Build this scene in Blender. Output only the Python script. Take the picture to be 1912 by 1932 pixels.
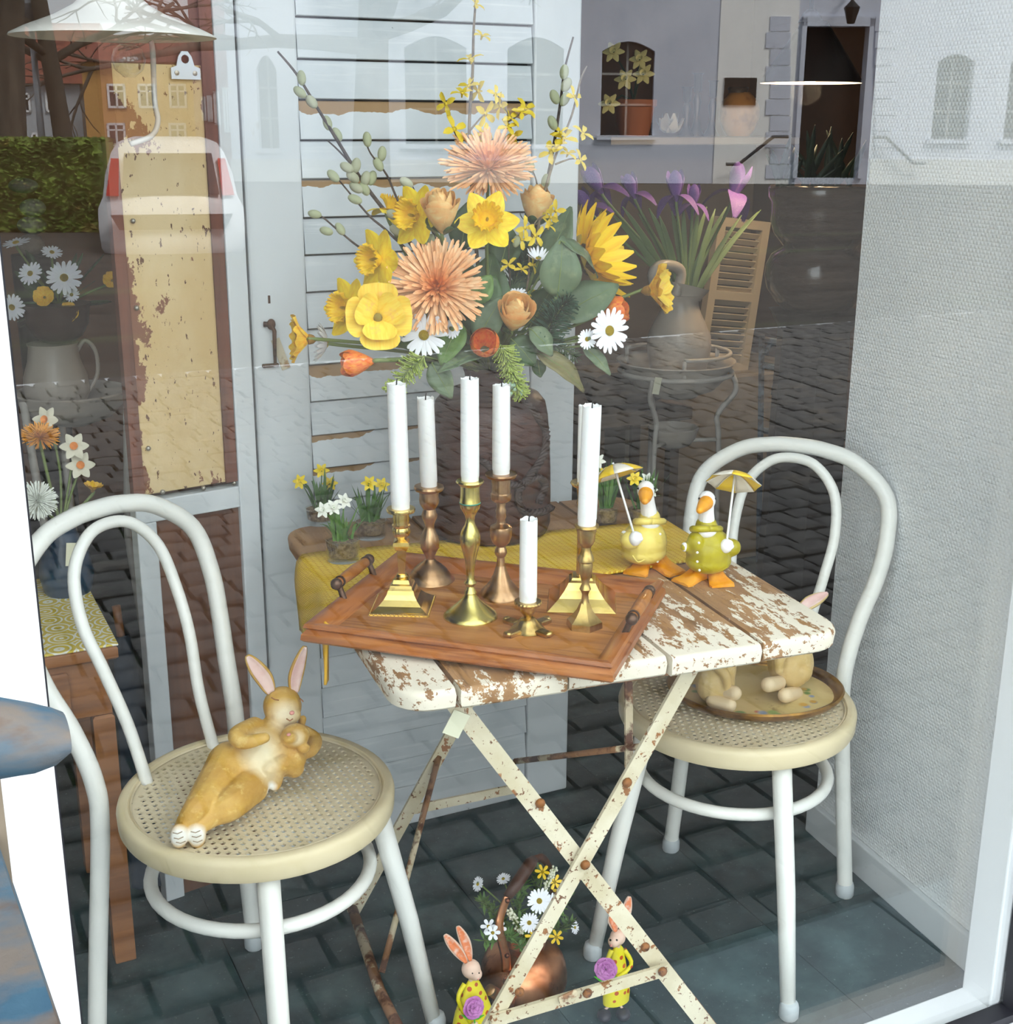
import bpy, bmesh, math, random
from mathutils import Vector, Matrix, Quaternion
random.seed(7)
scene = bpy.context.scene
col = scene.collection
for o in list(bpy.data.objects):
    bpy.data.objects.remove(o)

# ------------------------------------------------------------------ camera
F, PITCH, YAW, ROLL, CAMZ = 2453.8, 0.290302, 0.455990, 0.00478, 1.41664
IW, IH = 1912.0, 1932.0
cam_data = bpy.data.cameras.new('camera')
cam = bpy.data.objects.new('camera', cam_data)
col.objects.link(cam)
cam_data.sensor_fit = 'HORIZONTAL'
cam_data.sensor_width = 36.0
cam_data.lens = F / IW * 36.0
cam_data.clip_end = 200
_c, _s = math.cos(YAW), math.sin(YAW)
FWD = Vector((_s * math.cos(PITCH), _c * math.cos(PITCH), -math.sin(PITCH)))
_rt = Vector((_c, -_s, 0.0))
_up = _rt.cross(FWD)
RGT = _rt * math.cos(ROLL) + _up * math.sin(ROLL)
UPV = -_rt * math.sin(ROLL) + _up * math.cos(ROLL)
CAM = Vector((0, 0, CAMZ))
cam.matrix_world = Matrix(((RGT.x, UPV.x, -FWD.x, 0), (RGT.y, UPV.y, -FWD.y, 0), (RGT.z, UPV.z, -FWD.z, CAMZ), (0, 0, 0, 1)))
scene.camera = cam

# ------------------------------------------------------------------ world, sun, exposure
world = bpy.data.worlds.new('overcast_sky')
scene.world = world
world.use_nodes = True
_bg = world.node_tree.nodes['Background']
_bg.inputs[0].default_value = (0.90, 0.95, 1.0, 1)
_bg.inputs[1].default_value = 1.0
sun_data = bpy.data.lights.new('hazy_sun', 'SUN')
sun_data.energy = 2.9
sun_data.angle = math.radians(20)
sun_data.color = (1.0, 0.97, 0.93)
sun = bpy.data.objects.new('hazy_sun', sun_data)
col.objects.link(sun)
sun.rotation_euler = Vector((-0.25, -0.75, -0.9)).to_track_quat('-Z', 'Y').to_euler()
scene.view_settings.view_transform = 'Standard'
scene.view_settings.look = 'None'
scene.view_settings.gamma = 1.0
scene.view_settings.use_curve_mapping = False
scene.view_settings.exposure = 2.0
scene.cycles.use_denoising = True
scene.cycles.max_bounces = 6
scene.cycles.diffuse_bounces = 3
scene.cycles.glossy_bounces = 4
scene.cycles.transparent_max_bounces = 12
scene.cycles.adaptive_threshold = 0.05
scene.cycles.sample_clamp_indirect = 6.0

# ------------------------------------------------------------------ helpers
def px(u, v, z=None, y=None, x=None):
    """the point of the place that a photo pixel sees, at a known height z, depth y or side x"""
    d = FWD * F + RGT * (u - IW / 2) - UPV * (v - IH / 2)
    if z is not None:
        t = (z - CAMZ) / d.z
    elif y is not None:
        t = y / d.y
    else:
        t = x / d.x
    return CAM + d * t

def pscale(p):
    """metres per photo pixel at a point"""
    return (Vector(p) - CAM).dot(FWD) / F

def lin(c):
    out = []
    for v in c:
        v = v / 255.0
        out.append(v / 12.92 if v <= 0.04045 else ((v + 0.055) / 1.055) ** 2.4)
    return (out[0], out[1], out[2], 1.0)

def mat(name, c, rough=0.5, metal=0.0, layers=(), bump=None, blobs=(), spec=0.5, trans=0.0, sss=0.0, coat=0.0, rand=False, ior=1.45, emit=None):
    """layers: (colour, noise scale, low, high, stretch) patches of another colour; blobs: (centre, radius, soft, colour)"""
    m = bpy.data.materials.new(name)
    m.use_nodes = True
    nt = m.node_tree
    N, L = nt.nodes, nt.links
    b = N['Principled BSDF']
    b.inputs['Base Color'].default_value = lin(c)
    b.inputs['Roughness'].default_value = rough
    b.inputs['Metallic'].default_value = metal
    b.inputs['Specular IOR Level'].default_value = spec
    b.inputs['IOR'].default_value = ior
    b.inputs['Transmission Weight'].default_value = trans
    b.inputs['Coat Weight'].default_value = coat
    if sss:
        b.inputs['Subsurface Weight'].default_value = sss
        b.inputs['Subsurface Radius'].default_value = (0.01, 0.008, 0.006)
        b.inputs['Subsurface Scale'].default_value = 0.5
    if emit:
        b.inputs['Emission Color'].default_value = lin(emit[0])
        b.inputs['Emission Strength'].default_value = emit[1]
    if not (layers or bump or blobs):
        return m
    tc = N.new('ShaderNodeTexCoord')
    vec = tc.outputs['Object']
    if rand:
        oi = N.new('ShaderNodeObjectInfo')
        mul = N.new('ShaderNodeVectorMath'); mul.operation = 'SCALE'
        mul.inputs[0].default_value = (7.1, 3.7, 5.3)
        L.new(oi.outputs['Random'], mul.inputs['Scale'])
        add = N.new('ShaderNodeVectorMath'); add.operation = 'ADD'
        L.new(vec, add.inputs[0]); L.new(mul.outputs[0], add.inputs[1])
        vec = add.outputs[0]
    cur = None
    def noise(scale, stretch, detail=5, seed=0.0):
        mp = N.new('ShaderNodeMapping')
        mp.inputs['Scale'].default_value = stretch
        mp.inputs['Location'].default_value = (seed, seed * 0.7, -seed * 0.4)
        L.new(vec, mp.inputs['Vector'])
        n = N.new('ShaderNodeTexNoise')
        n.inputs['Scale'].default_value = scale
        n.inputs['Detail'].default_value = detail
        n.inputs['Roughness'].default_value = 0.6
        L.new(mp.outputs[0], n.inputs['Vector'])
        return n.outputs['Fac']
    def mix(fac, c2):
        nonlocal cur
        mx = N.new('ShaderNodeMix'); mx.data_type = 'RGBA'
        L.new(fac, mx.inputs['Factor'])
        if cur is None:
            mx.inputs['A'].default_value = lin(c)
        else:
            L.new(cur, mx.inputs['A'])
        mx.inputs['B'].default_value = lin(c2)
        cur = mx.outputs['Result']
    for i, (c2, sc, lo, hi, st) in enumerate(layers):
        f = noise(sc, st, seed=1.7 * i + 0.3)
        mr = N.new('ShaderNodeMapRange')
        mr.inputs['From Min'].default_value = lo
        mr.inputs['From Max'].default_value = hi
        L.new(f, mr.inputs['Value'])
        mix(mr.outputs[0], c2)
    for (ctr, rad, soft, c2) in blobs:
        mp = N.new('ShaderNodeMapping')
        rr = rad if isinstance(rad, (tuple, list)) else (rad, rad, rad)
        mp.inputs['Scale'].default_value = tuple(1.0 / q for q in rr)
        mp.inputs['Location'].default_value = tuple(-ctr[k] / rr[k] for k in range(3))
        L.new(tc.outputs['Object'], mp.inputs['Vector'])
        ln = N.new('ShaderNodeVectorMath'); ln.operation = 'LENGTH'
        L.new(mp.outputs[0], ln.inputs[0])
        mr = N.new('ShaderNodeMapRange')
        mr.inputs['From Min'].default_value = 1.0
        mr.inputs['From Max'].default_value = 1.0 - soft
        L.new(ln.outputs['Value'], mr.inputs['Value'])
        mix(mr.outputs[0], c2)
    if cur is not None:
        L.new(cur, b.inputs['Base Color'])
    if bump:
        sc, st, dist = bump[0], bump[1], bump[2]
        f = noise(sc, bump[3] if len(bump) > 3 else (1, 1, 1), 6, 9.1)
        bp = N.new('ShaderNodeBump')
        bp.inputs['Strength'].default_value = st
        bp.inputs['Distance'].default_value = dist
        L.new(f, bp.inputs['Height'])
        L.new(bp.outputs[0], b.inputs['Normal'])
    return m

def frame_of(d, up=Vector((0, 0, 1))):
    """rotation whose Z axis is d"""
    d = Vector(d).normalized()
    up = Vector(up)
    if abs(d.dot(up.normalized())) > 0.98:
        up = Vector((0, 1, 0)) if abs(d.y) < 0.9 else Vector((1, 0, 0))
    x = up.cross(d).normalized()
    y = d.cross(x)
    return Matrix((x, y, d)).transposed()

def catmull(pts, n=6):
    pts = [Vector(p) for p in pts]
    out = []
    for i in range(len(pts) - 1):
        p0 = pts[max(i - 1, 0)]; p1 = pts[i]; p2 = pts[i + 1]; p3 = pts[min(i + 2, len(pts) - 1)]
        for k in range(n):
            t = k / n
            out.append(0.5 * ((2 * p1) + (p2 - p0) * t + (2 * p0 - 5 * p1 + 4 * p2 - p3) * t * t + (3 * p1 - p0 - 3 * p2 + p3) * t ** 3))
    out.append(pts[-1])
    return out

class MB:
    def __init__(self):
        self.v = []; self.f = []
    def add(self, vs, fs):
        n = len(self.v)
        self.v.extend(Vector(p) for p in vs)
        self.f.extend([tuple(i + n for i in f) for f in fs])
        return self
    def box(self, c, s, rot=None):
        hx, hy, hz = s[0] / 2, s[1] / 2, s[2] / 2
        vs = [Vector((x, y, z)) for z in (-hz, hz) for y in (-hy, hy) for x in (-hx, hx)]
        if rot is not None:
            vs = [rot @ p for p in vs]
        c = Vector(c)
        return self.add([p + c for p in vs], [(0, 2, 3, 1), (4, 5, 7, 6), (0, 1, 5, 4), (2, 6, 7, 3), (0, 4, 6, 2), (1, 3, 7, 5)])
    def bbox(self, c, s, bev, rot=None):
        """box with chamfered edges (top and sides)"""
        hx, hy, hz = s[0] / 2, s[1] / 2, s[2] / 2
        lev = [(-hz, bev), (-hz + bev, 0), (hz - bev, 0), (hz, bev)]
        vs = []; fs = []
        for z, i in lev:
            for (x, y) in ((-1, -1), (1, -1), (1, 1), (-1, 1)):
                vs.append(Vector((x * (hx - i), y * (hy - i), z)))
        for k in range(3):
            for j in range(4):
                a = k * 4 + j; b2 = k * 4 + (j + 1) % 4
                fs.append((a, b2, b2 + 4, a + 4))
        fs.append((3, 2, 1, 0)); fs.append((12, 13, 14, 15))
        if rot is not None:
            vs = [rot @ p for p in vs]
        c = Vector(c)
        return self.add([p + c for p in vs], fs)
    def tube(self, pts, r, seg=8, cap=True, closed=False, flat=None, up=None):
        pts = [Vector(p) for p in pts]
        n = len(pts)
        rs = list(r) if isinstance(r, (list, tuple)) else [r] * n
        if len(rs) != n:
            q = []
            for i in range(n):
                t = i / (n - 1) * (len(rs) - 1); k = min(int(t), len(rs) - 2)
                q.append(rs[k] + (rs[k + 1] - rs[k]) * (t - k))
            rs = q
        vs = []; fs = []
        ref = None
        for i in range(n):
            if closed:
                t = pts[(i + 1) % n] - pts[i - 1]
            else:
                t = pts[min(i + 1, n - 1)] - pts[max(i - 1, 0)]
            t.normalize()
            if ref is None:
                a = Vector(up) if up is not None else (Vector((0, 0, 1)) if abs(t.z) < 0.9 else Vector((1, 0, 0)))
                ref = (a - t * a.dot(t)).normalized()
            else:
                ref = (ref - t * ref.dot(t))
                ref.normalize()
            bi = t.cross(ref)
            for k in range(seg):
                an = 2 * math.pi * k / seg
                fx = flat if flat else 1.0
                vs.append(pts[i] + (ref * math.cos(an) + bi * math.sin(an) * fx) * rs[i])
        m = n if closed else n - 1
        for i in range(m):
            for k in range(seg):
                a = i * seg + k; b2 = i * seg + (k + 1) % seg
                c2 = ((i + 1) % n) * seg + (k + 1) % seg; d = ((i + 1) % n) * seg + k
                fs.append((a, b2, c2, d))
        if cap and not closed:
            fs.append(tuple(reversed(range(seg))))
            fs.append(tuple(range((n - 1) * seg, n * seg)))
        return self.add(vs, fs)
    def lathe(self, prof, seg=24, c=(0, 0, 0), rot=None, ang0=0.0, sx=1.0, sy=1.0, capb=True, capt=True, flute=None):
        vs = []; fs = []
        c = Vector(c)
        n = len(prof)
        for i, (r, z) in enumerate(prof):
            for k in range(seg):
                an = ang0 + 2 * math.pi * k / seg
                rr = r
                if flute:
                    rr = r * (1 + flute[1] * math.cos(flute[0] * an))
                p = Vector((rr * math.cos(an) * sx, rr * math.sin(an) * sy, z))
                if rot is not None:
                    p = rot @ p
                vs.append(p + c)
        for i in range(n - 1):
            for k in range(seg):
                a = i * seg + k; b2 = i * seg + (k + 1) % seg
                fs.append((a, b2, b2 + seg, a + seg))
        if capb:
            fs.append(tuple(reversed(range(seg))))
        if capt:
            fs.append(tuple(range((n - 1) * seg, n * seg)))
        return self.add(vs, fs)
    def ell(self, c, r, rot=None, seg=12, rings=8):
        if not isinstance(r, (tuple, list)):
            r = (r, r, r)
        c = Vector(c)
        vs = []; fs = []
        def tp(p):
            if rot is not None:
                p = rot @ p
            return p + c
        vs.append(tp(Vector((0, 0, -r[2]))))
        for i in range(1, rings):
            ph = -math.pi / 2 + math.pi * i / rings
            for k in range(seg):
                an = 2 * math.pi * k / seg
                vs.append(tp(Vector((r[0] * math.cos(ph) * math.cos(an), r[1] * math.cos(ph) * math.sin(an), r[2] * math.sin(ph)))))
        vs.append(tp(Vector((0, 0, r[2]))))
        for k in range(seg):
            fs.append((0, 1 + (k + 1) % seg, 1 + k))
        for i in range(rings - 2):
            for k in range(seg):
                a = 1 + i * seg + k; b2 = 1 + i * seg + (k + 1) % seg
                fs.append((a, b2, b2 + seg, a + seg))
        top = len(vs) - 1; o = 1 + (rings - 2) * seg
        for k in range(seg):
            fs.append((top, o + k, o + (k + 1) % seg))
        return self.add(vs, fs)
    def grid(self, rows):
        n = len(rows); m = len(rows[0])
        vs = [p for r in rows for p in r]
        fs = [(i * m + j, i * m + j + 1, (i + 1) * m + j + 1, (i + 1) * m + j) for i in range(n - 1) for j in range(m - 1)]
        return self.add(vs, fs)
    def prism(self, poly, z0, z1, rot=None, c=(0, 0, 0)):
        n = len(poly); c = Vector(c)
        vs = [Vector((p[0], p[1], z)) for z in (z0, z1) for p in poly]
        if rot is not None:
            vs = [rot @ p for p in vs]
        fs = [tuple(reversed(range(n))), tuple(range(n, 2 * n))] + [(i, (i + 1) % n, n + (i + 1) % n, n + i) for i in range(n)]
        return self.add([p + c for p in vs], fs)
    def mesh(self, name, off=(0, 0, 0), smooth=None):
        me = bpy.data.meshes.new(name)
        off = Vector(off)
        me.from_pydata([tuple(p - off) for p in self.v], [], self.f)
        me.update()
        if smooth is not None:
            me.polygons.foreach_set('use_smooth', [True] * len(me.polygons))
            if smooth < 180:
                me.set_sharp_from_angle(angle=math.radians(smooth))
        return me
    def build(self, name, m, parent=None, smooth=None, origin=None, bevel=None, solid=None, sub=None):
        off = Vector((0, 0, 0))
        if parent is not None:
            q = parent
            while q is not None:
                off += q.location
                q = q.parent
        if origin is not None:
            off = Vector(origin)
        me = self.mesh(name, off, smooth)
        me.materials.append(m)
        o = bpy.data.objects.new(name, me)
        col.objects.link(o)
        if parent is not None:
            o.parent = parent
        elif origin is not None:
            o.location = off
        if solid:
            md = o.modifiers.new('solid', 'SOLIDIFY'); md.thickness = solid; md.offset = 0
        if sub:
            md = o.modifiers.new('sub', 'SUBSURF'); md.levels = sub; md.render_levels = sub
        if bevel:
            md = o.modifiers.new('bevel', 'BEVEL'); md.width = bevel; md.segments = 2; md.limit_method = 'ANGLE'
            md.angle_limit = math.radians(40)
        return o

def tag(o, label=None, cat=None, group=None, kind=None):
    if label: o['label'] = label
    if cat: o['category'] = cat
    if group: o['group'] = group
    if kind: o['kind'] = kind
    return o

def thing(name, label, cat, loc=(0, 0, 0), group=None, kind=None):
    o = bpy.data.objects.new(name, None)
    col.objects.link(o)
    o.empty_display_size = 0.05
    o.location = Vector(loc)
    return tag(o, label, cat, group, kind)

def inst(me, name, parent, mw=None, material=None):
    """a further object on shared mesh data; mw is its placement in the place"""
    o = bpy.data.objects.new(name, me)
    col.objects.link(o)
    if material and not me.materials:
        me.materials.append(material)
    off = Vector((0, 0, 0))
    if parent is not None:
        q = parent
        while q is not None:
            off += q.location
            q = q.parent
        o.parent = parent
    if mw is not None:
        o.matrix_local = Matrix.Translation(-off) @ mw
    return o

def copy_tree(o, parent=None):
    c = o.copy(); col.objects.link(c); c.parent = parent
    for ch in o.children:
        copy_tree(ch, c)
    return c

def blobby(name, parts, m, parent, voxel=0.003, smooth=6, origin=None):
    """one continuous figure: ellipsoids and tapered limbs fused into a single skin"""
    mb = MB()
    for p in parts:
        if p[0] == 'e':
            mb.ell(p[1], p[2], p[3] if len(p) > 3 else None, 16, 12)
        else:
            mb.tube(catmull(p[1], 5), p[2], 12)
            pts = [Vector(q) for q in p[1]]
            mb.ell(pts[0], p[2][0] * 0.99, None, 12, 8); mb.ell(pts[-1], p[2][-1] * 0.99, None, 12, 8)
    o = mb.build(name, m, parent, smooth=180, origin=origin)
    md = o.modifiers.new('fuse', 'REMESH'); md.mode = 'VOXEL'; md.voxel_size = voxel; md.use_smooth_shade = True
    if smooth:
        md = o.modifiers.new('smooth', 'SMOOTH'); md.factor = 0.5; md.iterations = smooth
    return o

def rotz(a):
    return Matrix.Rotation(a, 3, 'Z')
# ------------------------------------------------------------------ the room of the shop window
G = 1.27                      # plane of the window glass
W_FRAME = mat('white_frame', (236, 238, 240), 0.35)
W_TRIM = mat('white_trim', (206, 209, 210), 0.45, layers=[((170, 172, 170), 30, .62, .75, (1, 1, 1))])
GASKET = mat('black_rubber', (30, 30, 36), 0.5)
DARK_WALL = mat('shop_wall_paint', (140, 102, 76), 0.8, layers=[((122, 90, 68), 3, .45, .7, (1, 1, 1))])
CEIL = mat('ceiling_paint', (190, 186, 178), 0.85)

REFL = 0.048                  # mirror share of each face of the double pane
def glass_mat(name='window_glass', refl=None):
    m = bpy.data.materials.new(name)
    refl = REFL if refl is None else refl
    m.use_nodes = True
    N, L = m.node_tree.nodes, m.node_tree.links
    N.remove(N['Principled BSDF'])
    t = N.new('ShaderNodeBsdfTransparent'); t.inputs[0].default_value = (0.97, 0.985, 0.98, 1)
    g = N.new('ShaderNodeBsdfGlossy'); g.inputs['Roughness'].default_value = 0.0
    g.inputs['Color'].default_value = (1, 1, 1, 1)
    lw = N.new('ShaderNodeLayerWeight'); lw.inputs['Blend'].default_value = 0.5
    pw = N.new('ShaderNodeMath'); pw.operation = 'POWER'; pw.inputs[1].default_value = 5.0
    L.new(lw.outputs['Facing'], pw.inputs[0])
    mu = N.new('ShaderNodeMath'); mu.operation = 'MULTIPLY_ADD'; mu.inputs[1].default_value = 0.94; mu.inputs[2].default_value = refl; mu.use_clamp = True
    L.new(pw.outputs[0], mu.inputs[0])
    mx = N.new('ShaderNodeMixShader')
    L.new(mu.outputs[0], mx.inputs[0]); L.new(t.outputs[0], mx.inputs[1]); L.new(g.outputs[0], mx.inputs[2])
    L.new(mx.outputs[0], N['Material Output'].inputs['Surface'])
    return m
GLASS = glass_mat()

def wallpaper_mat():
    m = mat('woven_wallpaper', (228, 229, 228), 0.62, layers=[((218, 221, 223), 2.2, .4, .65, (1, 1, 1))])
    N, L = m.node_tree.nodes, m.node_tree.links
    tc = N.new('ShaderNodeTexCoord')
    sep = N.new('ShaderNodeSeparateXYZ')
    L.new(tc.outputs['Object'], sep.inputs[0])
    def mth(op, a, b=None):
        n = N.new('ShaderNodeMath'); n.operation = op
        for i, q in enumerate((a, b)):
            if q is None: continue
            if isinstance(q, (int, float)): n.inputs[i].default_value = q
            else: L.new(q, n.inputs[i])
        return n.outputs[0]
    # little raised lozenges in staggered rows, about 5 x 7 mm
    row = mth('FLOOR', mth('MULTIPLY', sep.outputs['Z'], 150.0))
    sh = mth('MULTIPLY', mth('MODULO', row, 2.0), 0.5)
    a = mth('ADD', mth('MULTIPLY', sep.outputs['Y'], 115.0), sh)
    s1 = mth('ABSOLUTE', mth('SINE', mth('MULTIPLY', a, math.pi)))
    s2 = mth('ABSOLUTE', mth('SINE', mth('MULTIPLY', mth('MULTIPLY', sep.outputs['Z'], 150.0), math.pi)))
    h = mth('MULTIPLY', s1, s2)
    bp = N.new('ShaderNodeBump'); bp.inputs['Strength'].default_value = 0.55; bp.inputs['Distance'].default_value = 0.0016
    L.new(h, bp.inputs['Height'])
    L.new(bp.outputs[0], N['Principled BSDF'].inputs['Normal'])
    return m
WALLPAPER = wallpaper_mat()

TEAL = mat('teal_slate_vinyl', (44, 60, 64), 0.55, rand=True,
           layers=[((74, 96, 98), 5, .45, .68, (1, 1, 1)), ((34, 44, 50), 9, .55, .75, (1, 1, 1)), ((108, 124, 126), 160, .64, .72, (1, 1, 1))],
           bump=(60, .25, .002))
SUBFLOOR = mat('subfloor', (30, 34, 36), 0.8)

fl = MB().box((1.2, 3.2, -0.06), (5.2, 4.0, 0.1)).build('floor', SUBFLOOR)
tag(fl, 'teal slate-look vinyl floor of the shop window', kind='structure')
# vinyl tiles of the display floor, one piece each
ti = 0
for i in range(-3, 6):
    for j in range(0, 7):
        x0 = -0.02 + i * 0.457; y0 = 1.205 + 0.2 * 0 + j * 0.457
        y1 = y0 + 0.4555; x1 = x0 + 0.4555
        y0 = max(y0, 1.215); y1 = min(y1, 4.4)
        a = [(x0, y0), (x1, y0), (x1, y1), (x0, y1)]
        MB().prism(a, -0.008, 0.0).build('floor_tile', TEAL, fl)
        ti += 1

# right wall: short splayed return wall beside the window, ends where the shop opens
wa, wb = Vector((1.588, 1.34, 0)), Vector((1.644, 1.885, 0))
wd = (wb - wa).normalized(); wn = Vector((wd.y, -wd.x, 0))
mb = MB()
poly = [wa, wb, wb + wn * 0.11, wa + wn * 0.11]
mb.prism([(p.x, p.y) for p in poly], 0.0, 2.75)
w = mb.build('wall_right', WALLPAPER)
tag(w, 'pale grey woven-texture wallpapered return wall beside the window', kind='structure')
bb0 = wa - wn * 0.014; bb1 = wb - wn * 0.014 + wd * 0.012
mb = MB()
mb.prism([(bb0.x, bb0.y), (bb1.x, bb1.y), ((wb + wd * .012).x, (wb + wd * .012).y), (wa.x, wa.y)], 0.0, 0.07)
tag(mb.build('baseboard_right', W_TRIM, bevel=0.003), 'white painted baseboard under the wallpapered wall', kind='structure')

# shop interior shell
def shell(name, c, s, m, label):
    tag(MB().box(c, s).build(name, m), label, kind='structure')
shell('wall_back', (1.2, 5.05, 1.35), (5.4, 0.1, 2.9), DARK_WALL, 'dim peach painted back wall of the shop')
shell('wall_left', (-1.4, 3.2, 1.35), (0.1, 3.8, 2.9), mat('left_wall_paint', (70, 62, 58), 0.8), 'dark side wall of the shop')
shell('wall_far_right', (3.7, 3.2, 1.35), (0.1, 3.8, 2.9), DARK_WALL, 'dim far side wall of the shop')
shell('ceiling', (1.2, 3.15, 2.8), (5.4, 3.9, 0.1), CEIL, 'plain ceiling over the shop window')
# street front of the shop around the window
RENDER_W = mat('shop_front_render', (214, 210, 202), 0.8)
mb = MB()
mb.box((1.2, 1.2, 4.3), (9.0, 0.25, 3.1))
mb.box((3.65, 1.2, 1.3), (4.1, 0.25, 2.9))
mb.box((-2.05, 1.2, 1.3), (2.9, 0.25, 2.9))
mb.box((1.2, 1.19, -0.12), (9.0, 0.2, 0.2))
tag(mb.build('wall_front', RENDER_W), 'rendered street front of the shop around the window', kind='structure')
tag(MB().box((1.2, 4.2, 5.9), (9.2, 6.3, 0.15)).build('roof', RENDER_W), 'roof slab of the shop building', kind='structure')

# the window: pane, frame, gaskets
win = thing('window_1', 'large shop window pane in a white frame with black gaskets', None, (0.8, G, 0), kind='structure')
MB().box((0.815, G, 1.33), (1.43, 0.006, 2.62)).build('glass_pane', GLASS, win)
mb = MB()
mb.box((0.04, 1.205, 1.34), (0.125, 0.11, 2.68))
mb.build('frame_post', W_FRAME, win, bevel=0.004)
MB().box((0.1065, 1.262, 1.34), (0.012, 0.030, 2.62)).build('gasket', GASKET, win)
mb = MB()
mb.box((0.83, 1.312, 0.012), (1.46, 0.062, 0.024)); mb.box((1.534, 1.312, 1.34), (0.03, 0.062, 2.66))
mb.build('inner_bead', W_FRAME, win, bevel=0.003)
mb = MB()
mb.box((0.83, 1.262, 0.020), (1.45, 0.032, 0.022)); mb.box((1.545, 1.262, 1.33), (0.014, 0.032, 2.64))
mb.build('gasket', GASKET, win)
mb = MB()
mb.box((0.85, 1.205, -0.008), (1.6, 0.085, 0.05)); mb.box((1.60, 1.205, 1.34), (0.09, 0.11, 2.68)); mb.box((0.8, 1.21, 2.655), (1.6, 0.12, 0.05))
mb.build('outer_frame', W_FRAME, win, bevel=0.004)
MB().bbox(px(1858, 1925, z=0.02), (0.045, 0.02, 0.012), 0.003).build('drain_cap', W_FRAME, win)
win2 = thing('window_2_added', 'unseen window pane added left of the white post to let daylight in', None, (-0.31, G, 0), kind='structure')  # unseen pane, added and sized for the daylight on the left side
MB().box((-0.31, G, 1.33), (0.575, 0.006, 2.62)).build('glass_pane', GLASS, win2)
MB().box((-0.31, 1.205, -0.008), (0.575, 0.085, 0.05)).build('outer_frame', W_FRAME, win2, bevel=0.004)
# ------------------------------------------------------------------ old white slatted door standing behind the table
DY = 2.27
WP = dict(rough=0.55)
D_WHITE = mat('old_white_paint', (214, 219, 222), 0.55, rand=True,
              layers=[((196, 203, 207), 4, .42, .65, (1, 1, 1)), ((228, 231, 232), 40, .55, .75, (.15, 1, 3)), ((60, 50, 42), 22, .735, .75, (1, 1, 1))],
              bump=(40, .2, .002, (.2, 1, 2)))
D_STILE = mat('old_white_paint_stile', (216, 220, 222), 0.5,
              layers=[((200, 205, 207), 3, .45, .65, (1, 1, .4)), ((186, 180, 168), 7, .66, .75, (1, 1, .5)), ((70, 58, 48), 24, .745, .755, (1, 1, 1))],
              bump=(30, .15, .002, (1, 1, .2)))
def peel_mat(name, hi):
    """white paint broken off along the upper edge down to bare wood"""
    m = mat(name, (216, 221, 224), 0.55, layers=[((196, 203, 207), 4, .42, .65, (1, 1, 1))])
    N, L = m.node_tree.nodes, m.node_tree.links
    b = N['Principled BSDF']
    prev = b.inputs['Base Color'].links[0].from_socket
    tc = N.new('ShaderNodeTexCoord')
    sep = N.new('ShaderNodeSeparateXYZ'); L.new(tc.outputs['Object'], sep.inputs[0])
    n = N.new('ShaderNodeTexNoise'); n.inputs['Scale'].default_value = 14; n.inputs['Detail'].default_value = 4
    mp = N.new('ShaderNodeMapping'); mp.inputs['Scale'].default_value = (1, 1, .2); mp.inputs['Location'].default_value = (hi * 37, 0, 0)
    L.new(tc.outputs['Object'], mp.inputs[0]); L.new(mp.outputs[0], n.inputs['Vector'])
    ma = N.new('ShaderNodeMath'); ma.operation = 'MULTIPLY_ADD'; ma.inputs[1].default_value = 0.055; ma.inputs[2].default_value = hi
    L.new(n.outputs['Fac'], ma.inputs[0])
    g = N.new('ShaderNodeMath'); g.operation = 'GREATER_THAN'
    ad = N.new('ShaderNodeMath'); ad.operation = 'ADD'
    L.new(sep.outputs['Z'], ad.inputs[0]); L.new(ma.outputs[0], ad.inputs[1])
    L.new(ad.outputs[0], g.inputs[0]); g.inputs[1].default_value = 0.0
    mx = N.new('ShaderNodeMix'); mx.data_type = 'RGBA'
    L.new(g.outputs[0], mx.inputs['Factor']); L.new(prev, mx.inputs['A']); mx.inputs['B'].default_value = lin((162, 128, 86))
    L.new(mx.outputs['Result'], b.inputs['Base Color'])
    return m
PEEL = [peel_mat('peeled_paint_thin', -0.0165), peel_mat('peeled_paint_wide', -0.010), peel_mat('peeled_paint_fine', -0.022)]
dx0, dx1, dx2, dx3 = 0.608, 0.711, 1.167, 1.266
door = thing('slatted_door', 'old white slatted door with peeling paint standing behind the table', 'door', (0.94, DY, 0))
DT = 0.036
MB().box(((dx0 + dx1) / 2, DY + DT / 2, 1.02), (dx1 - dx0, DT, 2.04)).build('stile', D_STILE, door, bevel=0.004)
MB().box(((dx2 + dx3) / 2, DY + DT / 2, 1.02), (dx3 - dx2, DT, 2.04)).build('stile', D_STILE, door, bevel=0.004)
MB().box(((dx1 + dx2) / 2, DY + DT / 2 + .004, 0.045), (dx2 - dx1 - .003, DT - .008, 0.09)).build('bottom_rail', D_STILE, door, bevel=0.003)
MB().box(((dx1 + dx2) / 2, DY + DT / 2, 1.97), (dx2 - dx1 - .003, DT, 0.14)).build('top_rail', D_STILE, door, bevel=0.003)
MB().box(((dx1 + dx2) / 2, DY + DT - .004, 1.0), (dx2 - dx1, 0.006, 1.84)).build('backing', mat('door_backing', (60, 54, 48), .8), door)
_vs = [887, 823.5, 759, 689, 621, 551, 480.5, 410, 337, 263, 186, 109, 29]
zb = [px(585, v, y=DY).z for v in _vs]
while zb[-1] + .0655 < 1.9: zb.append(zb[-1] + .0655)
_n = round((zb[0] - .093) / .0655)
zb = [.093 + (zb[0] - .093) * i / _n for i in range(_n)] + zb
peel = {_n + 9: 1, _n + 7: 0, _n + 2: 1, _n - 1: 2, _n: 2}
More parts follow.
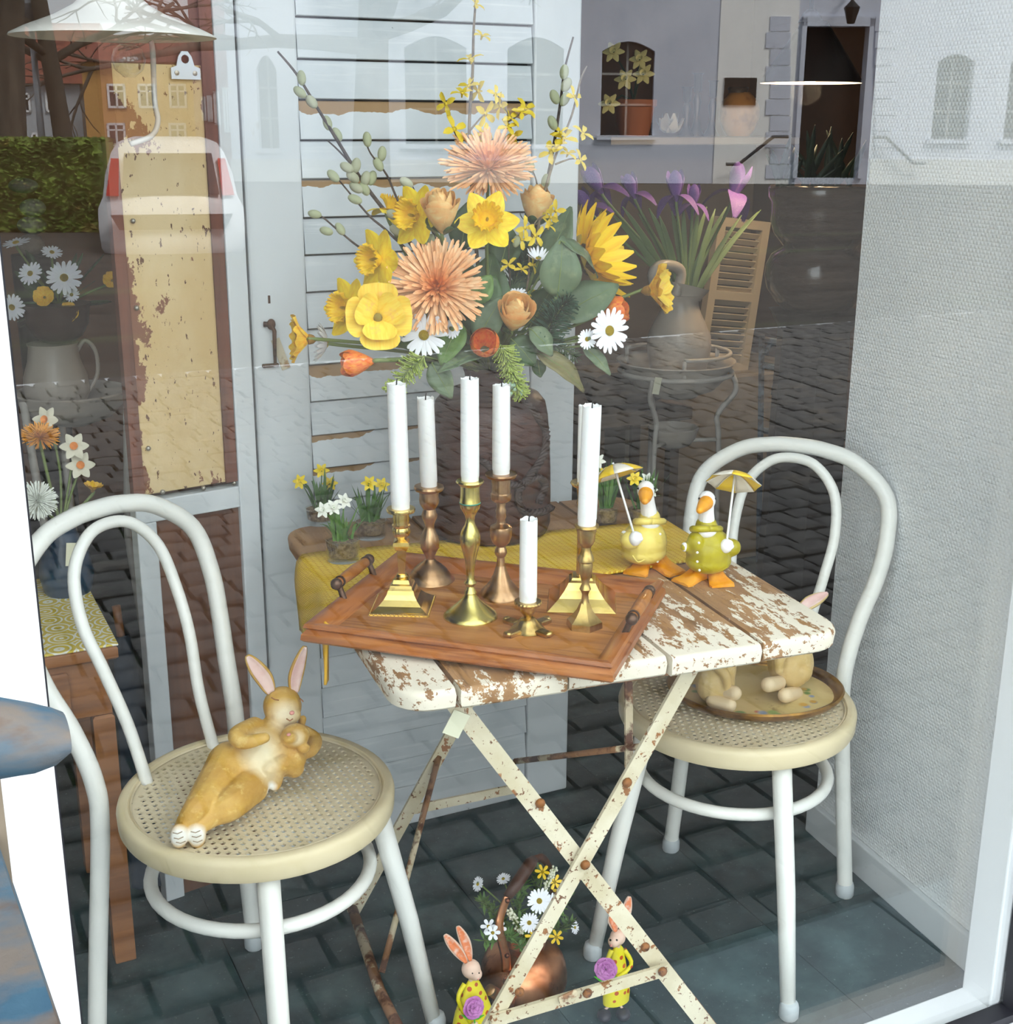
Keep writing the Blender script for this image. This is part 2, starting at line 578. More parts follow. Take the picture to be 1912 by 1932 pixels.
for k in range(len(zb) - 1):
    z = zb[k]
    zt = zb[k + 1] - 0.0035
    w2 = (dx2 - dx1) - 0.004
    cxm = (dx1 + dx2) / 2
    # louvre board: lower edge proud, upper edge tucked under the next
    yb, yt = DY + 0.003, DY + 0.011
    vs = []
    for xx in (-w2 / 2, w2 / 2):
        for (yy, zz) in ((yb, z + .0012), (yb + .0012, z), (yt + .012, z), (yt + .012, zt), (yt + .001, zt), (yt, zt - .001)):
            vs.append((xx, yy, zz))
    fs = [(0, 1, 7, 6), (1, 2, 8, 7), (2, 3, 9, 8), (3, 4, 10, 9), (4, 5, 11, 10), (5, 0, 6, 11), (5, 4, 3, 2, 1, 0), (6, 7, 8, 9, 10, 11)]
    mb = MB(); mb.add([(v[0] + cxm, v[1], v[2]) for v in vs], fs)
    kk = peel.get(k)
    o = mb.build('slat', PEEL[kk] if kk is not None else D_WHITE, None, origin=(cxm, DY, zt))
    o.parent = door; o.location = Vector((cxm, DY, zt)) - door.location
# rusty latch with a strip of old tape
RUST = mat('rusted_iron', (96, 66, 48), 0.7, 0.3, layers=[((60, 42, 34), 60, .45, .65, (1, 1, 1)), ((150, 92, 54), 90, .62, .72, (1, 1, 1))], bump=(90, .5, .002))
TAPE = mat('old_paper_tape', (205, 194, 168), 0.7, layers=[((150, 112, 70), 50, .55, .7, (1, 1, 1))])
a = px(512, 612, y=DY - .008); c = px(516, 690, y=DY - .008)
lt = MB()
lt.tube([a + Vector((-.012, .006, 0)), a, a + Vector((.004, -.004, -.012)), (a + c) / 2 + Vector((.003, -.004, 0)), c + Vector((.003, -.002, .004))], [.005, .005, .004, .0035, .003], 8)
lt.bbox(c + Vector((-.004, .004, 0)), (.030, .006, .007), .0015)
lt.ell(a, (.008, .005, .010))
lt.build('latch', RUST, door, smooth=40)
t0 = px(519, 625, y=DY - .0025)
MB().box(px(530, 668, y=DY - .0012), (.016, .0018, .058), Matrix.Rotation(-.32, 3, 'Y')).build('tape_strip', TAPE, door)
MB().box(px(508, 565, y=DY - .0006), (.004, .0012, .014)).build('paint_chip', RUST, door)

# ------------------------------------------------------------------ narrow leaf with a flaking ochre board, left of the white door
def flake_mat():
    """ochre paint flaking off red-brown wood, most along both edges of the board"""
    m = mat('flaking_ochre_paint', (206, 176, 124), 0.75,
            layers=[((218, 194, 150), 5, .40, .62, (1, 1, .6)), ((190, 152, 96), 9, .55, .75, (1, 1, .5)), ((110, 78, 58), 90, .665, .68, (1, 1, .5)), ((96, 66, 50), 160, .66, .68, (1, 1, .4))], bump=(70, .35, .003))
    N, L = m.node_tree.nodes, m.node_tree.links
    b = N['Principled BSDF']; prev = b.inputs['Base Color'].links[0].from_socket
    tc = N.new('ShaderNodeTexCoord')
    dt = N.new('ShaderNodeVectorMath'); dt.operation = 'DOT_PRODUCT'; dt.inputs[1].default_value = (-.985, -.172, 0)
    L.new(tc.outputs['Object'], dt.inputs[0])
    def mt(op, a_, b_):
        n = N.new('ShaderNodeMath'); n.operation = op
        for i, q in enumerate((a_, b_)):
            if isinstance(q, (int, float)): n.inputs[i].default_value = q
            else: L.new(q, n.inputs[i])
        return n.outputs[0]
    e = mt('MULTIPLY', mt('POWER', mt('DIVIDE', mt('ABSOLUTE', mt('SUBTRACT', dt.outputs['Value'], .130), 0), .09), 3.0), .13)
    mp = N.new('ShaderNodeMapping'); mp.inputs['Scale'].default_value = (1, 1, .7); mp.inputs['Location'].default_value = (2.3, 0, .4); L.new(tc.outputs['Object'], mp.inputs[0])
    n = N.new('ShaderNodeTexNoise'); n.inputs['Scale'].default_value = 9; n.inputs['Detail'].default_value = 8; n.inputs['Roughness'].default_value = .68
    L.new(mp.outputs[0], n.inputs['Vector'])
    v = mt('ADD', n.outputs['Fac'], e)
    mr = N.new('ShaderNodeMapRange'); mr.inputs['From Min'].default_value = .615; mr.inputs['From Max'].default_value = .625; L.new(v, mr.inputs['Value'])
    mx = N.new('ShaderNodeMix'); mx.data_type = 'RGBA'; L.new(mr.outputs[0], mx.inputs['Factor']); L.new(prev, mx.inputs['A']); mx.inputs['B'].default_value = lin((134, 90, 68))
    L.new(mx.outputs['Result'], b.inputs['Base Color'])
    return m
FLAKE = flake_mat()
BROWN = mat('brown_board', (112, 72, 48), 0.7, layers=[((92, 58, 40), 8, .4, .65, (3, 1, .3))], bump=(30, .2, .002, (3, 1, .2)))
REDB = mat('red_brown_wood', (120, 74, 56), 0.7, layers=[((98, 62, 48), 12, .45, .65, (2, 1, .3))])
lr = Vector((0.600, 2.25, 0)); ld = Vector((-0.985, -0.172, 0)).normalized(); ln = Vector((ld.y, -ld.x, 0))
if ln.y > 0: ln = -ln           # ln points to the street
leaf = thing('door_leaf', 'narrow door leaf with flaking ochre board beside the white door', 'door', lr)
LW = 0.232
def lbox(name, s0, s1, z0, z1, d0, d1, m, bev=None):
    p = [lr + ld * s0 - ln * d1, lr + ld * s1 - ln * d1, lr + ld * s1 - ln * d0, lr + ld * s0 - ln * d0]
    poly = [(q.x, q.y) for q in p]
    ar = sum(poly[i][0] * poly[(i + 1) % 4][1] - poly[(i + 1) % 4][0] * poly[i][1] for i in range(4))
    if ar < 0: poly.reverse()
    return MB().prism(poly, z0, z1).build(name, m, leaf, bevel=bev)
zr1, zr0 = px(420, 928, y=2.22).z, px(420, 968, y=2.22).z
ztop = px(375, 122, y=2.22).z
lbox('stile', 0.0, 0.038, 0.0, 2.0, 0.0, 0.032, D_STILE, .003)
lbox('upper_board', 0.040, LW - 0.012, zr1 + .010, ztop, 0.006, 0.026, FLAKE, .002)
lbox('edge_strip', 0.040, 0.062, zr1 + .010, 2.0, 0.000, 0.006, REDB, .001)
lbox('edge_strip', LW - 0.020, LW, zr1 + .010, 2.0, 0.002, 0.020, REDB, .001)
lbox('head_board', 0.038, LW, ztop, 2.0, 0.010, 0.030, REDB, .001)
lbox('mid_rail', 0.038, LW, zr0, zr1, 0.0, 0.030, D_STILE, .002)
lbox('lower_stile', LW - 0.036, LW, 0.0, zr0, 0.0, 0.030, D_STILE, .002)
lbox('lower_panel', 0.038, LW - 0.036, 0.0, zr0, 0.010, 0.024, BROWN)
ZINC = mat('zinc_bracket', (196, 202, 206), 0.35, 0.7)
STEEL = mat('steel_nail', (176, 170, 158), 0.4, 0.8)
def lpt(u, v, out=0.0):
    # point on the leaf's street face under a photo pixel
    d = (px(u, v, y=2.0) - CAM); n = ln
    t = ((lr + ln * out) - CAM).dot(n) / d.dot(n)
    return CAM + d * t
for (u, v) in ((258, 581), (280, 846), (307, 928), (384, 921), (442, 911), (251, 417)):
    MB().ell(lpt(u, v, -.004), (.0045, .0045, .0045), None, 10, 6).build('nail', STEEL, leaf, smooth=180)
fr = Matrix((ld * -1, Vector((0, 0, 1)), ln)).transposed()
cc = lpt(349, 135, -.003)
sc = pscale(cc)
poly = [(-29, -14), (29, -14), (29, 6), (18, 10), (13, 27), (6, 36), (-6, 36), (-13, 27), (-18, 10), (-29, 6)]
hole = [(8 * math.cos(t * math.pi / 5 + .3), 22 + 8 * math.sin(t * math.pi / 5 + .3)) for t in range(10)]
bm = bmesh.new()
vo = [bm.verts.new((p[0] * sc, p[1] * sc, 0)) for p in poly]
vi = [bm.verts.new((p[0] * sc, p[1] * sc, 0)) for p in hole]
ed = [bm.edges.new((vo[i], vo[(i + 1) % len(vo)])) for i in range(len(vo))] + [bm.edges.new((vi[i], vi[(i + 1) % 10])) for i in range(10)]
bmesh.ops.triangle_fill(bm, use_beauty=True, use_dissolve=False, edges=ed)
me = bpy.data.meshes.new('bracket'); bm.to_mesh(me); bm.free(); me.materials.append(ZINC)
br = inst(me, 'bracket', leaf, Matrix.Translation(cc) @ fr.to_4x4())
md = br.modifiers.new('solid', 'SOLIDIFY'); md.thickness = .004
for s in (-18, 18):
    MB().lathe([(.004, 0), (.004, .002), (.001, .003)], 12, cc + ld * (s * -sc) + Vector((0, 0, -3 * sc)) + ln * .003, fr).build('screw', STEEL, leaf, smooth=40)
# ------------------------------------------------------------------ the street in front of the window (seen mirrored in the glass)
STZ = -0.15
def mir(p):
    return Vector((p[0], 2 * G - p[1], p[2]))
HV = Vector((math.sin(YAW), math.cos(YAW), 0)); RH = Vector((math.cos(YAW), -math.sin(YAW), 0))
def gv(u, v):
    return mir(px(u, v, z=STZ))
def fv(u, v, D):
    """(along, height) on an upright plane at distance D straight ahead in the mirror"""
    d = px(u, v, y=1.0) - CAM
    t = D / d.dot(HV)
    p = CAM + d * t
    return (p.dot(RH), p.z)
def fpt(a, z, D):
    return mir(HV * D + RH * a + Vector((0, 0, z)))

COBBLE = mat('basalt_cobble', (108, 106, 103), 0.75, rand=True, layers=[((88, 86, 85), 9, .4, .65, (1, 1, 1)), ((126, 118, 108), 5, .55, .75, (1, 1, 1)), ((150, 150, 146), 150, .66, .74, (1, 1, 1))], bump=(60, .5, .006))
MOSS = mat('mossy_joint_soil', (58, 58, 50), 0.95, layers=[((64, 82, 40), 6, .5, .62, (1, 1, 1))], bump=(80, .5, .01))
ROADFAR = mat('worn_road_setts', (82, 78, 73), 0.85, layers=[((66, 63, 60), 1.2, .4, .62, (.35, 2.2, 1)), ((94, 90, 85), 14, .5, .7, (.5, 1.5, 1)), ((88, 92, 74), .6, .58, .7, (.4, 1.6, 1))])
SLAB = mat('bluestone_slab', (126, 138, 142), 0.7, layers=[((106, 118, 124), 4, .4, .65, (1, 1, 1))], bump=(50, .3, .003))
mb = MB()
mb.add([(-40, -60, STZ - .012), (40, -60, STZ - .012), (40, -6.0, STZ - .012), (-40, -6.0, STZ - .012)], [(0, 1, 2, 3)])
tag(mb.build('street', ROADFAR), 'wide worn road of setts across the street', kind='structure')
pav = MB().add([(-6, -6.0, STZ - .03), (10, -6.0, STZ - .03), (10, 1.15, STZ - .03), (-6, 1.15, STZ - .03)], [(0, 1, 2, 3)]).build('pavement', MOSS)
tag(pav, 'cobbled pavement with mossy joints outside the window', kind='structure')
for i in range(-3, 9):
    MB().bbox((i * .62 + .2, 0.935, STZ - .02), (.612, .40, .05), .004).build('paving_slab', SLAB, pav)
# cobbles in rows along the shop front; the ones seen largest are pieces of their own
base = MB().bbox((0, 0, 0), (1, 1, 1), .13).mesh('cobble', (0, 0, 0), 30)
base.materials.append(COBBLE)
rnd = random.Random(3)
cob = []
yy = 0.72
while yy > -5.9:
    dep = rnd.uniform(.125, .15)
    half = 1.4 + (1.27 - yy) * .55
    cx = .3 + (1.27 - yy) * .52
    xx = cx - half - rnd.random() * .2
    while xx < cx + half:
        wd_ = rnd.uniform(.12, .19)
        cob.append((xx + wd_ / 2, yy - dep / 2, wd_ - .016, dep - .016, rnd.uniform(-.006, .006), rnd.uniform(-.04, .04), rnd.uniform(-.03, .03)))
        xx += wd_
    yy -= dep
cob.sort(key=lambda c: (c[0] - 0.9) ** 2 * .6 + (c[1] - .75) ** 2)
rest = MB()
for i, (x, y, w_, d_, dz, rz, rx) in enumerate(cob):
    R4 = Matrix.Translation((x, y, STZ - .035 + dz)) @ Matrix.Rotation(rz, 4, 'Z') @ Matrix.Rotation(rx, 4, 'X') @ Matrix.Diagonal((w_, d_, .07, 1))
    if i < 290:
        inst(base, 'cobble', pav, R4)
    else:
        rest.add([R4 @ v.co for v in base.vertices], [tuple(p.vertices) for p in base.polygons])
o = rest.build('cobbles', COBBLE, pav, smooth=30)
o['kind'] = 'stuff'

# white hall across the street
HALL = mat('hall_render_shaded', (206, 210, 222), 0.85, layers=[((194, 199, 212), .6, .45, .65, (1, 1, 1))])  # the facade's shade is mixed into this blue-grey render colour
HALLG = mat('hall_dark_pane', (26, 30, 34), 0.15)
HALLF = mat('hall_window_frame', (150, 150, 146), 0.6)
DARKO = mat('hall_open_doorway', (22, 20, 18), 0.8)
HD = 37.0
hall = thing('white_hall', 'white rendered hall with arched windows and a dark doorway, mirrored in the glass', 'building', fpt(6, STZ, HD))
def rect_hole(u0, v0, u1, v1, arch=0.0):
    a0, z0 = fv(u0, v1, HD); a1, z1 = fv(u1, v0, HD)
    pts = [(a0, z0), (a1, z0)]
    if arch:
        n = 8
        for k in range(n + 1):
            t = k / n
            pts.append((a1 + (a0 - a1) * t, z1 - arch + arch * math.sin(math.pi * t)))
    else:
        pts += [(a1, z1), (a0, z1)]
    return pts
A0, A1 = fv(438, 300, HD)[0], fv(2500, 300, HD)[0]
outer = [(A0, STZ), (A1, STZ), (A1, 10.0), (A0, 10.0)]
holes = [rect_hole(1133, 78, 1237, 255, .25), rect_hole(765, 68, 880, 272, .3), rect_hole(957, 70, 1065, 272, .3), rect_hole(1757, 102, 1842, 262, .2), rect_hole(1893, 102, 1978, 262, .2),
         rect_hole(490, 105, 520, 280, .35), rect_hole(1503, 50, 1640, 336)]
def holed_wall(name, outer, holes, D, depth, m, parent):
    bm = bmesh.new(); ed = []
    for loop in [outer] + holes:
        vs = [bm.verts.new(fpt(a, z, D)) for (a, z) in loop]
        ed += [bm.edges.new((vs[i], vs[(i + 1) % len(vs)])) for i in range(len(vs))]
    r = bmesh.ops.triangle_fill(bm, use_beauty=True, use_dissolve=False, edges=ed)
    fs = [g for g in r['geom'] if isinstance(g, bmesh.types.BMFace)]
    ex = bmesh.ops.extrude_face_region(bm, geom=fs)
    back = fpt(0, 0, D + depth) - fpt(0, 0, D)
    for g in ex['geom']:
        if isinstance(g, bmesh.types.BMVert): g.co += back
    bmesh.ops.recalc_face_normals(bm, faces=bm.faces)
    for v in bm.verts: v.co -= parent.location
    me = bpy.data.meshes.new(name); bm.to_mesh(me); bm.free(); me.materials.append(m)
    o = bpy.data.objects.new(name, me); col.objects.link(o); o.parent = parent
    return o
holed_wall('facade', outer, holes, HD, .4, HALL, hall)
def fbox(name, a0, a1, z0, z1, D, t, m, parent):
    pts = [fpt(a, z, d) for d in (D, D + t) for (a, z) in ((a0, z0), (a1, z0), (a1, z1), (a0, z1))]
    return MB().add(pts, [(0, 1, 2, 3), (7, 6, 5, 4), (0, 4, 5, 1), (1, 5, 6, 2), (2, 6, 7, 3), (3, 7, 4, 0)]).build(name, m, parent)
for h in holes[:-1]:
    a0, z0 = h[0]; a1 = h[1][0]; z1 = max(p[1] for p in h)
    w_ = fbox('window', a0, a1, z0, z1 , HD + .34, .05, HALLG, hall)
    for t in (.5,):
        fbox('muntin', a0 + (a1 - a0) * t - .03, a0 + (a1 - a0) * t + .03, z0, z1, HD + .28, .06, HALLF, w_)
    for t in (.33, .66):
        fbox('muntin', a0, a1, z0 + (z1 - z0) * t - .03, z0 + (z1 - z0) * t + .03, HD + .28, .06, HALLF, w_)
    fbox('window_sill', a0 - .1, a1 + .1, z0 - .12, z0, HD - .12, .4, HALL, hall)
dh = holes[-1]
fbox('doorway', dh[0][0], dh[1][0], dh[0][1], dh[2][1], HD + .38, .05, DARKO, hall)
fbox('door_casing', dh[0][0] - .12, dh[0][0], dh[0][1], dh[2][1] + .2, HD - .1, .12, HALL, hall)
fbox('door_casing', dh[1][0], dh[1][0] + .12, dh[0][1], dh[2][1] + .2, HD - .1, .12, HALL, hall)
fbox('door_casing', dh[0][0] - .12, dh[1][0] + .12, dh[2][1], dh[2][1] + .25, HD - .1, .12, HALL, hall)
for side in (0, 1):
    vv = [30, 60, 92, 124, 155, 187, 218, 248, 279, 310, 338]
    for k in range(len(vv) - 1):
        u0, u1 = (1452, 1492) if side == 0 else (1650, 1686)
        e = 8 if k % 2 else 0
        a0, z0 = fv(u0 - (0 if side else e), vv[k + 1] - 1.2, HD); a1, z1 = fv(u1 + (e if side else 0), vv[k] + 1.2, HD)
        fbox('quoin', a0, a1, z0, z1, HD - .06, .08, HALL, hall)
a0, z0 = fv(1365, 198, HD); a1, z1 = fv(1428, 147, HD)
fbox('notice_board', a0, a1, z0, z1, HD - .08, .08, mat('notice_board_dark', (40, 36, 32), .5), hall)
RAILM = mat('hall_handrail', (70, 72, 76), .5, .6)
for pts in ([(1370, 310), (1394, 310), (1460, 258), (1488, 258)], [(1648, 259), (1672, 259), (1724, 308), (1746, 308)]):
    MB().tube([fpt(*fv(u, v, HD - .3), HD - .3) for (u, v) in pts], .045, 8).build('handrail', RAILM, hall)
LANT = mat('lantern_iron', (24, 30, 32), .5, .4)
lan = MB()
a, z = fv(1607, 28, HD - .6)
lan.lathe([(.10, -.22), (.22, .18), (.05, .34), (.02, .45)], 6, fpt(a, z, HD - .6))
lan.tube([fpt(a, z + .45, HD - .6), fpt(a, z + .6, HD - .5), fpt(a, z + .55, HD)], .04, 6)
lan.build('lantern', LANT, hall)
for (u0, u1, v0, v1) in ((438, 1100, 295, 338), (1640, 2500, 300, 338)):
    a0 = fv(u0, v1, HD)[0]; a1 = fv(u1, v1, HD)[0]
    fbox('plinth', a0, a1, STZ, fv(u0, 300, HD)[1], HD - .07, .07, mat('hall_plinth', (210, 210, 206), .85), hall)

a0 = fv(1345, 338, HD)[0]; a1 = fv(1488, 338, HD)[0]
BAY_LIT = mat('hall_bay_lit', (244, 243, 240), .85)  # the bay's brighter light is put into this whiter colour
fbox('bay', a0, a1, STZ, 10.0, HD - .03, .03, BAY_LIT, hall)
# houses further along
def house(name, label, u0, u1, vt, vb, D, m, roofm, wins, roof_h, back=6.0):
    a0, _ = fv(u0, vb, D); a1, zt = fv(u1, vt, D)
    t = thing(name, label, 'building', fpt((a0 + a1) / 2, STZ, D + back / 2))
    fbox('wall', a0, a1, STZ, zt, D, back, m, t)
    pts = [fpt(a0 - .3, zt, D - .3), fpt(a1 + .3, zt, D - .3), fpt(a1 + .3, zt, D + back + .3), fpt(a0 - .3, zt, D + back + .3), fpt(a0, zt + roof_h, D + back / 2), fpt(a1, zt + roof_h, D + back / 2)]
    if roof_h > .1:
        MB().add(pts, [(0, 1, 5, 4), (2, 3, 4, 5), (1, 2, 5), (3, 0, 4), (3, 2, 1, 0)]).build('roof', roofm, t)
    for (x0, y0, x1, y1) in wins:
        b0, w0 = fv(x0, y1, D - .02); b1, w1 = fv(x1, y0, D - .02)
        wd2 = fbox('window', b0, b1, w0, w1, D - .02, .05, HALLG, t)
        fw_ = .07
        mm = W_FRAME
        for (p, q, r, s) in ((b0, b1, w0, w0 + fw_), (b0, b1, w1 - fw_, w1), (b0, b0 + fw_, w0, w1), (b1 - fw_, b1, w0, w1), ((b0 + b1) / 2 - .03, (b0 + b1) / 2 + .03, w0, w1), (b0, b1, w0 + (w1 - w0) * .66, w0 + (w1 - w0) * .66 + .05)):
            fbox('window_frame', p, q, r, s, D - .06, .04, mm, wd2)
    return t
TILE = mat('red_roof_tile', (134, 74, 58), .8, layers=[((104, 58, 46), 3, .45, .65, (1, 1, 4))])
house('ochre_house', 'ochre house with white sash windows, mirrored above the white car', 168, 372, 118, 300, 44, mat('ochre_render', (206, 156, 92), .85), TILE,
      [(205, 158, 236, 204), (263, 158, 293, 204), (321, 158, 351, 204), (205, 232, 236, 275), (321, 232, 351, 275)], 1.0)
house('pink_hall', 'tall mauve-pink building with narrow pointed windows, mirrored beside the ochre house', 372, 436, -120, 300, 42, mat('mauve_render', (158, 122, 122), .85), TILE,
      [(382, 182, 388, 228), (393, 180, 400, 230), (406, 172, 414, 236), (424, 165, 434, 250)], .05)
house('grey_house', 'grey-white house with a red tiled roof behind the hedge, mirrored at the left', -40, 150, 158, 300, 48, mat('grey_render', (176, 182, 188), .85), TILE,
      [(38, 175, 56, 212), (88, 175, 104, 212), (4, 175, 20, 212), (62, 250, 80, 285)], 2.2)

# clipped hedge
HEDGE = mat('hedge_leaf', (128, 150, 62), .8, layers=[((88, 108, 46), 3, .42, .6, (1, 1, 1)), ((164, 128, 70), 2, .60, .72, (1, 1, 1)), ((150, 172, 80), 14, .6, .7, (1, 1, 1))])
p0, p1 = gv(-60, 432), gv(212, 432)
hd = thing('hedge', 'clipped green hedge across the road, mirrored at the left edge', 'hedge', (p0 + p1) / 2)
zt = fv(100, 268, (mir((p0 + p1) / 2)).dot(HV))[1]
dv = (p1 - p0); nn = Vector((-dv.y, dv.x, 0)).normalized() * .5
mb = MB(); mb.add([p0 - nn, p1 - nn, p1 + nn, p0 + nn] + [q + Vector((0, 0, zt - STZ)) for q in (p0 - nn, p1 - nn, p1 + nn, p0 + nn)], [(3, 2, 1, 0), (4, 5, 6, 7), (0, 1, 5, 4), (1, 2, 6, 5), (2, 3, 7, 6), (3, 0, 4, 7)])
mb.build('hedge_body', HEDGE, hd)
lv = MB(); r2 = random.Random(5)
for k in range(4200):
    t, s, h = r2.random(), r2.choice((-1, 1)), r2.random()
    if r2.random() < .25: c = p0 + dv * t + nn * r2.uniform(-1, 1) + Vector((0, 0, zt - STZ + .03))
    else: c = p0 + dv * t + nn * s * 1.04 + Vector((0, 0, h * (zt - STZ)))
    R = Matrix.Rotation(r2.uniform(0, 6.3), 3, 'Z') @ Matrix.Rotation(r2.uniform(0, 3), 3, 'X')
    w_ = r2.uniform(.05, .11)
    lv.add([c + R @ Vector(q) for q in ((-w_, 0, 0), (0, -w_ * .5, 0), (w_, 0, .01), (0, w_ * .5, 0))], [(0, 1, 2, 3)])
o = lv.build('foliage', HEDGE, hd); o['kind'] = 'stuff'

# bare street trees
BARK = mat('tree_bark', (92, 84, 74), .9, layers=[((66, 60, 54), 6, .4, .65, (1, 1, .2))], bump=(10, .6, .03, (1, 1, .2)))
def tree(label, base, h, r, seed, lean=(0, 0), nbr=7, depth=3, low=.5):
    rr = random.Random(seed)
    t = thing('bare_tree', label, 'tree', base)
    top = base + Vector((lean[0], lean[1], h))
    tr = catmull([base, base + Vector((lean[0] * .3, lean[1] * .2, h * .4)), top], 6)
    MB().tube(tr, [r * 1.25, r, r * .75], 10).build('trunk', BARK, t, smooth=180)
    br = MB()
    def grow(p, d, L_, rad, lev):
        pts = [p]; q = p.copy(); dd = d.copy()
        for k in range(4):
            dd = (dd + Vector((rr.uniform(-.3, .3), rr.uniform(-.3, .3), rr.uniform(-.16, .2)))).normalized()
            q = q + dd * L_ / 4; pts.append(q)
        br.tube(pts, [rad, rad * .45], 6 if lev < 2 else 4)
        if lev < depth:
            for k in range(4 if lev < 2 else 5):
                t2 = rr.uniform(.3, 1); i = min(int(t2 * 4), 3)
                b = pts[i] + (pts[i + 1] - pts[i]) * (t2 * 4 - i)
                nd = (dd + Vector((rr.uniform(-1, 1), rr.uniform(-1, 1), rr.uniform(-.7, .7)))).normalized()
                grow(b, nd, L_ * rr.uniform(.4, .62), rad * .45, lev + 1)
    for k in range(nbr):
        an = 2 * math.pi * k / nbr + rr.uniform(-.3, .3)
        s = base + (top - base) * rr.uniform(low, 1.0)
        grow(s, Vector((math.cos(an), math.sin(an), rr.uniform(-.05, .7))).normalized(), h * rr.uniform(.55, .85), r * .5, 0)
    br.build('branches', BARK, t, smooth=180)
tree('thick bare tree trunk, mirrored over the white door', gv(700, 348), 6.2, .45, 11, (.3, 0), 11, 3, .42)
tree('slim bare tree, mirrored in front of the grey house', gv(140, 400), 4.6, .16, 4, (-.4, .2), 8)
tree('dark bare tree with drooping branches, mirrored at the top left', gv(30, 420), 5.4, .2, 23, (.5, 0), 8)
# lamp post
b = gv(92, 400)
lp = thing('lamp_post', 'slim grey lamp post, mirrored before the hedge', 'lamp post', b)
LPM = mat('lamp_post_grey', (150, 156, 162), .5, .5)
MB().tube([b, b + Vector((0, 0, 3.2))], [.075, .05], 10).build('pole', LPM, lp, smooth=180)
MB().lathe([(.05, 0), (.22, .12), (.28, .3), (.1, .42)], 12, b + Vector((0, 0, 3.2))).build('lamp_head', LPM, lp, smooth=40)

# white estate car parked across the street, seen from behind
CARW = mat('white_car_paint', (205, 205, 208), .35)
CARG = mat('car_window', (60, 60, 64), .08)
CARR = mat('red_tail_lamp', (186, 40, 28), .3)
cb = mir(px(330, 478, z=STZ)); cD = mir(cb).dot(HV)
car = thing('parked_car', 'white estate car seen from behind, mirrored over the ochre board', 'car', cb)
ca, _ = fv(328, 400, cD)
def cz(v): return fv(328, v, cD)[1]
s_ = cD / F
_pc = mir(cb); CDIR = Vector((_pc.x, _pc.y, 0)).normalized(); CRT = Vector((CDIR.y, -CDIR.x, 0)); cdist = Vector((_pc.x, _pc.y, 0)).length
s_ = cdist / F
def cpt(a, z, dd):
    return mir(CDIR * (cdist + dd) + CRT * a + Vector((0, 0, z)))
mb = MB(); rows = []
for (hw, v, dy) in ((118, 486, .06), (127, 470, 0), (129, 430, -.03), (128, 395, 0), (118, 372, .06), (112, 330, .18), (100, 290, .30), (88, 270, .42), (70, 264, .6)):
    row = []
    for k in range(13):
        t = k / 12 * 2 - 1
        row.append(cpt(t * hw * s_, cz(v), dy + .22 * abs(t) ** 4))
    row = [cpt(-hw * s_, cz(v), 4.0)] + row + [cpt(hw * s_, cz(v), 4.0)]
    rows.append(row)
mb.grid(rows)
n = len(mb.v)
mb.add([r[0] for r in rows[-1:]] + [rows[-1][-1]] , [])
mb.add(list(rows[-1]), [tuple(range(len(rows[-1])))])
mb.build('body', CARW, car, smooth=50)
def cpan(name, pts, out, m):
    vs = [cpt((u - 328) * s_, cz(v), d - out) for (u, v, d) in pts]
    vs2 = [cpt((u - 328) * s_, cz(v), d - out + .05) for (u, v, d) in pts]
    k = len(pts)
    MB().add(vs + vs2, [tuple(range(k)), tuple(reversed(range(k, 2 * k)))] + [(i, k + i, k + (i + 1) % k, (i + 1) % k) for i in range(k)]).build(name, m, car)
cpan('rear_window', [(243, 368, .1), (413, 368, .1), (404, 290, .34), (252, 290, .34)], .05, CARG)
cpan('tail_lamp', [(216, 370, .22), (238, 370, .14), (242, 300, .36), (228, 300, .42)], .07, CARR)
cpan('tail_lamp', [(418, 370, .14), (440, 370, .22), (428, 300, .42), (414, 300, .36)], .07, CARR)
cpan('number_plate_recess', [(222, 404, 0), (434, 404, 0), (420, 432, -.02), (236, 432, -.02)], .06, CARG)
for sx in (-105, 105):
    MB().lathe([(.10, -.1), (.28, -.1), (.30, 0), (.28, .1), (.1, .1)], 16, cpt(sx * s_, STZ + .3, .7), frame_of(Vector((CRT.x, -CRT.y, 0)))).build('wheel', GASKET, car, smooth=40)
# ------------------------------------------------------------------ bentwood-style white metal chairs with cane seats
C_WHITE = mat('chair_white_enamel', (236, 234, 226), 0.28, layers=[((228, 228, 222), 4, .4, .65, (1, 1, 1))])
C_CREAM = mat('cream_seat_ring', (222, 206, 168), 0.38, layers=[((208, 192, 150), 6, .45, .7, (1, 1, 1))])
C_CANE = mat('cream_cane', (222, 206, 172), 0.5, layers=[((206, 190, 154), 14, .45, .7, (1, 1, 1))])
FOOTCAP = mat('grey_foot_cap', (186, 192, 194), 0.5)

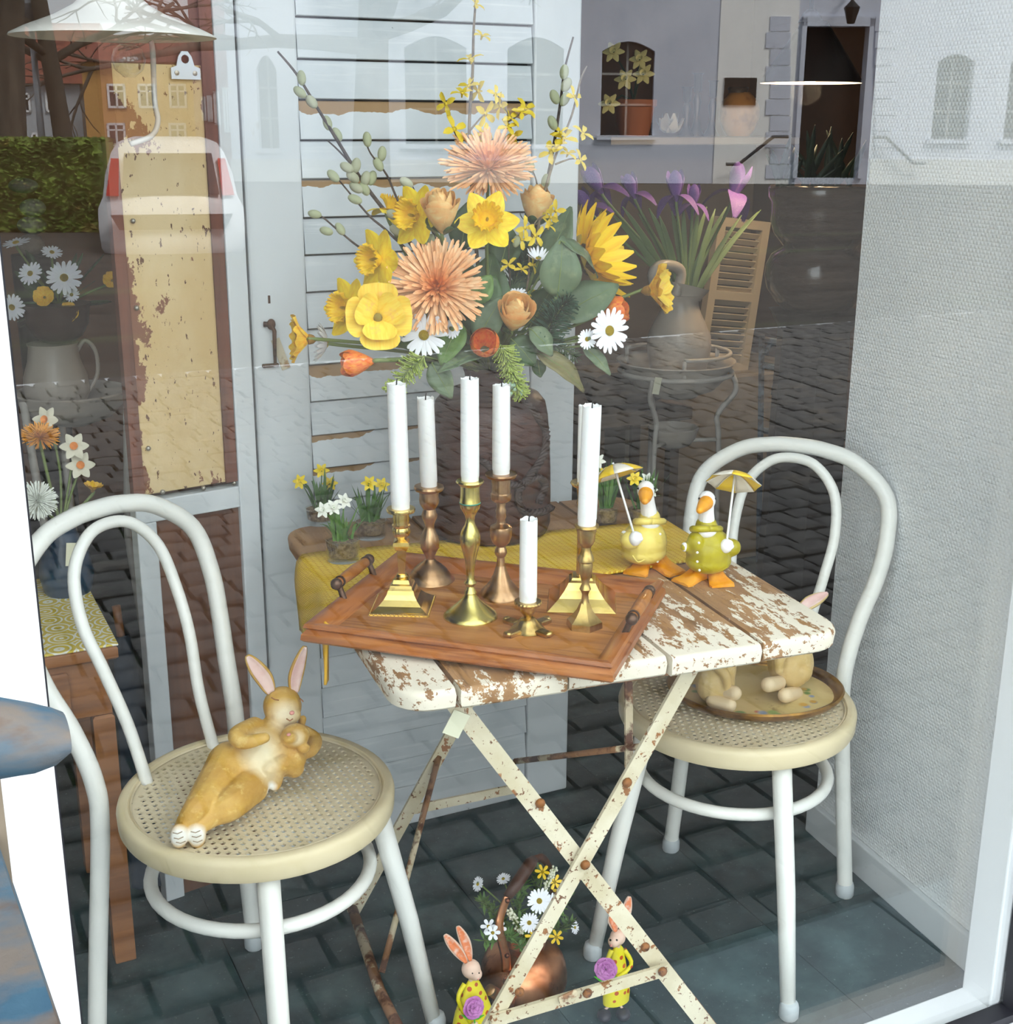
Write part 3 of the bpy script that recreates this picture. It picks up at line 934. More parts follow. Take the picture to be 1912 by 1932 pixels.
def cane_mesh(R):
    """flat cane: sheet with rows of small oval holes, cut out for real"""
    bm = bmesh.new()
    p = 0.0142
    n = int(R / p) + 2
    def add(pts, z):
        return [bm.verts.new((x, y, z)) for (x, y) in pts]
    t = 0.0022
    faces = []
    # strips: every cell is a square ring round an oval hole (8-gon)
    cache = {}
    def gv_(x, y):
        k = (round(x, 5), round(y, 5))
        if k not in cache: cache[k] = bm.verts.new((x, y, 0))
        return cache[k]
    for i in range(-n, n + 1):
        for j in range(-n, n + 1):
            cx = (i + (0.5 if j % 2 else 0)) * p; cy = j * p * 0.86
            hx, hy = p / 2, p * 0.43
            if math.hypot(abs(cx) + hx, abs(cy) + hy) > R:
                if math.hypot(cx, cy) < R + .004:
                    faces_ = [gv_(cx - hx, cy - hy), gv_(cx, cy - hy), gv_(cx + hx, cy - hy), gv_(cx + hx, cy + hy), gv_(cx, cy + hy), gv_(cx - hx, cy + hy)]
                    bm.faces.new(faces_)
                continue
            o = [gv_(cx - hx, cy - hy), gv_(cx, cy - hy), gv_(cx + hx, cy - hy), gv_(cx + hx, cy + hy), gv_(cx, cy + hy), gv_(cx - hx, cy + hy)]
            ra, rb = p * .36, p * .32
            h = [bm.verts.new((cx + ra * math.cos(a), cy + rb * math.sin(a), 0)) for a in (-2.36, -1.57, -.785, .785, 1.57, 2.36)]
            for k in range(6):
                bm.faces.new((o[k], o[(k + 1) % 6], h[(k + 1) % 6], h[k]))
    me = bpy.data.meshes.new('cane_seat')
    bm.to_mesh(me); bm.free()
    me.materials.append(C_CANE)
    return me

def make_chair(label):
    t = thing('cafe_chair', label, 'chair', (0, 0, 0), 'white cafe chairs')
    SR = 0.205
    ZS = 0.46
    # seat ring
    ring = [(SR - .020, ZS - .012), (SR - .019, ZS - .004), (SR - .0165, ZS - .0008), (SR - .012, ZS), (SR - .006, ZS - .0008), (SR - .002, ZS - .004), (SR, ZS - .010), (SR - .001, ZS - .030), (SR - .004, ZS - .036), (SR - .022, ZS - .037), (SR - .026, ZS - .030), (SR - .020, ZS - .012)]
    MB().lathe(ring, 72, capb=False, capt=False).build('seat_ring', C_CREAM, t, smooth=40)
    MB().lathe([(SR - .0225, ZS - .0045), (SR - .0208, ZS - .0022), (SR - .019, ZS - .0045)], 72, capb=False, capt=False).build('seat_piping', C_CANE, t, smooth=60)
    c = inst(cane_mesh(SR - .019), 'cane_seat', t, Matrix.Translation((0, 0, ZS - .006)))
    md = c.modifiers.new('solid', 'SOLIDIFY'); md.thickness = .003; md.offset = -1
    # back hoop that runs down into the rear legs (local +y is the back)
    half = [(.178, .205, .0), (.160, .198, .2), (.145, .186, .40), (.146, .188, .48), (.158, .212, .56), (.176, .240, .63), (.184, .262, .70), (.172, .286, .775), (.110, .302, .826), (.05, .308, .842), (0, .309, .845)]
    path = [Vector(p) for p in half] + [Vector((-p[0], p[1], p[2])) for p in reversed(half[:-1])]
    MB().tube(catmull(path, 6), .0145, 14).build('back_hoop', C_WHITE, t, smooth=180)
    inner = [(.070, .160, .445), (.073, .190, .54), (.087, .218, .63), (.094, .248, .70), (.083, .270, .77), (.045, .282, .815), (0, .287, .826)]
    path = [Vector(p) for p in inner] + [Vector((-p[0], p[1], p[2])) for p in reversed(inner[:-1])]
    MB().tube(catmull(path, 6), .0095, 12).build('inner_hoop', C_WHITE, t, smooth=180)
    for s in (-1, 1):
        MB().tube([(s * .118, -.128, .425), (s * .150, -.165, .21), (s * .176, -.196, .0)], [.0165, .0155, .0125], 14).build('front_leg', C_WHITE, t, smooth=180)
        MB().lathe([(.0135, 0), (.0165, .004), (.0165, .02), (.0145, .028), (.0125, .03)], 14, (s * .1765, -.1962, 0)).build('foot_cap', FOOTCAP, t, smooth=50)
        MB().lathe([(.0145, 0), (.0175, .004), (.0175, .02), (.0155, .028), (.0135, .03)], 14, (s * .176, .205, 0)).build('foot_cap', FOOTCAP, t, smooth=50)
    rr = .165
    MB().tube([(rr * math.cos(a * math.pi / 24), rr * math.sin(a * math.pi / 24), .325) for a in range(48)], .0105, 12, closed=True).build('stretcher_ring', C_WHITE, t, smooth=180)
    return t
chair_a = make_chair('white bentwood-style metal chair with cane seat, holding the reclining bunny')
chair_b = copy_tree(chair_a)
chair_b['label'] = 'white bentwood-style metal chair with cane seat, against the wallpapered wall'
def face(o, x, y, back_deg):
    o.location = (x, y, 0); o.rotation_euler = (0, 0, math.radians(back_deg - 90))
face(chair_a, 0.437, 1.735, 121)
face(chair_b, 1.277, 1.69, 37)

# ------------------------------------------------------------------ folding table: five worn boards on an iron X frame
TZ = 0.71
T0 = Vector((0.548, 1.437, 0)); TT = Vector((0.9945, -0.1045, 0)); TN = Vector((0.1045, 0.9945, 0))
TW, TD = 0.685, 0.775
def tp(s, d, z): return T0 + TT * s + TN * d + Vector((0, 0, z))
TROT = Matrix((TT, TN, Vector((0, 0, 1)))).transposed()

def worn_mat(name, wood, wood2, paint, thr, gy, gx=0.0):
    """cream paint left in streaks along the grain over bare wood, most of it towards the front end"""
    m = mat(name, wood, 0.7, rand=True, layers=[(wood2, 26, .42, .62, (1.0, .06, 1)), ((116, 84, 54), 60, .60, .72, (1.0, .08, 1))], bump=(40, .35, .003, (1, .12, 1)))
    N, L = m.node_tree.nodes, m.node_tree.links
    b = N['Principled BSDF']; prev = b.inputs['Base Color'].links[0].from_socket
    tc = N.new('ShaderNodeTexCoord'); sep = N.new('ShaderNodeSeparateXYZ'); L.new(tc.outputs['Object'], sep.inputs[0])
    oi = N.new('ShaderNodeObjectInfo')
    def ns(scale, st):
        mp = N.new('ShaderNodeMapping'); mp.inputs['Scale'].default_value = st
        ad = N.new('ShaderNodeVectorMath'); ad.operation = 'ADD'
        L.new(tc.outputs['Object'], ad.inputs[0]); L.new(oi.outputs['Random'], ad.inputs[1])
        L.new(ad.outputs[0], mp.inputs[0])
        n = N.new('ShaderNodeTexNoise'); n.inputs['Scale'].default_value = scale; n.inputs['Detail'].default_value = 6; n.inputs['Roughness'].default_value = .7
        L.new(mp.outputs[0], n.inputs['Vector']); return n.outputs['Fac']
    def mt(op, a, b_, c=None):
        n = N.new('ShaderNodeMath'); n.operation = op
        for i, q in enumerate((a, b_, c)):
            if q is None: continue
            if isinstance(q, (int, float)): n.inputs[i].default_value = q
            else: L.new(q, n.inputs[i])
        return n.outputs[0]
    v = mt('MULTIPLY_ADD', ns(42, (1, .3, 1)), .55, mt('MULTIPLY', ns(9, (1, .5, 1)), .45))
    v = mt('MULTIPLY_ADD', sep.outputs['Y'], -gy, v)
    v = mt('MULTIPLY_ADD', sep.outputs['X'], gx, v)
    me_ = N.new('ShaderNodeMapRange'); me_.inputs['From Min'].default_value = -.34; me_.inputs['From Max'].default_value = -.392; me_.inputs['To Max'].default_value = .07
    L.new(sep.outputs['Y'], me_.inputs['Value'])
    v = mt('ADD', v, me_.outputs[0])
    mr = N.new('ShaderNodeMapRange'); mr.inputs['From Min'].default_value = thr; mr.inputs['From Max'].default_value = thr + .012
    L.new(v, mr.inputs['Value'])
    mx = N.new('ShaderNodeMix'); mx.data_type = 'RGBA'
    L.new(mr.outputs[0], mx.inputs['Factor']); L.new(prev, mx.inputs['A']); mx.inputs['B'].default_value = lin(paint)
    ch = N.new('ShaderNodeMapRange'); ch.inputs['From Min'].default_value = .575; ch.inputs['From Max'].default_value = .588
    L.new(ns(75, (1, .45, 1)), ch.inputs['Value'])
    mc = N.new('ShaderNodeMix'); mc.data_type = 'RGBA'
    L.new(ch.outputs[0], mc.inputs['Factor']); L.new(mx.outputs['Result'], mc.inputs['A']); mc.inputs['B'].default_value = lin((150, 110, 74))
    L.new(mc.outputs['Result'], b.inputs['Base Color'])
    return m
_W, _W2, _P = (172, 130, 86), (146, 106, 68), (232, 222, 202)
WORN = [worn_mat('worn_board_cream', _W, _W2, _P, .545, .24), worn_mat('worn_board_mid', _W, _W2, _P, .585, .30), worn_mat('worn_board_bare', _W, _W2, _P, .64, .28), worn_mat('worn_board_edge', _W, _W2, _P, .56, .28, .6)]
WORNF = mat('worn_board_end', (150, 112, 76), .75, rand=True, layers=[((120, 86, 58), 90, .45, .6, (1, 1, .05)), ((228, 220, 204), 9, .44, .455, (.6, 1, 1))], bump=(80, .4, .002))
table = thing('folding_table', 'weathered folding table with cream flaking boards on an iron X frame', 'table', tp(TW / 2, TD / 2, 0))
edges = [0.0, 0.084, 0.240, 0.392, 0.539, TW]
TH = 0.030
def corner_pts(cx, cy, r, a0, n=6):
    return [(cx + r * math.cos(a0 + math.pi / 2 * k / n), cy + r * math.sin(a0 + math.pi / 2 * k / n)) for k in range(n + 1)]
for i in range(5):
    s0 = edges[i] + (.0022 if i else 0); s1 = edges[i + 1] - (.0022 if i < 4 else 0)
    jag0 = [0, -.004, .003, -.003, .002][i]; d0 = jag0; d1 = TD + [0, .002, -.002, .003, 0][i]
    r = .05
    poly = []
    poly += corner_pts(s0 + r, d0 + r, r, math.pi) if i == 0 else [(s0, d0)]
    poly += corner_pts(s1 - r, d0 + r, r, 1.5 * math.pi) if i == 4 else [(s1, d0)]
    poly += corner_pts(s1 - r, d1 - r, r, 0) if i == 4 else [(s1, d1)]
    poly += corner_pts(s0 + r, d1 - r, r, .5 * math.pi) if i == 0 else [(s0, d1)]
    # rounded nosing: several levels
    lv = [(TZ - TH, .006), (TZ - TH + .004, .0015), (TZ - .010, 0), (TZ - .004, .0012), (TZ - .001, .0035), (TZ, .0075)]
    ctr = ((s0 + s1) / 2, (d0 + d1) / 2)
    def ins(p, q):
        x, y = p
        ix = q if (i == 0 and x < s0 + .06) else (-q if (i == 4 and x > s1 - .06) else 0)
        x2 = x + ix * max(0, 1) if ix else x + (min(q, .0012) if x < ctr[0] else -min(q, .0012))
        y2 = y + q if y < ctr[1] else y - q
        return (x2, y2)
    mb = MB(); vs = []; n = len(poly)
    for (z, q) in lv:
        for p in poly:
            x2, y2 = ins(p, q)
            vs.append((x2 - ctr[0], y2 - ctr[1], z))
    fs = []
    for k in range(len(lv) - 1):
        for j in range(n):
            fs.append((k * n + j, k * n + (j + 1) % n, (k + 1) * n + (j + 1) % n, (k + 1) * n + j))
    fs.append(tuple(reversed(range(n)))); fs.append(tuple(range((len(lv) - 1) * n, len(lv) * n)))
    mb.add(vs, fs)
    me = mb.mesh('tabletop_board', (0, 0, 0), 40)
    me.materials.append([WORN[0], WORN[2], WORN[1], WORN[1], WORN[3]][i])
    o = inst(me, 'tabletop_board', table, Matrix.Translation(tp(ctr[0], ctr[1], 0)) @ TROT.to_4x4())

IRON = mat('cream_painted_iron', (222, 212, 186), 0.55, layers=[((205, 192, 160), 8, .4, .6, (1, 1, 1)), ((150, 98, 56), 46, .60, .625, (1, 1, .7)), ((116, 74, 48), 120, .61, .64, (1, 1, 1))], bump=(60, .4, .002))
IRON_R = mat('rust_stained_iron', (150, 108, 76), 0.65, layers=[((206, 190, 158), 12, .5, .53, (1, 1, 1)), ((96, 60, 42), 30, .5, .6, (1, 1, 1))], bump=(70, .5, .002))
BOLT = mat('rusty_bolt', (150, 96, 50), .6, .4, layers=[((96, 60, 40), 80, .5, .6, (1, 1, 1))])
def bar(name, a, b, w, t, m, side=None):
    a, b = Vector(a), Vector(b); d = (b - a)
    z = d.normalized(); s = Vector(side) if side is not None else Vector(TN)
    y = (s - z * s.dot(z)).normalized(); x = y.cross(z)
    R = Matrix((x, y, z)).transposed()
    return MB().bbox((a + b) / 2, (w, t, d.length), .0015, R).build(name, m, table)
yf = 0.055
def fp(u, v, d):
    """pixel on the upright plane of a leg frame at depth d along the table"""
    dr = px(u, v, y=1.0) - CAM; q = T0 + TN * d
    t = (q - CAM).dot(TN) / dr.dot(TN)
    return CAM + dr * t
A1 = fp(866, 1335, yf); A2 = fp(1345, 1950, yf)
B1 = fp(1300, 1268, yf - .012); B2 = fp(918, 1945, yf - .012)
def to_z(a, b, z):
    t = (z - a.z) / (b.z - a.z); return a + (b - a) * t
fA = to_z(A1, A2, 0.006); fB = to_z(B1, B2, 0.006)
bar('leg', to_z(A1, A2, TZ - TH - .002), fA, .027, .006, IRON)
bar('leg', to_z(B1, B2, TZ - TH - .002), fB, .024, .006, IRON)
yr = 0.60
sh = TN * (yr - yf)
A1r = to_z(A1, A2, TZ - TH - .002) + sh; A2r = fA + sh
B1r = to_z(B1, B2, TZ - TH - .002) + sh; B2r = fB + sh
bar('leg', A1r, A2r, .024, .006, IRON_R)
bar('leg', B1r, B2r, .024, .006, IRON)
# floor runners joining front and rear feet
MB().tube([fB + Vector((0, 0, .010)), fB + TN * .3 + Vector((-.012, 0, .008)), B2r + Vector((0, 0, .012))], .0095, 10).build('floor_runner', IRON_R, table, smooth=180)
MB().tube([fA + Vector((0, 0, .010)), A2r + Vector((0, 0, .010))], .0095, 10).build('floor_runner', IRON_R, table, smooth=180)
# cross bars
ca_ = fp(925, 1927, yf - .02); cb_ = fp(1262, 1828, yf - .02)
bar('cross_bar', ca_, cb_, .020, .006, IRON)
bar('cross_bar', to_z(B1r, B2r, .2), to_z(A1r, A2r, .2), .018, .005, IRON)
bar('under_rail', tp(.06, yf, TZ - TH - .012), tp(TW - .06, yf, TZ - TH - .012), .016, .016, IRON_R)
bar('under_rail', tp(.06, yr, TZ - TH - .012), tp(TW - .06, yr, TZ - TH - .012), .016, .016, IRON_R)
MB().tube([to_z(B1r, B2r, .30), fB + TN * .33 + Vector((0, 0, .02))], .006, 8).build('brace', IRON_R, table, smooth=180)
MB().tube([to_z(B1, B2, .55) + TN * .012, to_z(B1, B2, .40) + TN * .3], .005, 8).build('brace', IRON_R, table, smooth=180)
s1, s2 = fp(1186, 1285, .12), fp(1187, 1450, .07)
bar('brace', s1, s2, .012, .005, IRON_R)
for (u, v, d) in ((1104, 1631, yf - .016), (1183, 1476, yf - .016), (1019, 1515, yf - .004), (980, 1871, yf - .016), (1250, 1832, yf - .026), (1217, 1786, yf - .004), (1108, 1873, yf - .026)):
    MB().lathe([(.0075, 0), (.0075, .003), (.005, .006), (.001, .0065)], 10, fp(u, v, d), frame_of(-TN)).build('bolt', BOLT, table, smooth=50)
MB().bbox(fp(1072, 1880, yf - .027), (.030, .006, .013), .002, TROT @ Matrix.Rotation(-.25, 3, 'Y')).build('catch', IRON_R, table)
PAPER = mat('cream_price_tag', (226, 224, 196), .7)
MB().box(fp(861, 1366, yf - .006), (.026, .001, .036), TROT @ Matrix.Rotation(.5, 3, 'Y')).build('price_tag', PAPER, table)

# ------------------------------------------------------------------ yellow woven runner
def yellow_weave():
    m = mat('yellow_woven_runner', (255, 224, 84), .75, layers=[((255, 212, 60), 9, .4, .65, (1, 1, 1))])
    N, L = m.node_tree.nodes, m.node_tree.links
    tc = N.new('ShaderNodeTexCoord'); mp = N.new('ShaderNodeMapping')
    mp.inputs['Rotation'].default_value = (0, 0, .8); mp.inputs['Scale'].default_value = (1, 1, 1)
    L.new(tc.outputs['UV'], mp.inputs[0])
    br = N.new('ShaderNodeTexBrick')
    br.inputs['Scale'].default_value = 40; br.inputs['Mortar Size'].default_value = .08; br.inputs['Mortar Smooth'].default_value = .7
    br.inputs['Brick Width'].default_value = .55; br.inputs['Row Height'].default_value = .25
    L.new(mp.outputs[0], br.inputs['Vector'])
    b = N['Principled BSDF']
    prev = b.inputs['Base Color'].links[0].from_socket
    mx = N.new('ShaderNodeMix'); mx.data_type = 'RGBA'
    L.new(br.outputs['Fac'], mx.inputs['Factor']); L.new(prev, mx.inputs['A']); mx.inputs['B'].default_value = lin((232, 178, 40))
    L.new(mx.outputs['Result'], b.inputs['Base Color'])
    bp = N.new('ShaderNodeBump'); bp.invert = True; bp.inputs['Strength'].default_value = .8; bp.inputs['Distance'].default_value = .003
    L.new(br.outputs['Fac'], bp.inputs['Height']); L.new(bp.outputs[0], b.inputs['Normal'])
    return m
YEL = yellow_weave()
def runner():
    # rows across the runner (front to back), columns along it (left to right)
    pf0, pb0 = px(640, 1120, z=TZ), px(585, 1046, z=TZ)
    bl = tp(0.0, .62, TZ); fl_ = tp(0.0, .30, TZ)
    br_ = px(1300, 985, z=TZ); fr_ = px(1330, 1040, z=TZ)
    bm = bmesh.new(); uvl = bm.loops.layers.uv.new('UVMap')
    NJ, NI = 10, 34
    grid = []
    for i in range(NI + 1):
        t = i / NI
        row = []
        for j in range(NJ + 1):
            s = j / NJ
            L0 = tp(-.004, .30 + .30 * s, TZ)
            R0 = tp(TW - .012, .355 + .215 * s, TZ)
            if t < .26:       # hanging part over the left edge
                q = (.26 - t) / .26
                drop = .128 * q * (.5 + .5 * s)
                edge = L0
                out = .012 * math.sin(min(1, q * 2.2) * math.pi / 2) + .004 * math.sin(s * 9 + q * 2)
                gather = (s - .5) * (1 - .15 * q)
                p = tp(-.004, .30 + .30 * (.5 + gather), TZ) - TT * out + Vector((0, 0, .0045 - max(0, drop - .0)))
            else:
                q = (t - .26) / .74
                p = L0 + (R0 - L0) * q + Vector((0, 0, .0045 if q > .02 else .003))
            row.append(bm.verts.new(p))
        grid.append(row)
    for i in range(NI):
        for j in range(NJ):
            f = bm.faces.new((grid[i][j], grid[i][j + 1], grid[i + 1][j + 1], grid[i + 1][j]))
            f.smooth = True
            for lp_, (ii, jj) in zip(f.loops, ((i, j), (i, j + 1), (i + 1, j + 1), (i + 1, j))):
                lp_[uvl].uv = (ii / NI * .86, jj / NJ * .36)
    o0 = tp(TW / 2, .45, TZ)
    for v in bm.verts: v.co -= o0
    me = bpy.data.meshes.new('table_runner'); bm.to_mesh(me); bm.free(); me.materials.append(YEL)
    o = bpy.data.objects.new('table_runner', me); col.objects.link(o); o.location = o0
    md = o.modifiers.new('solid', 'SOLIDIFY'); md.thickness = .004; md.offset = 0
    tag(o, 'yellow woven table runner hanging over the table edge', 'table runner')
    # the folded tip that hangs lowest at the front
    mb = MB()
    a = px(618, 1196, y=1.62)
    rows = []
    for k in range(9):
        q = k / 8
        w_ = .011 * (1 - .55 * q)
        c = px(618 - 2 * math.sin(q * 3) - 8 * max(0, q - .7), 1170 + 118 * q, y=1.66)
        rows.append([c - TN * w_ * 1.6 - TT * .003, c - TT * .006 * (1 - q), c + TN * w_ * 1.6 + TT * .004])
    tip = mb.grid(rows).build('runner_tip', YEL, o, smooth=180, solid=.004)
    return o
runner()

# ------------------------------------------------------------------ oak serving tray
OAK = mat('oak_tray_base', (190, 128, 66), .42, layers=[((160, 98, 44), 16, .42, .62, (1, .09, 1)), ((206, 150, 86), 40, .55, .7, (1, .06, 1)), ((146, 88, 38), 70, .50, .64, (1, .05, 1))], bump=(50, .1, .001, (1, .1, 1)))
OAKR = mat('oak_tray_rim', (174, 104, 48), .38, layers=[((142, 78, 34), 18, .42, .62, (1, .1, 1)), ((192, 124, 64), 50, .55, .7, (1, .1, 1)), ((128, 68, 28), 80, .52, .66, (1, .06, 1))], coat=.2)
tr_c = Vector((0.771, 1.619, TZ)); tL = Vector((0.72, -0.694, 0)).normalized(); tS = Vector((0.694, 0.72, 0)).normalized()
TR = Matrix((tL, tS, Vector((0, 0, 1)))).transposed()
tray = thing('serving_tray', 'rectangular oak serving tray with turned handles, under the candlesticks', 'tray', tr_c)
hl, hs = .220, .170
z0 = TZ + .0075
def tq(a, b, z): return tr_c + tL * a + tS * b + Vector((0, 0, z - TZ))
me = MB().box((0, 0, .005), (2 * hl - .02, 2 * hs - .02, .010)).mesh('tray_base'); 
me2 = MB().box((0, 0, .005), (2 * hs - .02, 2 * hl - .02, .010)).mesh('tray_base'); me2.materials.append(OAK)
inst(me2, 'tray_base', tray, Matrix.Translation((tr_c.x, tr_c.y, z0)) @ (TR @ rotz(-math.pi / 2)).to_4x4())
TRAYZ = z0 + .010
# mitred moulded rim: profile (offset outwards, height)
prof = [(-.030, .009), (-.024, .018), (-.016, .024), (-.006, .028), (0, .027), (.002, .022), (-.002, .018), (.004, .012), (.005, .004), (.001, 0), (-.020, 0)]
for k in range(4):
    Lh, Sh = (hl, hs) if k % 2 == 0 else (hs, hl)
    R = TR @ rotz(k * math.pi / 2)
    mb = MB(); n = len(prof); vs = []
    for e in (-1, 1):
        for (o_, z_) in prof:
            vs.append(Vector((o_ * 1.0 + Sh, e * (Lh + o_), z_)))
    # run along local y, outward is local x
    fs = [(i, (i + 1) % n, n + (i + 1) % n, n + i) for i in range(n)] + [tuple(reversed(range(n))), tuple(range(n, 2 * n))]
    mb.add(vs, fs)
    me = mb.mesh('tray_rim', (0, 0, 0), 35); me.materials.append(OAKR)
    R = TR @ rotz(math.pi / 2 + k * math.pi / 2)
    inst(me, 'tray_rim', tray, Matrix.Translation((tr_c.x, tr_c.y, z0)) @ R.to_4x4())
HWOOD = mat('turned_handle_wood', (176, 112, 50), .35, layers=[((150, 88, 36), 40, .45, .6, (1, 1, .1))])
HMET = mat('dark_bronze', (104, 78, 62), .4, .8)
for e in (-1, 1):
    c0 = tq(e * (hl - .008), -.055, z0 + .026); c1 = tq(e * (hl - .008), .055, z0 + .026)
    up = Vector((0, 0, .022)); out = tL * e * .010
    d = (c1 - c0).normalized()
    h0, h1 = c0 + up + out, c1 + up + out
    hnd = MB().lathe([(.0055, 0), (.0075, .008), (.0085, .03), (.009, .055), (.0085, .08), (.0075, .102), (.0055, .11)], 14, h0, frame_of(d)).build('handle', HWOOD, tray, smooth=60)
    hb = MB()
    for (c, h, s) in ((c0, h0, -1), (c1, h1, 1)):
        hb.tube([c - Vector((0, 0, .004)), c + out * .5 + up * .5, h], [.0055, .0045, .0055], 8)
        hb.ell(h + d * s * .004, (.009, .009, .009))
        hb.lathe([(.009, -.01), (.009, -.006)], 12, h, frame_of(d * s))
    hb.build('handle_bracket', HMET, hnd, smooth=50)
# ------------------------------------------------------------------ things on the table
BR_Y = mat('polished_brass', (232, 204, 122), .25, 1.0, layers=[((206, 172, 90), 14, .45, .68, (1, 1, 1)), ((160, 130, 74), 40, .62, .74, (1, 1, 1))], bump=(120, .08, .001))
BR_D = mat('aged_bronze', (202, 164, 122), .32, 1.0, layers=[((168, 128, 90), 16, .42, .66, (1, 1, 1))], bump=(120, .08, .001))
BR_G = mat('green_tinged_brass', (222, 204, 120), .26, 1.0, layers=[((186, 182, 116), 10, .5, .66, (1, 1, 1)), ((120, 100, 56), 30, .62, .72, (1, 1, 1))])
BR_M = mat('dull_brass', (204, 174, 106), .34, 1.0, layers=[((160, 130, 76), 20, .45, .66, (1, 1, 1))])
PATINA = mat('green_patina', (80, 150, 124), .6, .2)
WAX = mat('white_candle_wax', (246, 246, 244), .38, sss=.15)
WAXD = mat('molten_wax_pool', (196, 194, 190), .3)
WICK = mat('burnt_wick', (30, 26, 24), .9)

def zat(u, v, p):
    """height above a foot point p at which a pixel row v is seen"""
    return px(u, v, y=p.y).z

def stick(label, foot_uv, axis_u, segs, m, base_fn=None, extra=None, group='brass candlesticks on the tray'):
    """segs: list of (part name, [(v, r px), ...], options); rows are measured from the top of the part down"""
    p = px(*foot_uv, z=TRAYZ)
    p.z = TRAYZ
    k = pscale(p)
    t = thing('candlestick', label, 'candlestick', p, group)
    c = Vector((p.x, p.y, 0))
    for (nm, rows, opt) in segs:
        pr = []
        for (v, r) in reversed(rows):
            pr.append((r * k, max(zat(axis_u, v, p), TRAYZ)))
        # keep heights rising
        for i in range(1, len(pr)):
            if pr[i][1] <= pr[i - 1][1]: pr[i] = (pr[i][0], pr[i - 1][1] + 1e-4)
        sg = opt.get('seg', 28)
        MB().lathe(pr, sg, c, None, opt.get('ang', 0), flute=opt.get('flute')).build(nm, opt.get('m', m), t, smooth=opt.get('sm', 38))
    return t, p, k

def candle(label, p, axis_u, vt, vb, rpx, lean=(0, 0), jag=0.0, m=WAX, dripped=False):
    k = pscale(p)
    zb, zt = zat(axis_u, vb, p), zat(axis_u, vt, p)
    t = thing('candle', label, 'candle', (p.x, p.y, zb), 'white candles in the brass candlesticks')
    r = rpx * k
    c0 = Vector((p.x, p.y, zb)); c1 = Vector((p.x + lean[0], p.y + lean[1], zt))
    seg = 24
    rows = [(r * .93, 0), (r * .95, .06), (r, .075), (r, .2), (r * .985, .7), (r * .97, 1.0)]
    vs = []; fs = []
    rd = random.Random(int(axis_u))
    off = [rd.uniform(-.003, .002) * (1 + jag) for _ in range(seg)]
    for i, (rr, h) in enumerate(rows):
        for q in range(seg):
            a = 2 * math.pi * q / seg
            pp = c0 + (c1 - c0) * h + Vector((rr * math.cos(a), rr * math.sin(a), off[q] * .6 if i == len(rows) - 1 else 0))
            vs.append(pp)
    for i in range(len(rows) - 1):
        for q in range(seg):
            a = i * seg + q; b = i * seg + (q + 1) % seg
            fs.append((a, b, b + seg, a + seg))
    # hollowed top
    n0 = len(vs)
    for q in range(seg):
        a = 2 * math.pi * q / seg
        vs.append(c1 + Vector((r * .72 * math.cos(a), r * .72 * math.sin(a), -.003)))
    vs.append(c1 + Vector((0, 0, -.005)))
    for q in range(seg):
        a = (len(rows) - 1) * seg + q; b = (len(rows) - 1) * seg + (q + 1) % seg
        fs.append((a, b, n0 + (q + 1) % seg, n0 + q)); fs.append((n0 + q, n0 + (q + 1) % seg, n0 + seg))
    fs.append(tuple(reversed(range(seg))))
    MB().add(vs, fs).build('wax', m, t, smooth=45)
    MB().tube([c1 + Vector((0, 0, -.006)), c1 + Vector((.0004, 0, .002)), c1 + Vector((.0014, 0, .0065))], [.0012, .0011, .0007], 6).build('wick', WICK, t)
    return t

def sq_base(t, p, k, rows, m, ang, name='base', axis_u=0):
    """flared square foot: rows (v, half side px) from top down"""
    pr = [(r * k * 1.4142, max(zat(axis_u, v, p), TRAYZ)) for (v, r) in reversed(rows)]
    for i in range(1, len(pr)):
        if pr[i][1] <= pr[i - 1][1]: pr[i] = (pr[i][0], pr[i - 1][1] + 1e-4)
    return MB().lathe(pr, 4, (p.x, p.y, 0), None, ang).build(name, m, t, bevel=.0012)

# A: square stepped foot, fluted column
t, p, k = stick('tall brass candlestick with a beaded square foot at the tray edge', (760, 1143), 758, [
    ('drip_pan', [(958, 26), (961, 27), (965, 26), (968, 16)], {}),
    ('socket', [(966, 15), (988, 14.5), (990, 17), (994, 15), (998, 16.5), (1004, 16.5), (1010, 14), (1014, 10), (1018, 9)], {'flute': (12, .03), 'seg': 48}),
    ('column_cap', [(1016, 9), (1020, 20), (1027, 21), (1030, 18), (1036, 15)], {'seg': 4, 'ang': .35, 'sm': 20}),
    ('column', [(1032, 13), (1038, 12), (1080, 8.5), (1084, 8.5)], {'seg': 4, 'ang': .35, 'sm': 20}),
    ('knop', [(1082, 9), (1086, 12), (1091, 11), (1094, 14)], {})], BR_Y)
ang = math.atan2(TR[1][0], TR[0][0]) + math.pi / 4 + .25
sq_base(t, p, k, [(1090, 14), (1097, 16), (1099, 20), (1104, 21), (1107, 24), (1114, 26), (1122, 31), (1131, 40), (1138, 50), (1140, 54), (1143, 54), (1146, 57), (1152, 57), (1160, 57)], BR_Y, ang, axis_u=760)
bead = MB()
c = Vector((p.x, p.y, 0)); hb = 54.5 * k; zb = zat(760, 1141, p)
for s in range(4):
    R = rotz(ang - math.pi / 4 + s * math.pi / 2)
    for q in range(15):
        bead.ell(c + R @ Vector((hb, (q / 14 * 2 - 1) * hb, 0)) + Vector((0, 0, zb)), .0014, None, 6, 4)
bead.build('beading', BR_Y, t, smooth=180)
candle('tall white candle in the candlestick with the beaded square foot', p, 757, 722, 962, 17.8, (-.003, 0))
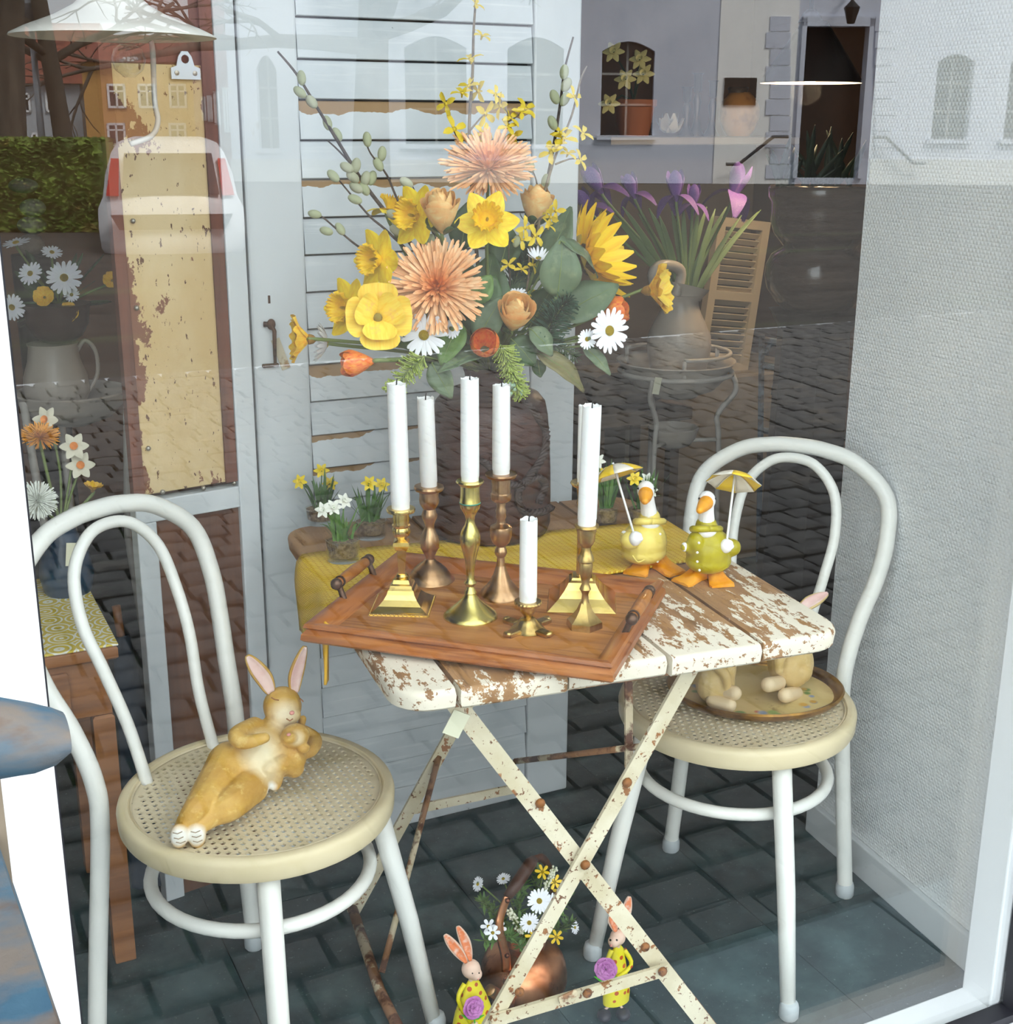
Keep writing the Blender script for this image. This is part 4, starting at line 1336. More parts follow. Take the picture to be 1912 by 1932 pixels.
# B: bronze, round stepped foot
t, p, k = stick('dark bronze candlestick with a round stepped foot behind the others', (812, 1093), 806, [
    ('drip_pan', [(917, 27), (921, 28), (925, 26), (928, 20)], {}),
    ('socket', [(926, 19), (936, 18), (943, 19), (950, 18), (958, 13), (962, 10)], {}),
    ('stem', [(960, 11), (966, 13), (972, 15), (978, 14), (984, 11), (990, 9), (996, 9), (1004, 13), (1014, 17), (1024, 18), (1034, 17.5), (1036, 16), (1044, 12), (1052, 8), (1058, 9)], {}),
    ('base', [(1055, 9), (1060, 13), (1066, 22), (1074, 31), (1082, 37), (1086, 41), (1089, 42), (1092, 46), (1095, 47), (1102, 47)], {'seg': 40})], BR_D)
candle('white candle standing rearmost in the dark bronze candlestick', p, 800, 750, 921, 16, (-.004, 0))
# C: tall smooth brass with patina ring
t, p, k = stick('tall smooth brass candlestick with a green patina ring and domed foot', (888, 1163), 887, [
    ('drip_pan', [(906, 25), (909, 26), (913, 22), (916, 19)], {}),
    ('socket', [(914, 18), (926, 17.5), (938, 18), (944, 19), (948, 19.5)], {}),
    ('stem', [(950, 19.5), (958, 18), (966, 13), (974, 9), (982, 8), (990, 10), (998, 15), (1008, 18.5), (1018, 19), (1028, 18), (1042, 14), (1058, 10.5), (1076, 8), (1092, 7.5), (1096, 9), (1099, 12), (1102, 11), (1106, 7), (1110, 8), (1115, 11), (1118, 12), (1121, 9)], {}),
    ('base', [(1118, 9), (1124, 12), (1132, 19), (1140, 28), (1148, 38), (1155, 47), (1159, 51), (1163, 52), (1168, 52)], {'seg': 40})], BR_G)
zz = zat(887, 948, p)
MB().lathe([(19 * k, zz - .0012), (20.2 * k, zz), (19 * k, zz + .0012)], 28, (p.x, p.y, 0), capb=False, capt=False).build('patina_ring', PATINA, t, smooth=180)
candle('tallest white candle, in the smooth brass candlestick with the green ring', p, 886, 713, 912, 17)
# D: fluted vase stem, trumpet foot
t, p, k = stick('brass candlestick with a fluted socket and trumpet foot in the second row', (945, 1124), 952, [
    ('drip_pan', [(892, 29), (895, 29.5), (899, 27), (902, 18)], {}),
    ('socket', [(900, 17.5), (928, 17), (930, 19), (938, 19), (942, 17.5), (946, 12)], {'flute': (14, .025), 'seg': 56}),
    ('stem', [(944, 9), (956, 8), (962, 10.5), (968, 9), (974, 10), (980, 7.5), (986, 9), (992, 20), (996, 21), (1012, 20), (1022, 16), (1030, 8), (1036, 11), (1041, 12), (1046, 10), (1050, 7), (1060, 7.5), (1068, 9)], {}),
    ('base', [(1066, 9), (1070, 10), (1082, 14), (1094, 20), (1104, 28), (1111, 35), (1115, 38), (1119, 41), (1124, 42), (1130, 42)], {'seg': 40})], BR_D)
candle('white candle with a chipped rim in the fluted candlestick of the second row', p, 951, 725, 897, 16.5)
# E: short with four feet
t, p, k = stick('short brass candlestick on a four-footed base at the front of the tray', (996, 1188), 994, [
    ('drip_pan', [(1134, 25), (1137, 26), (1141, 24), (1143, 15)], {'flute': (24, .02), 'seg': 72}),
    ('socket', [(1141, 15), (1150, 14.5), (1157, 12), (1162, 8), (1166, 8)], {}),
    ('base', [(1164, 8), (1167, 14), (1172, 18), (1178, 22), (1184, 30), (1188, 33), (1192, 34)], {'seg': 40, 'flute': (12, .02)})], BR_M)
ft = MB()
for s in range(4):
    R = rotz(.35 + s * math.pi / 2)
    c = Vector((p.x, p.y, TRAYZ))
    ft.bbox(c + R @ Vector((42 * k, 0, .0035)), (28 * k, 20 * k, .007), .0015, R)
    ft.ell(c + R @ Vector((55 * k, 0, .005)), (6 * k, 9 * k, 6 * k), R)
ft.build('foot', BR_M, t, smooth=40)
candle('short white candle in the low four-footed candlestick', p, 992, 980, 1139, 16.8)
# F: square flared foot, behind
t, p, k = stick('brass candlestick with a broad flared square foot behind the six-sided one', (1098, 1134), 1092, [
    ('drip_pan', [(910, 25), (913, 26), (917, 23), (920, 17)], {}),
    ('socket', [(918, 16), (940, 12), (950, 14), (962, 10), (968, 9)], {}),
    ('stem', [(966, 9), (980, 8), (990, 10), (996, 13), (1004, 12), (1010, 11), (1085, 11), (1088, 14)], {'flute': (12, .04), 'seg': 48})], BR_Y)
sq_base(t, p, k, [(1085, 18), (1089, 20), (1092, 25), (1096, 27), (1104, 32), (1116, 42), (1126, 54), (1132, 61), (1135, 63), (1140, 64), (1150, 64)], BR_Y, ang, axis_u=1098)
candle('white candle half hidden behind the front right candle', p, 1090, 766, 915, 14)
# G: six-sided foot
t, p, k = stick('brass candlestick with a six-sided foot in the front corner of the tray', (1103, 1182), 1105, [
    ('socket', [(990, 22), (994, 23), (997, 19), (1008, 17), (1020, 15.5), (1027, 12), (1032, 9)], {}),
    ('stem', [(1030, 9), (1038, 9), (1046, 12), (1054, 15.5), (1058, 15.5), (1061, 12), (1066, 13), (1080, 12), (1090, 9), (1100, 6.5), (1106, 9), (1111, 11), (1114, 9), (1120, 6), (1132, 7), (1138, 9)], {}),
    ('base', [(1136, 9), (1140, 11), (1150, 15), (1160, 23), (1168, 31), (1170, 34), (1186, 35), (1190, 35)], {'seg': 6, 'ang': .3, 'sm': 20})], BR_M)
candle('tall white candle in the candlestick with the six-sided foot', p, 1112, 765, 994, 17.8, (.004, 0))

# ------------------------------------------------------------------ brown stoneware vase
VASE = mat('brown_stoneware', (72, 42, 32), .42, layers=[((50, 30, 24), 6, .42, .62, (1, 1, 3)), ((94, 56, 40), 5, .56, .72, (1, 1, 2)), ((44, 28, 24), 18, .62, .72, (1, 1, 4))], bump=(16, .3, .006, (1, 1, 4)))
VROPE = mat('dark_clay_rope', (58, 42, 36), .6, bump=(90, .5, .002))
vp = px(925, 1000, z=TZ + .0068); vk = pscale(vp)
vase = thing('vase', 'big dark brown stoneware vase holding the bouquet, with a braided clay rope', 'vase', vp)
rows = [(690, 46), (694, 50), (702, 47), (716, 45), (726, 52), (734, 72), (742, 90), (756, 101), (780, 106), (830, 110), (880, 112), (930, 113), (975, 113), (992, 108), (1000, 98)]
prof = [(r * vk, max(zat(925, v, vp), TZ)) for (v, r) in reversed(rows)]
prof[0] = (prof[0][0], TZ + .0068); prof[1] = (prof[1][0], TZ + .012); prof[2] = (prof[2][0], TZ + .026)
ztop = prof[-1][1]
inn = [(r * vk * .86, zat(925, v, vp)) for (v, r) in ((690, 46), (716, 43), (740, 70))]
MB().lathe(prof + [(inn[0][0], inn[0][1] - .001), (inn[1][0], inn[1][1]), (inn[2][0], inn[2][1])], 48, (vp.x, vp.y, 0)).build('body', VASE, vase, smooth=60)
VMOUTH = Vector((vp.x, vp.y, ztop - .012))
def vsurf(u, v, out=0.004):
    # point on the vase skin in front, for a photo pixel
    z = zat(925, v, vp)
    for i in range(len(prof) - 1):
        if prof[i][1] <= z <= prof[i + 1][1]:
            f = (z - prof[i][1]) / max(1e-6, prof[i + 1][1] - prof[i][1]); r = prof[i][0] + (prof[i + 1][0] - prof[i][0]) * f
            break
    else: r = prof[5][0]
    s = max(-.97, min(.97, (u - 925) * vk / r))
    a = -YAW * 1.0
    fwd = -Vector((math.sin(YAW), math.cos(YAW), 0)); rt = Vector((math.cos(YAW), -math.sin(YAW), 0))
    return Vector((vp.x, vp.y, z)) + (rt * s + fwd * math.sqrt(1 - s * s)) * (r + out)
for pts in ([(985, 742), (1010, 775), (1022, 800), (1020, 840), (1000, 868), (985, 885)], [(985, 885), (975, 905), (985, 935), (1015, 945), (1034, 948)], [(985, 885), (1010, 880), (1022, 900), (1012, 925)], [(905, 835), (925, 850), (940, 870), (960, 885), (985, 885)]):
    pl = catmull([vsurf(u, v) for (u, v) in pts], 10)
    rope = MB()
    for s in range(3):
        q = []
        for i, pp in enumerate(pl):
            a = i * .9 + s * 2.1
            q.append(pp + Vector((math.cos(a) * .0035, 0, math.sin(a) * .0035)) + (pp - Vector((vp.x, vp.y, pp.z))).normalized() * math.cos(a) * .002)
        rope.tube(q, .0038, 6)
    rope.build('clay_rope', VROPE, vase, smooth=180)

# ------------------------------------------------------------------ little glass pots of daffodils
POTG = glass_mat('clear_glass_pot', 0.07)
SOIL = mat('coarse_brown_soil', (146, 122, 94), .95, layers=[((96, 76, 58), 150, .45, .6, (1, 1, 1)), ((160, 140, 112), 200, .62, .7, (1, 1, 1))], bump=(200, .8, .004))
GR1 = mat('blade_green', (84, 122, 58), .5, layers=[((60, 96, 44), 20, .4, .65, (1, 1, 1))])
GR2 = mat('fresh_blade_green', (112, 150, 74), .5, layers=[((86, 126, 60), 20, .4, .65, (1, 1, 1))])
MINIY = mat('small_daffodil_yellow', (244, 214, 44), .5)
MINIW = mat('small_narcissus_white', (240, 240, 226), .5)
def blade(mb, p, d, L_, w, droop, rr):
    side = d.cross(Vector((0, 0, 1))).normalized() if abs(d.z) < .98 else Vector((1, 0, 0))
    side = (side + Vector((rr.uniform(-.5, .5), rr.uniform(-.5, .5), 0))).normalized()
    hz = Vector((d.x, d.y, 0))
    rows = []
    for i in range(6):
        t = i / 5
        c = p + d * L_ * t + (hz * .6 - Vector((0, 0, 1))) * droop * L_ * t * t * t
        ww = w * (1 - t ** 3) * (.7 + .6 * t if t < .5 else 1.0)
        rows.append([c - side * ww, c, c + side * ww])
    mb.grid(rows)
def mini_head_mesh(m, name):
    mb = MB()
    for k in range(6):
        R = rotz(k * math.pi / 3)
        pts = [[R @ Vector((x, y, z)) for (x, y, z) in r] for r in ([(.002, -.0015, 0), (.002, 0, 0), (.002, .0015, 0)], [(.008, -.0042, .001), (.008, 0, .002), (.008, .0042, .001)], [(.014, -.0015, 0), (.015, 0, 0), (.014, .0015, 0)])]
        mb.grid(pts)
    mb.lathe([(.003, 0), (.0042, .003), (.0052, .006), (.0046, .0062), (.003, .002)], 10, capt=False)
    me = mb.mesh(name, (0, 0, 0), 180); me.materials.append(m)
    return me
HY = mini_head_mesh(MINIY, 'blossom'); HW = mini_head_mesh(MINIW, 'blossom')
def glass_pot(label, uv, rpx, hpx, blades, heads, gm, seed, zoff=.0004):
    p = px(*uv, z=TZ + zoff); k = pscale(p); rr = random.Random(seed)
    t = thing('flower_pot', label, 'flower pot', p, 'little glass pots of daffodils')
    r, h = rpx * k, hpx * k
    MB().lathe([(r * .9, 0), (r * .93, .001), (r, h), (r * .94, h), (r * .88, .008), (0.0005, .007)], 28, p, capt=False).build('glass', POTG, t, smooth=50)
    MB().lathe([(r * .84, .009), (r * .92, h * .9), (r * .5, h * .96), (.0005, h * .94)], 24, p, capt=False).build('soil', SOIL, t, smooth=60)
    mb = MB(); top = p + Vector((0, 0, h * .9))
    for i in range(blades[0]):
        a = rr.uniform(0, 6.28); s = abs(rr.gauss(0, .34)); d = Vector((math.cos(a) * s, math.sin(a) * s, 1)).normalized()
        blade(mb, top + Vector((math.cos(a) * r * .55 * rr.random(), math.sin(a) * r * .55 * rr.random(), 0)), d, blades[1] * k * rr.uniform(.6, 1.1), 3.6 * k * rr.uniform(.7, 1.2), rr.choice((.02, .1, .45)), rr)
    mb.build('leaf_blades', gm, t, smooth=180)
    for (u, v, me, nx) in heads:
        q = px(u, v, y=p.y + rr.uniform(-.01, .01))
        MB().tube(catmull([top + Vector((rr.uniform(-.4, .4) * r, rr.uniform(-.4, .4) * r, 0)), (top + q) / 2 + Vector((0, 0, .006)), q], 4), .0012, 5).build('flower_stem', gm, t)
        n = (CAM - q).normalized() + Vector((nx, 0, .35))
        inst(me, 'blossom', t, Matrix.Translation(q) @ frame_of(n).to_4x4())
    return t
glass_pot('glass pot of yellow daffodils at the back corner of the table', (607, 986), 31, 30, (34, 82), [(566, 909, HY, -.6), (607, 888, HY, 0), (623, 912, HY, .1)], GR1, 2)
glass_pot('glass pot of white narcissus standing on the yellow runner', (648, 1056), 33, 42, (40, 78), [(630, 957, HW, .1), (650, 945, HW, .5), (610, 962, HW, -.4)], GR2, 5, .0068)
glass_pot('glass pot of two yellow daffodils next to the bronze candlestick', (700, 1013), 30, 34, (38, 86), [(697, 912, HY, -.1), (721, 915, HY, .3)], GR1, 9)
glass_pot('glass pot of a yellow daffodil behind the front right candle', (1143, 990), 24, 34, (22, 95), [(1138, 893, HY, 0), (1129, 870, HW, -.5)], GR1, 12)
glass_pot('glass pot of white narcissus behind the goose in the pale yellow coat', (1212, 990), 30, 34, (30, 92), [(1198, 903, HY, 0), (1222, 905, HW, .4), (1228, 925, HW, .4)], GR1, 15)
# ------------------------------------------------------------------ the bouquet: every stem is a thing of its own
STEMG = mat('stem_green', (112, 128, 70), .55)
GRP = 'artificial flowers in the brown vase'
def nrm(a, b, c):
    return (RGT * a + UPV * b - FWD * c).normalized()
def petal_mesh(name, m, L_=1.0, W=.36, cup=.25, tip=.0, pw=1.0, ruf=0.0, n=7, mm=5, fold=0.0, base=.12):
    """petal along +X, width Y, rising in Z"""
    mb = MB(); rows = []
    for i in range(n + 1):
        t = i / n
        w = W * (math.sin(math.pi * min(1, (t * .92 + .04)) ** pw) ** .8) * (1 - .0 * t) + base * W * (1 - t)
        row = []
        for j in range(mm):
            s = j / (mm - 1) * 2 - 1
            z = cup * t * t * L_ + tip * t ** 4 * L_ + fold * abs(s) * w + ruf * math.sin(s * 7 + t * 5) * t * t
            x = t * L_ - (ruf * .6 * abs(math.sin(s * 5)) if i == n else 0)
            row.append(Vector((x, s * w, z - .12 * w * (s * s) * (1 if cup >= 0 else -1))))
        rows.append(row)
    mb.grid(rows)
    me = mb.mesh(name, (0, 0, 0), 180); me.materials.append(m)
    return me
def flower(name, label, cat, head_uv, Y, n, parts, size_px, stem=True, base=None, stem_m=STEMG, group=GRP, stem_r=.0028, stem_from=0.0):
    """parts: (part name, mesh, matrix) in unit size with +Z as the facing direction"""
    h = px(*head_uv, y=Y); k = pscale(h) * size_px
    b = VMOUTH if base is None else base
    t = thing(name, label, cat, b, group)
    R = frame_of(n, Vector((0, 0, 1)))
    W4 = Matrix.Translation(h) @ R.to_4x4() @ Matrix.Scale(k, 4)
    if stem:
        d = h - b
        e = h - Vector(n) * k * stem_from
        mid = b + d * .5 + Vector((0, 0, .03 * d.length)) - Vector(n) * .12 * d.length
        st = catmull([b + Vector((d.x, d.y, 0)) * .06, mid, e - Vector(n) * k * .45, e], 6)
        MB().tube(st, [stem_r * 1.15, stem_r], 7).build('stem', stem_m, t, smooth=180)
    for (nm, me, M4) in parts:
        inst(me, nm, t, W4 @ M4)
    return t
def RZ(a): return Matrix.Rotation(a, 4, 'Z')
def RY(a): return Matrix.Rotation(a, 4, 'Y')
def TZm(z): return Matrix.Translation((0, 0, z))
def lathe_mesh(name, m, prof, seg=24, sm=60, ruf=None):
    mb = MB(); mb.lathe(prof, seg, capb=False, capt=False)
    if ruf:
        zt = max(p[1] for p in prof)
        for v in mb.v:
            f = max(0, (v.z - ruf[2]) / max(1e-6, zt - ruf[2]))
            a = math.atan2(v.y, v.x)
            v.x *= 1 + ruf[1] * f * math.sin(ruf[0] * a); v.y *= 1 + ruf[1] * f * math.sin(ruf[0] * a)
            v.z += ruf[1] * .7 * f * math.cos(ruf[0] * a * 2)
    me = mb.mesh(name, (0, 0, 0), sm); me.materials.append(m)
    return me
# --- materials
DAF = mat('daffodil_petal', (252, 226, 50), .5, layers=[((240, 196, 26), 3, .4, .65, (1, 3, 1))], sss=.1)
DAFC = mat('daffodil_trumpet', (248, 204, 20), .5, layers=[((232, 168, 10), 4, .45, .7, (1, 1, 1))], sss=.1)
MUM = mat('peach_quill', (252, 190, 134), .55, layers=[((254, 212, 166), 3, .4, .65, (1, 1, 1))], blobs=[((0, 0, .35), .55, .9, (252, 160, 84))], sss=.1)
ROSE = mat('peach_rose_petal', (252, 204, 136), .5, layers=[((248, 184, 116), 2.2, .45, .7, (1, 1, 1)), ((254, 226, 160), 2.0, .5, .7, (1, 1, 2))], sss=.12)
POP = mat('yellow_poppy_petal', (252, 218, 84), .5, layers=[((250, 200, 60), 3, .45, .68, (.5, 5, 1)), ((240, 178, 110), 2.0, .58, .72, (1, 1, 1))], sss=.12)
POPO = mat('orange_yellow_poppy_petal', (252, 204, 60), .5, layers=[((244, 168, 40), 3, .45, .66, (.5, 5, 1)), ((250, 212, 80), 2.4, .5, .7, (1, 1, 1))], sss=.12)
SUNP = mat('sunflower_petal', (255, 216, 28), .5, layers=[((250, 192, 12), 2.5, .45, .7, (.5, 4, 1))], sss=.08)
SUNC = mat('sunflower_disc', (96, 66, 26), .8, bump=(40, .8, .05))
TUL = mat('orange_tulip_petal', (236, 112, 44), .45, layers=[((240, 150, 56), 2.2, .42, .62, (1, 3, 1)), ((220, 80, 40), 2.6, .55, .7, (1, 3, 1))], sss=.1)
TULG = mat('tulip_petal_base', (190, 168, 70), .5)
DSY = mat('daisy_petal', (244, 245, 250), .5, sss=.05)
DSYC = mat('daisy_disc', (242, 204, 30), .7, bump=(20, .8, .1))
LEAF1 = mat('grey_green_leaf', (104, 122, 92), .5, layers=[((86, 106, 78), 14, .42, .62, (1, 1, 1)), ((124, 138, 104), 40, .55, .7, (1, 1, 1))])
LEAF2 = mat('deep_green_leaf', (66, 92, 52), .45, layers=[((48, 72, 42), 16, .42, .62, (1, 1, 1))])
LEAF3 = mat('olive_brown_leaf', (120, 112, 70), .5, layers=[((92, 96, 62), 14, .45, .65, (1, 1, 1))])
LEAF4 = mat('bright_green_leaf', (98, 128, 62), .5, layers=[((74, 104, 50), 30, .45, .62, (1, 1, 1))])
TWIG = mat('dark_twig_bark', (84, 70, 62), .8, layers=[((58, 48, 44), 60, .45, .6, (1, 1, 1))])
TWIG2 = mat('forsythia_bark', (134, 118, 96), .8, layers=[((104, 90, 74), 60, .45, .6, (1, 1, 1))])
CATK = mat('willow_catkin', (206, 206, 180), .9, layers=[((176, 180, 140), 60, .45, .65, (1, 1, 1))], bump=(300, .6, .002))
CATG = mat('green_willow_catkin', (196, 200, 164), .9, layers=[((168, 176, 132), 60, .45, .65, (1, 1, 1))], bump=(300, .6, .002))
FORS = mat('forsythia_blossom', (238, 210, 64), .5, layers=[((226, 190, 44), 200, .45, .65, (1, 1, 1))])
# --- unit meshes
M_DP = petal_mesh('petal', DAF, 1.0, .34, .10, .05, .9, .02)
M_DP2 = petal_mesh('petal', DAF, 1.0, .34, -.10, -.10, .9, .03)
M_DC = lathe_mesh('trumpet', DAFC, [(.12, -.02), (.20, .10), (.30, .30), (.36, .45), (.46, .54), (.44, .55), (.33, .44), (.26, .28), (.15, .08), (.02, .04)], 48, 80, (12, .10, .25))
M_DSt = MB().ell((0, 0, .25), (.05, .05, .16), None, 8, 6).mesh('stamen', (0, 0, 0), 180); M_DSt.materials.append(DSYC)
def daff_parts(back=False):
    P = []
    for k in range(6):
        P.append(('petal', M_DP2 if back else M_DP, RZ(k * math.pi / 3 + (.1 if k % 2 else 0)) @ TZm(.02 if k % 2 else 0)))
    P.append(('trumpet', M_DC, Matrix.Identity(4))); P.append(('stamen', M_DSt, Matrix.Identity(4)))
    return P
def mum_mesh(seed):
    rr = random.Random(seed); mb = MB()
    for ring, (cnt, el, L_) in enumerate(((34, -.05, .95), (36, .08, 1.0), (38, .22, 1.0), (38, .36, .96), (36, .52, .88), (32, .70, .78), (28, .90, .66), (22, 1.1, .54), (14, 1.3, .46))):
        for i in range(cnt):
            a = 2 * math.pi * (i + .5 * (ring % 2)) / cnt + rr.uniform(-.1, .1); e = el + rr.uniform(-.1, .1)
            d = Vector((math.cos(a) * math.cos(e), math.sin(a) * math.cos(e), math.sin(e) * .8))
            l = L_ * rr.uniform(.86, 1.08)
            s = Vector((-math.sin(a), math.cos(a), 0))
            up = d.cross(s)
            b = Vector((0, 0, .05)) + d * .1
            w = .034 * rr.uniform(.8, 1.2); bend = rr.uniform(-.08, .14) * (1 if e > .5 else 1)
            rows = []
            for t, ww in ((0, .5), (.35, .8), (.75, 1.0), (.95, .9), (1.0, .35)):
                c = b + d * l * t + up * bend * t * t
                rows.append([c - s * w * ww + up * w * .7 * ww, c - up * w * .25, c + s * w * ww + up * w * .7 * ww])
            mb.grid(rows)
    mb.ell((0, 0, .0), (.22, .22, .16), None, 12, 8)
    me = mb.mesh('quills', (0, 0, 0), 180); me.materials.append(MUM)
    return me
M_MUM = [mum_mesh(1), mum_mesh(2)]
def rose_petal(name, r0, z0, r1, z1, flare, span, m=ROSE):
    """curved patch wrapped round the bud"""
    mb = MB(); rows = []
    n = 8; mm = 9
    for i in range(n + 1):
        t = i / n
        row = []
        for j in range(mm):
            s = j / (mm - 1) * 2 - 1
            edge = 1 - .28 * s * s * t - .1 * abs(s) ** 4
            tt = t * edge
            r = r0 + (r1 - r0) * math.sin(tt * math.pi / 2) - (.18 * max(0, tt - .7)) + flare * max(0, tt - .72) * 2.2 * (1 - .4 * s * s)
            a = s * span / 2 * (.35 + .65 * math.sin(min(1, t * 1.5 + .1) * math.pi / 2))
            row.append(Vector((r * math.cos(a), r * math.sin(a), z0 + (z1 - z0) * tt)))
        rows.append(row)
    mb.grid(rows)
    me = mb.mesh(name, (0, 0, 0), 180); me.materials.append(m)
    return me
RP_o = rose_petal('petal', .12, -1.0, .86, .66, .22, 2.4)
RP_m = rose_petal('petal', .12, -.95, .76, .90, .0, 2.6)
RP_i = rose_petal('petal', .10, -.9, .62, 1.06, -.12, 2.8)
RP_c = rose_petal('petal', .10, -.85, .45, 1.14, -.16, 3.2)
RP_k = rose_petal('petal', .08, -.8, .26, 1.18, -.1, 4.2)
M_RB = MB().ell((0, 0, .2), (.42, .42, .82), None, 16, 12).mesh('bud_core', (0, 0, 0), 180); M_RB.materials.append(ROSE)
SEP = rose_petal('sepal', .10, -1.05, .86, -.35, .02, .8, LEAF2)
def rose_parts():
    P = []
    for me, cnt, ph in ((RP_o, 4, 0), (RP_m, 3, .6), (RP_i, 3, .1), (RP_c, 2, .9), (RP_k, 2, .3)):
        for k in range(cnt): P.append(('petal', me, RZ(ph + 2 * math.pi * k / cnt)))
    P.append(('bud_core', M_RB, Matrix.Identity(4)))
    for k in range(5): P.append(('sepal', SEP, RZ(.3 + 2 * math.pi * k / 5)))
    return P
def cup_petal(name, m, ang, ruf):
    mb = MB(); rows = []
    n = 8; mm = 9
    for i in range(n + 1):
        t = i / n
        row = []
        for j in range(mm):
            s = j / (mm - 1) * 2 - 1
            w = .62 * math.sin(min(1.0, t * .8 + .12) * math.pi / 2) * (1 - .25 * max(0, t - .8) * 5 * s * s)
            e = ang * (.25 + .75 * t)
            x = t * math.cos(ang * (1 - .35 * t)); z = t * math.sin(ang * (1 - .25 * t))
            z += ruf * math.sin(s * 8 + 1.3) * t ** 3 + .10 * s * s * t
            row.append(Vector((x - .10 * s * s * t, s * w, z)))
        rows.append(row)
    mb.grid(rows)
    me = mb.mesh(name, (0, 0, 0), 180); me.materials.append(m)
    return me
POP_o = cup_petal('petal', POP, .62, .06); POP_i = cup_petal('petal', POP, 1.08, .07)
POP_s = cup_petal('petal', POPO, .80, .05); POP_t = cup_petal('petal', POPO, 1.0, .05)
POPC = MB().ell((0, 0, .12), (.13, .13, .16), None, 10, 8).mesh('seed_pod', (0, 0, 0), 180); POPC.materials.append(mat('poppy_pod', (140, 124, 56), .8))
CALY = MB().lathe([(.03, -.28), (.16, -.14), (.20, .02), (.1, .1)], 10).mesh('calyx', (0, 0, 0), 60); CALY.materials.append(mat('poppy_calyx', (150, 112, 48), .7))
def poppy_parts(o, i, n1=4, n2=3):
    P = [('petal', o, RZ(2 * math.pi * k / n1)) for k in range(n1)] + [('petal', i, RZ(.5 + 2 * math.pi * k / n2) @ Matrix.Scale(.86, 4)) for k in range(n2)]
    return P + [('seed_pod', POPC, Matrix.Identity(4)), ('calyx', CALY, Matrix.Identity(4))]
TP_ = rose_petal('petal', .06, -1.05, .88, 1.0, -.34, 2.5, TUL)
TPi = rose_petal('petal', .06, -1.0, .80, .92, -.30, 2.5, TUL)
def tulip_parts():
    return [('petal', TP_, RZ(2.094 * k)) for k in range(3)] + [('petal', TPi, RZ(1.047 + 2.094 * k)) for k in range(3)]
def daisy_mesh(n, droop, w=.115):
    mb = MB(); rr = random.Random(n)
    for k in range(n):
        a = 2 * math.pi * k / n + rr.uniform(-.08, .08); R = rotz(a); dz = rr.uniform(-.06, .06) + droop; L_ = rr.uniform(.9, 1.05)
        rows = []
        for t, ww in ((.18, .45), (.4, .8), (.7, 1.0), (.92, .8), (1.0, .3)):
            rows.append([R @ Vector((t * L_, s * w * ww, dz * t * t - abs(s) * .02)) for s in (-1, 0, 1)])
        mb.grid(rows)
    me = mb.mesh('petals', (0, 0, 0), 180); me.materials.append(DSY)
    return me
M_DSY = daisy_mesh(20, .05); M_DSYd = daisy_mesh(18, .55)
M_DSC = MB().ell((0, 0, .03), (.23, .23, .11), None, 12, 8).mesh('disc', (0, 0, 0), 180); M_DSC.materials.append(DSYC)
def daisy_parts(d=False): return [('petals', M_DSYd if d else M_DSY, Matrix.Identity(4)), ('disc', M_DSC, Matrix.Identity(4))]
M_SP = petal_mesh('petal', SUNP, 1.0, .19, .30, .05, .8, .015, 7, 3, .1)
M_SC = MB().ell((0, 0, .0), (.36, .36, .14), None, 16, 8).mesh('disc', (0, 0, 0), 180); M_SC.materials.append(SUNC)
def sun_parts():
    P = [('petal', M_SP, RZ(2 * math.pi * k / 16) @ RY(-.12) @ Matrix.Translation((.16, 0, 0))) for k in range(16)]
    P += [('petal', M_SP, RZ(.2 + 2 * math.pi * k / 15) @ RY(-.45) @ Matrix.Translation((.14, 0, .02)) @ Matrix.Scale(.92, 4)) for k in range(15)]
    return P + [('disc', M_SC, Matrix.Identity(4))]

# --- blooms
flower('chrysanthemum', 'peach quilled chrysanthemum topping the bouquet', 'chrysanthemum', (922, 322), 2.00, nrm(.05, .55, .8), [('quills', M_MUM[0], Matrix.Identity(4))], 84)
flower('chrysanthemum', 'large peach quilled chrysanthemum at the front of the bouquet', 'chrysanthemum', (824, 545), 1.88, nrm(.0, .12, 1), [('quills', M_MUM[1], Matrix.Identity(4))], 88)
flower('daffodil', 'yellow daffodil facing forward under the upper chrysanthemum', 'daffodil', (919, 419), 1.90, nrm(.05, .12, 1), daff_parts(), 62)
flower('daffodil', 'yellow daffodil turned sideways next to the upper peach rose', 'daffodil', (786, 408), 1.93, nrm(-.55, -.05, .75), daff_parts(), 62)
flower('daffodil', 'yellow daffodil above the yellow poppy, with its trumpet pointing left', 'daffodil', (716, 490), 1.92, nrm(-.65, -.12, .7), daff_parts(), 62)
flower('daffodil', 'lowest yellow daffodil, tucked behind the open yellow poppy', 'daffodil', (660, 582), 1.93, nrm(-.65, -.05, .75), daff_parts(), 62)
flower('daffodil', 'yellow daffodil seen from behind among the willow twigs', 'daffodil', (738, 398), 2.00, nrm(.1, .75, .1), daff_parts(True), 48)
flower('rose', 'peach rose bud at the upper left of the forward daffodil', 'rose', (833, 402), 1.88, nrm(-.05, .80, .58), rose_parts(), 41, stem_from=1.0)
flower('rose', 'peach rose in the middle, above the orange tulip', 'rose', (972, 594), 1.86, nrm(.15, .55, .8), rose_parts(), 40, stem_from=1.0)
flower('rose', 'pale peach rose half hidden behind the dark twigs', 'rose', (1012, 390), 2.00, nrm(.1, .9, .35), rose_parts(), 36, stem_from=1.0)
flower('poppy', 'wide open yellow poppy left of the front chrysanthemum', 'poppy', (712, 600), 1.88, nrm(.2, -.05, .95), poppy_parts(POP_o, POP_i), 68)
flower('poppy', 'orange-yellow poppy facing left at the edge of the bouquet', 'poppy', (584, 640), 1.93, nrm(-.95, .0, .25), poppy_parts(POP_s, POP_t), 52)
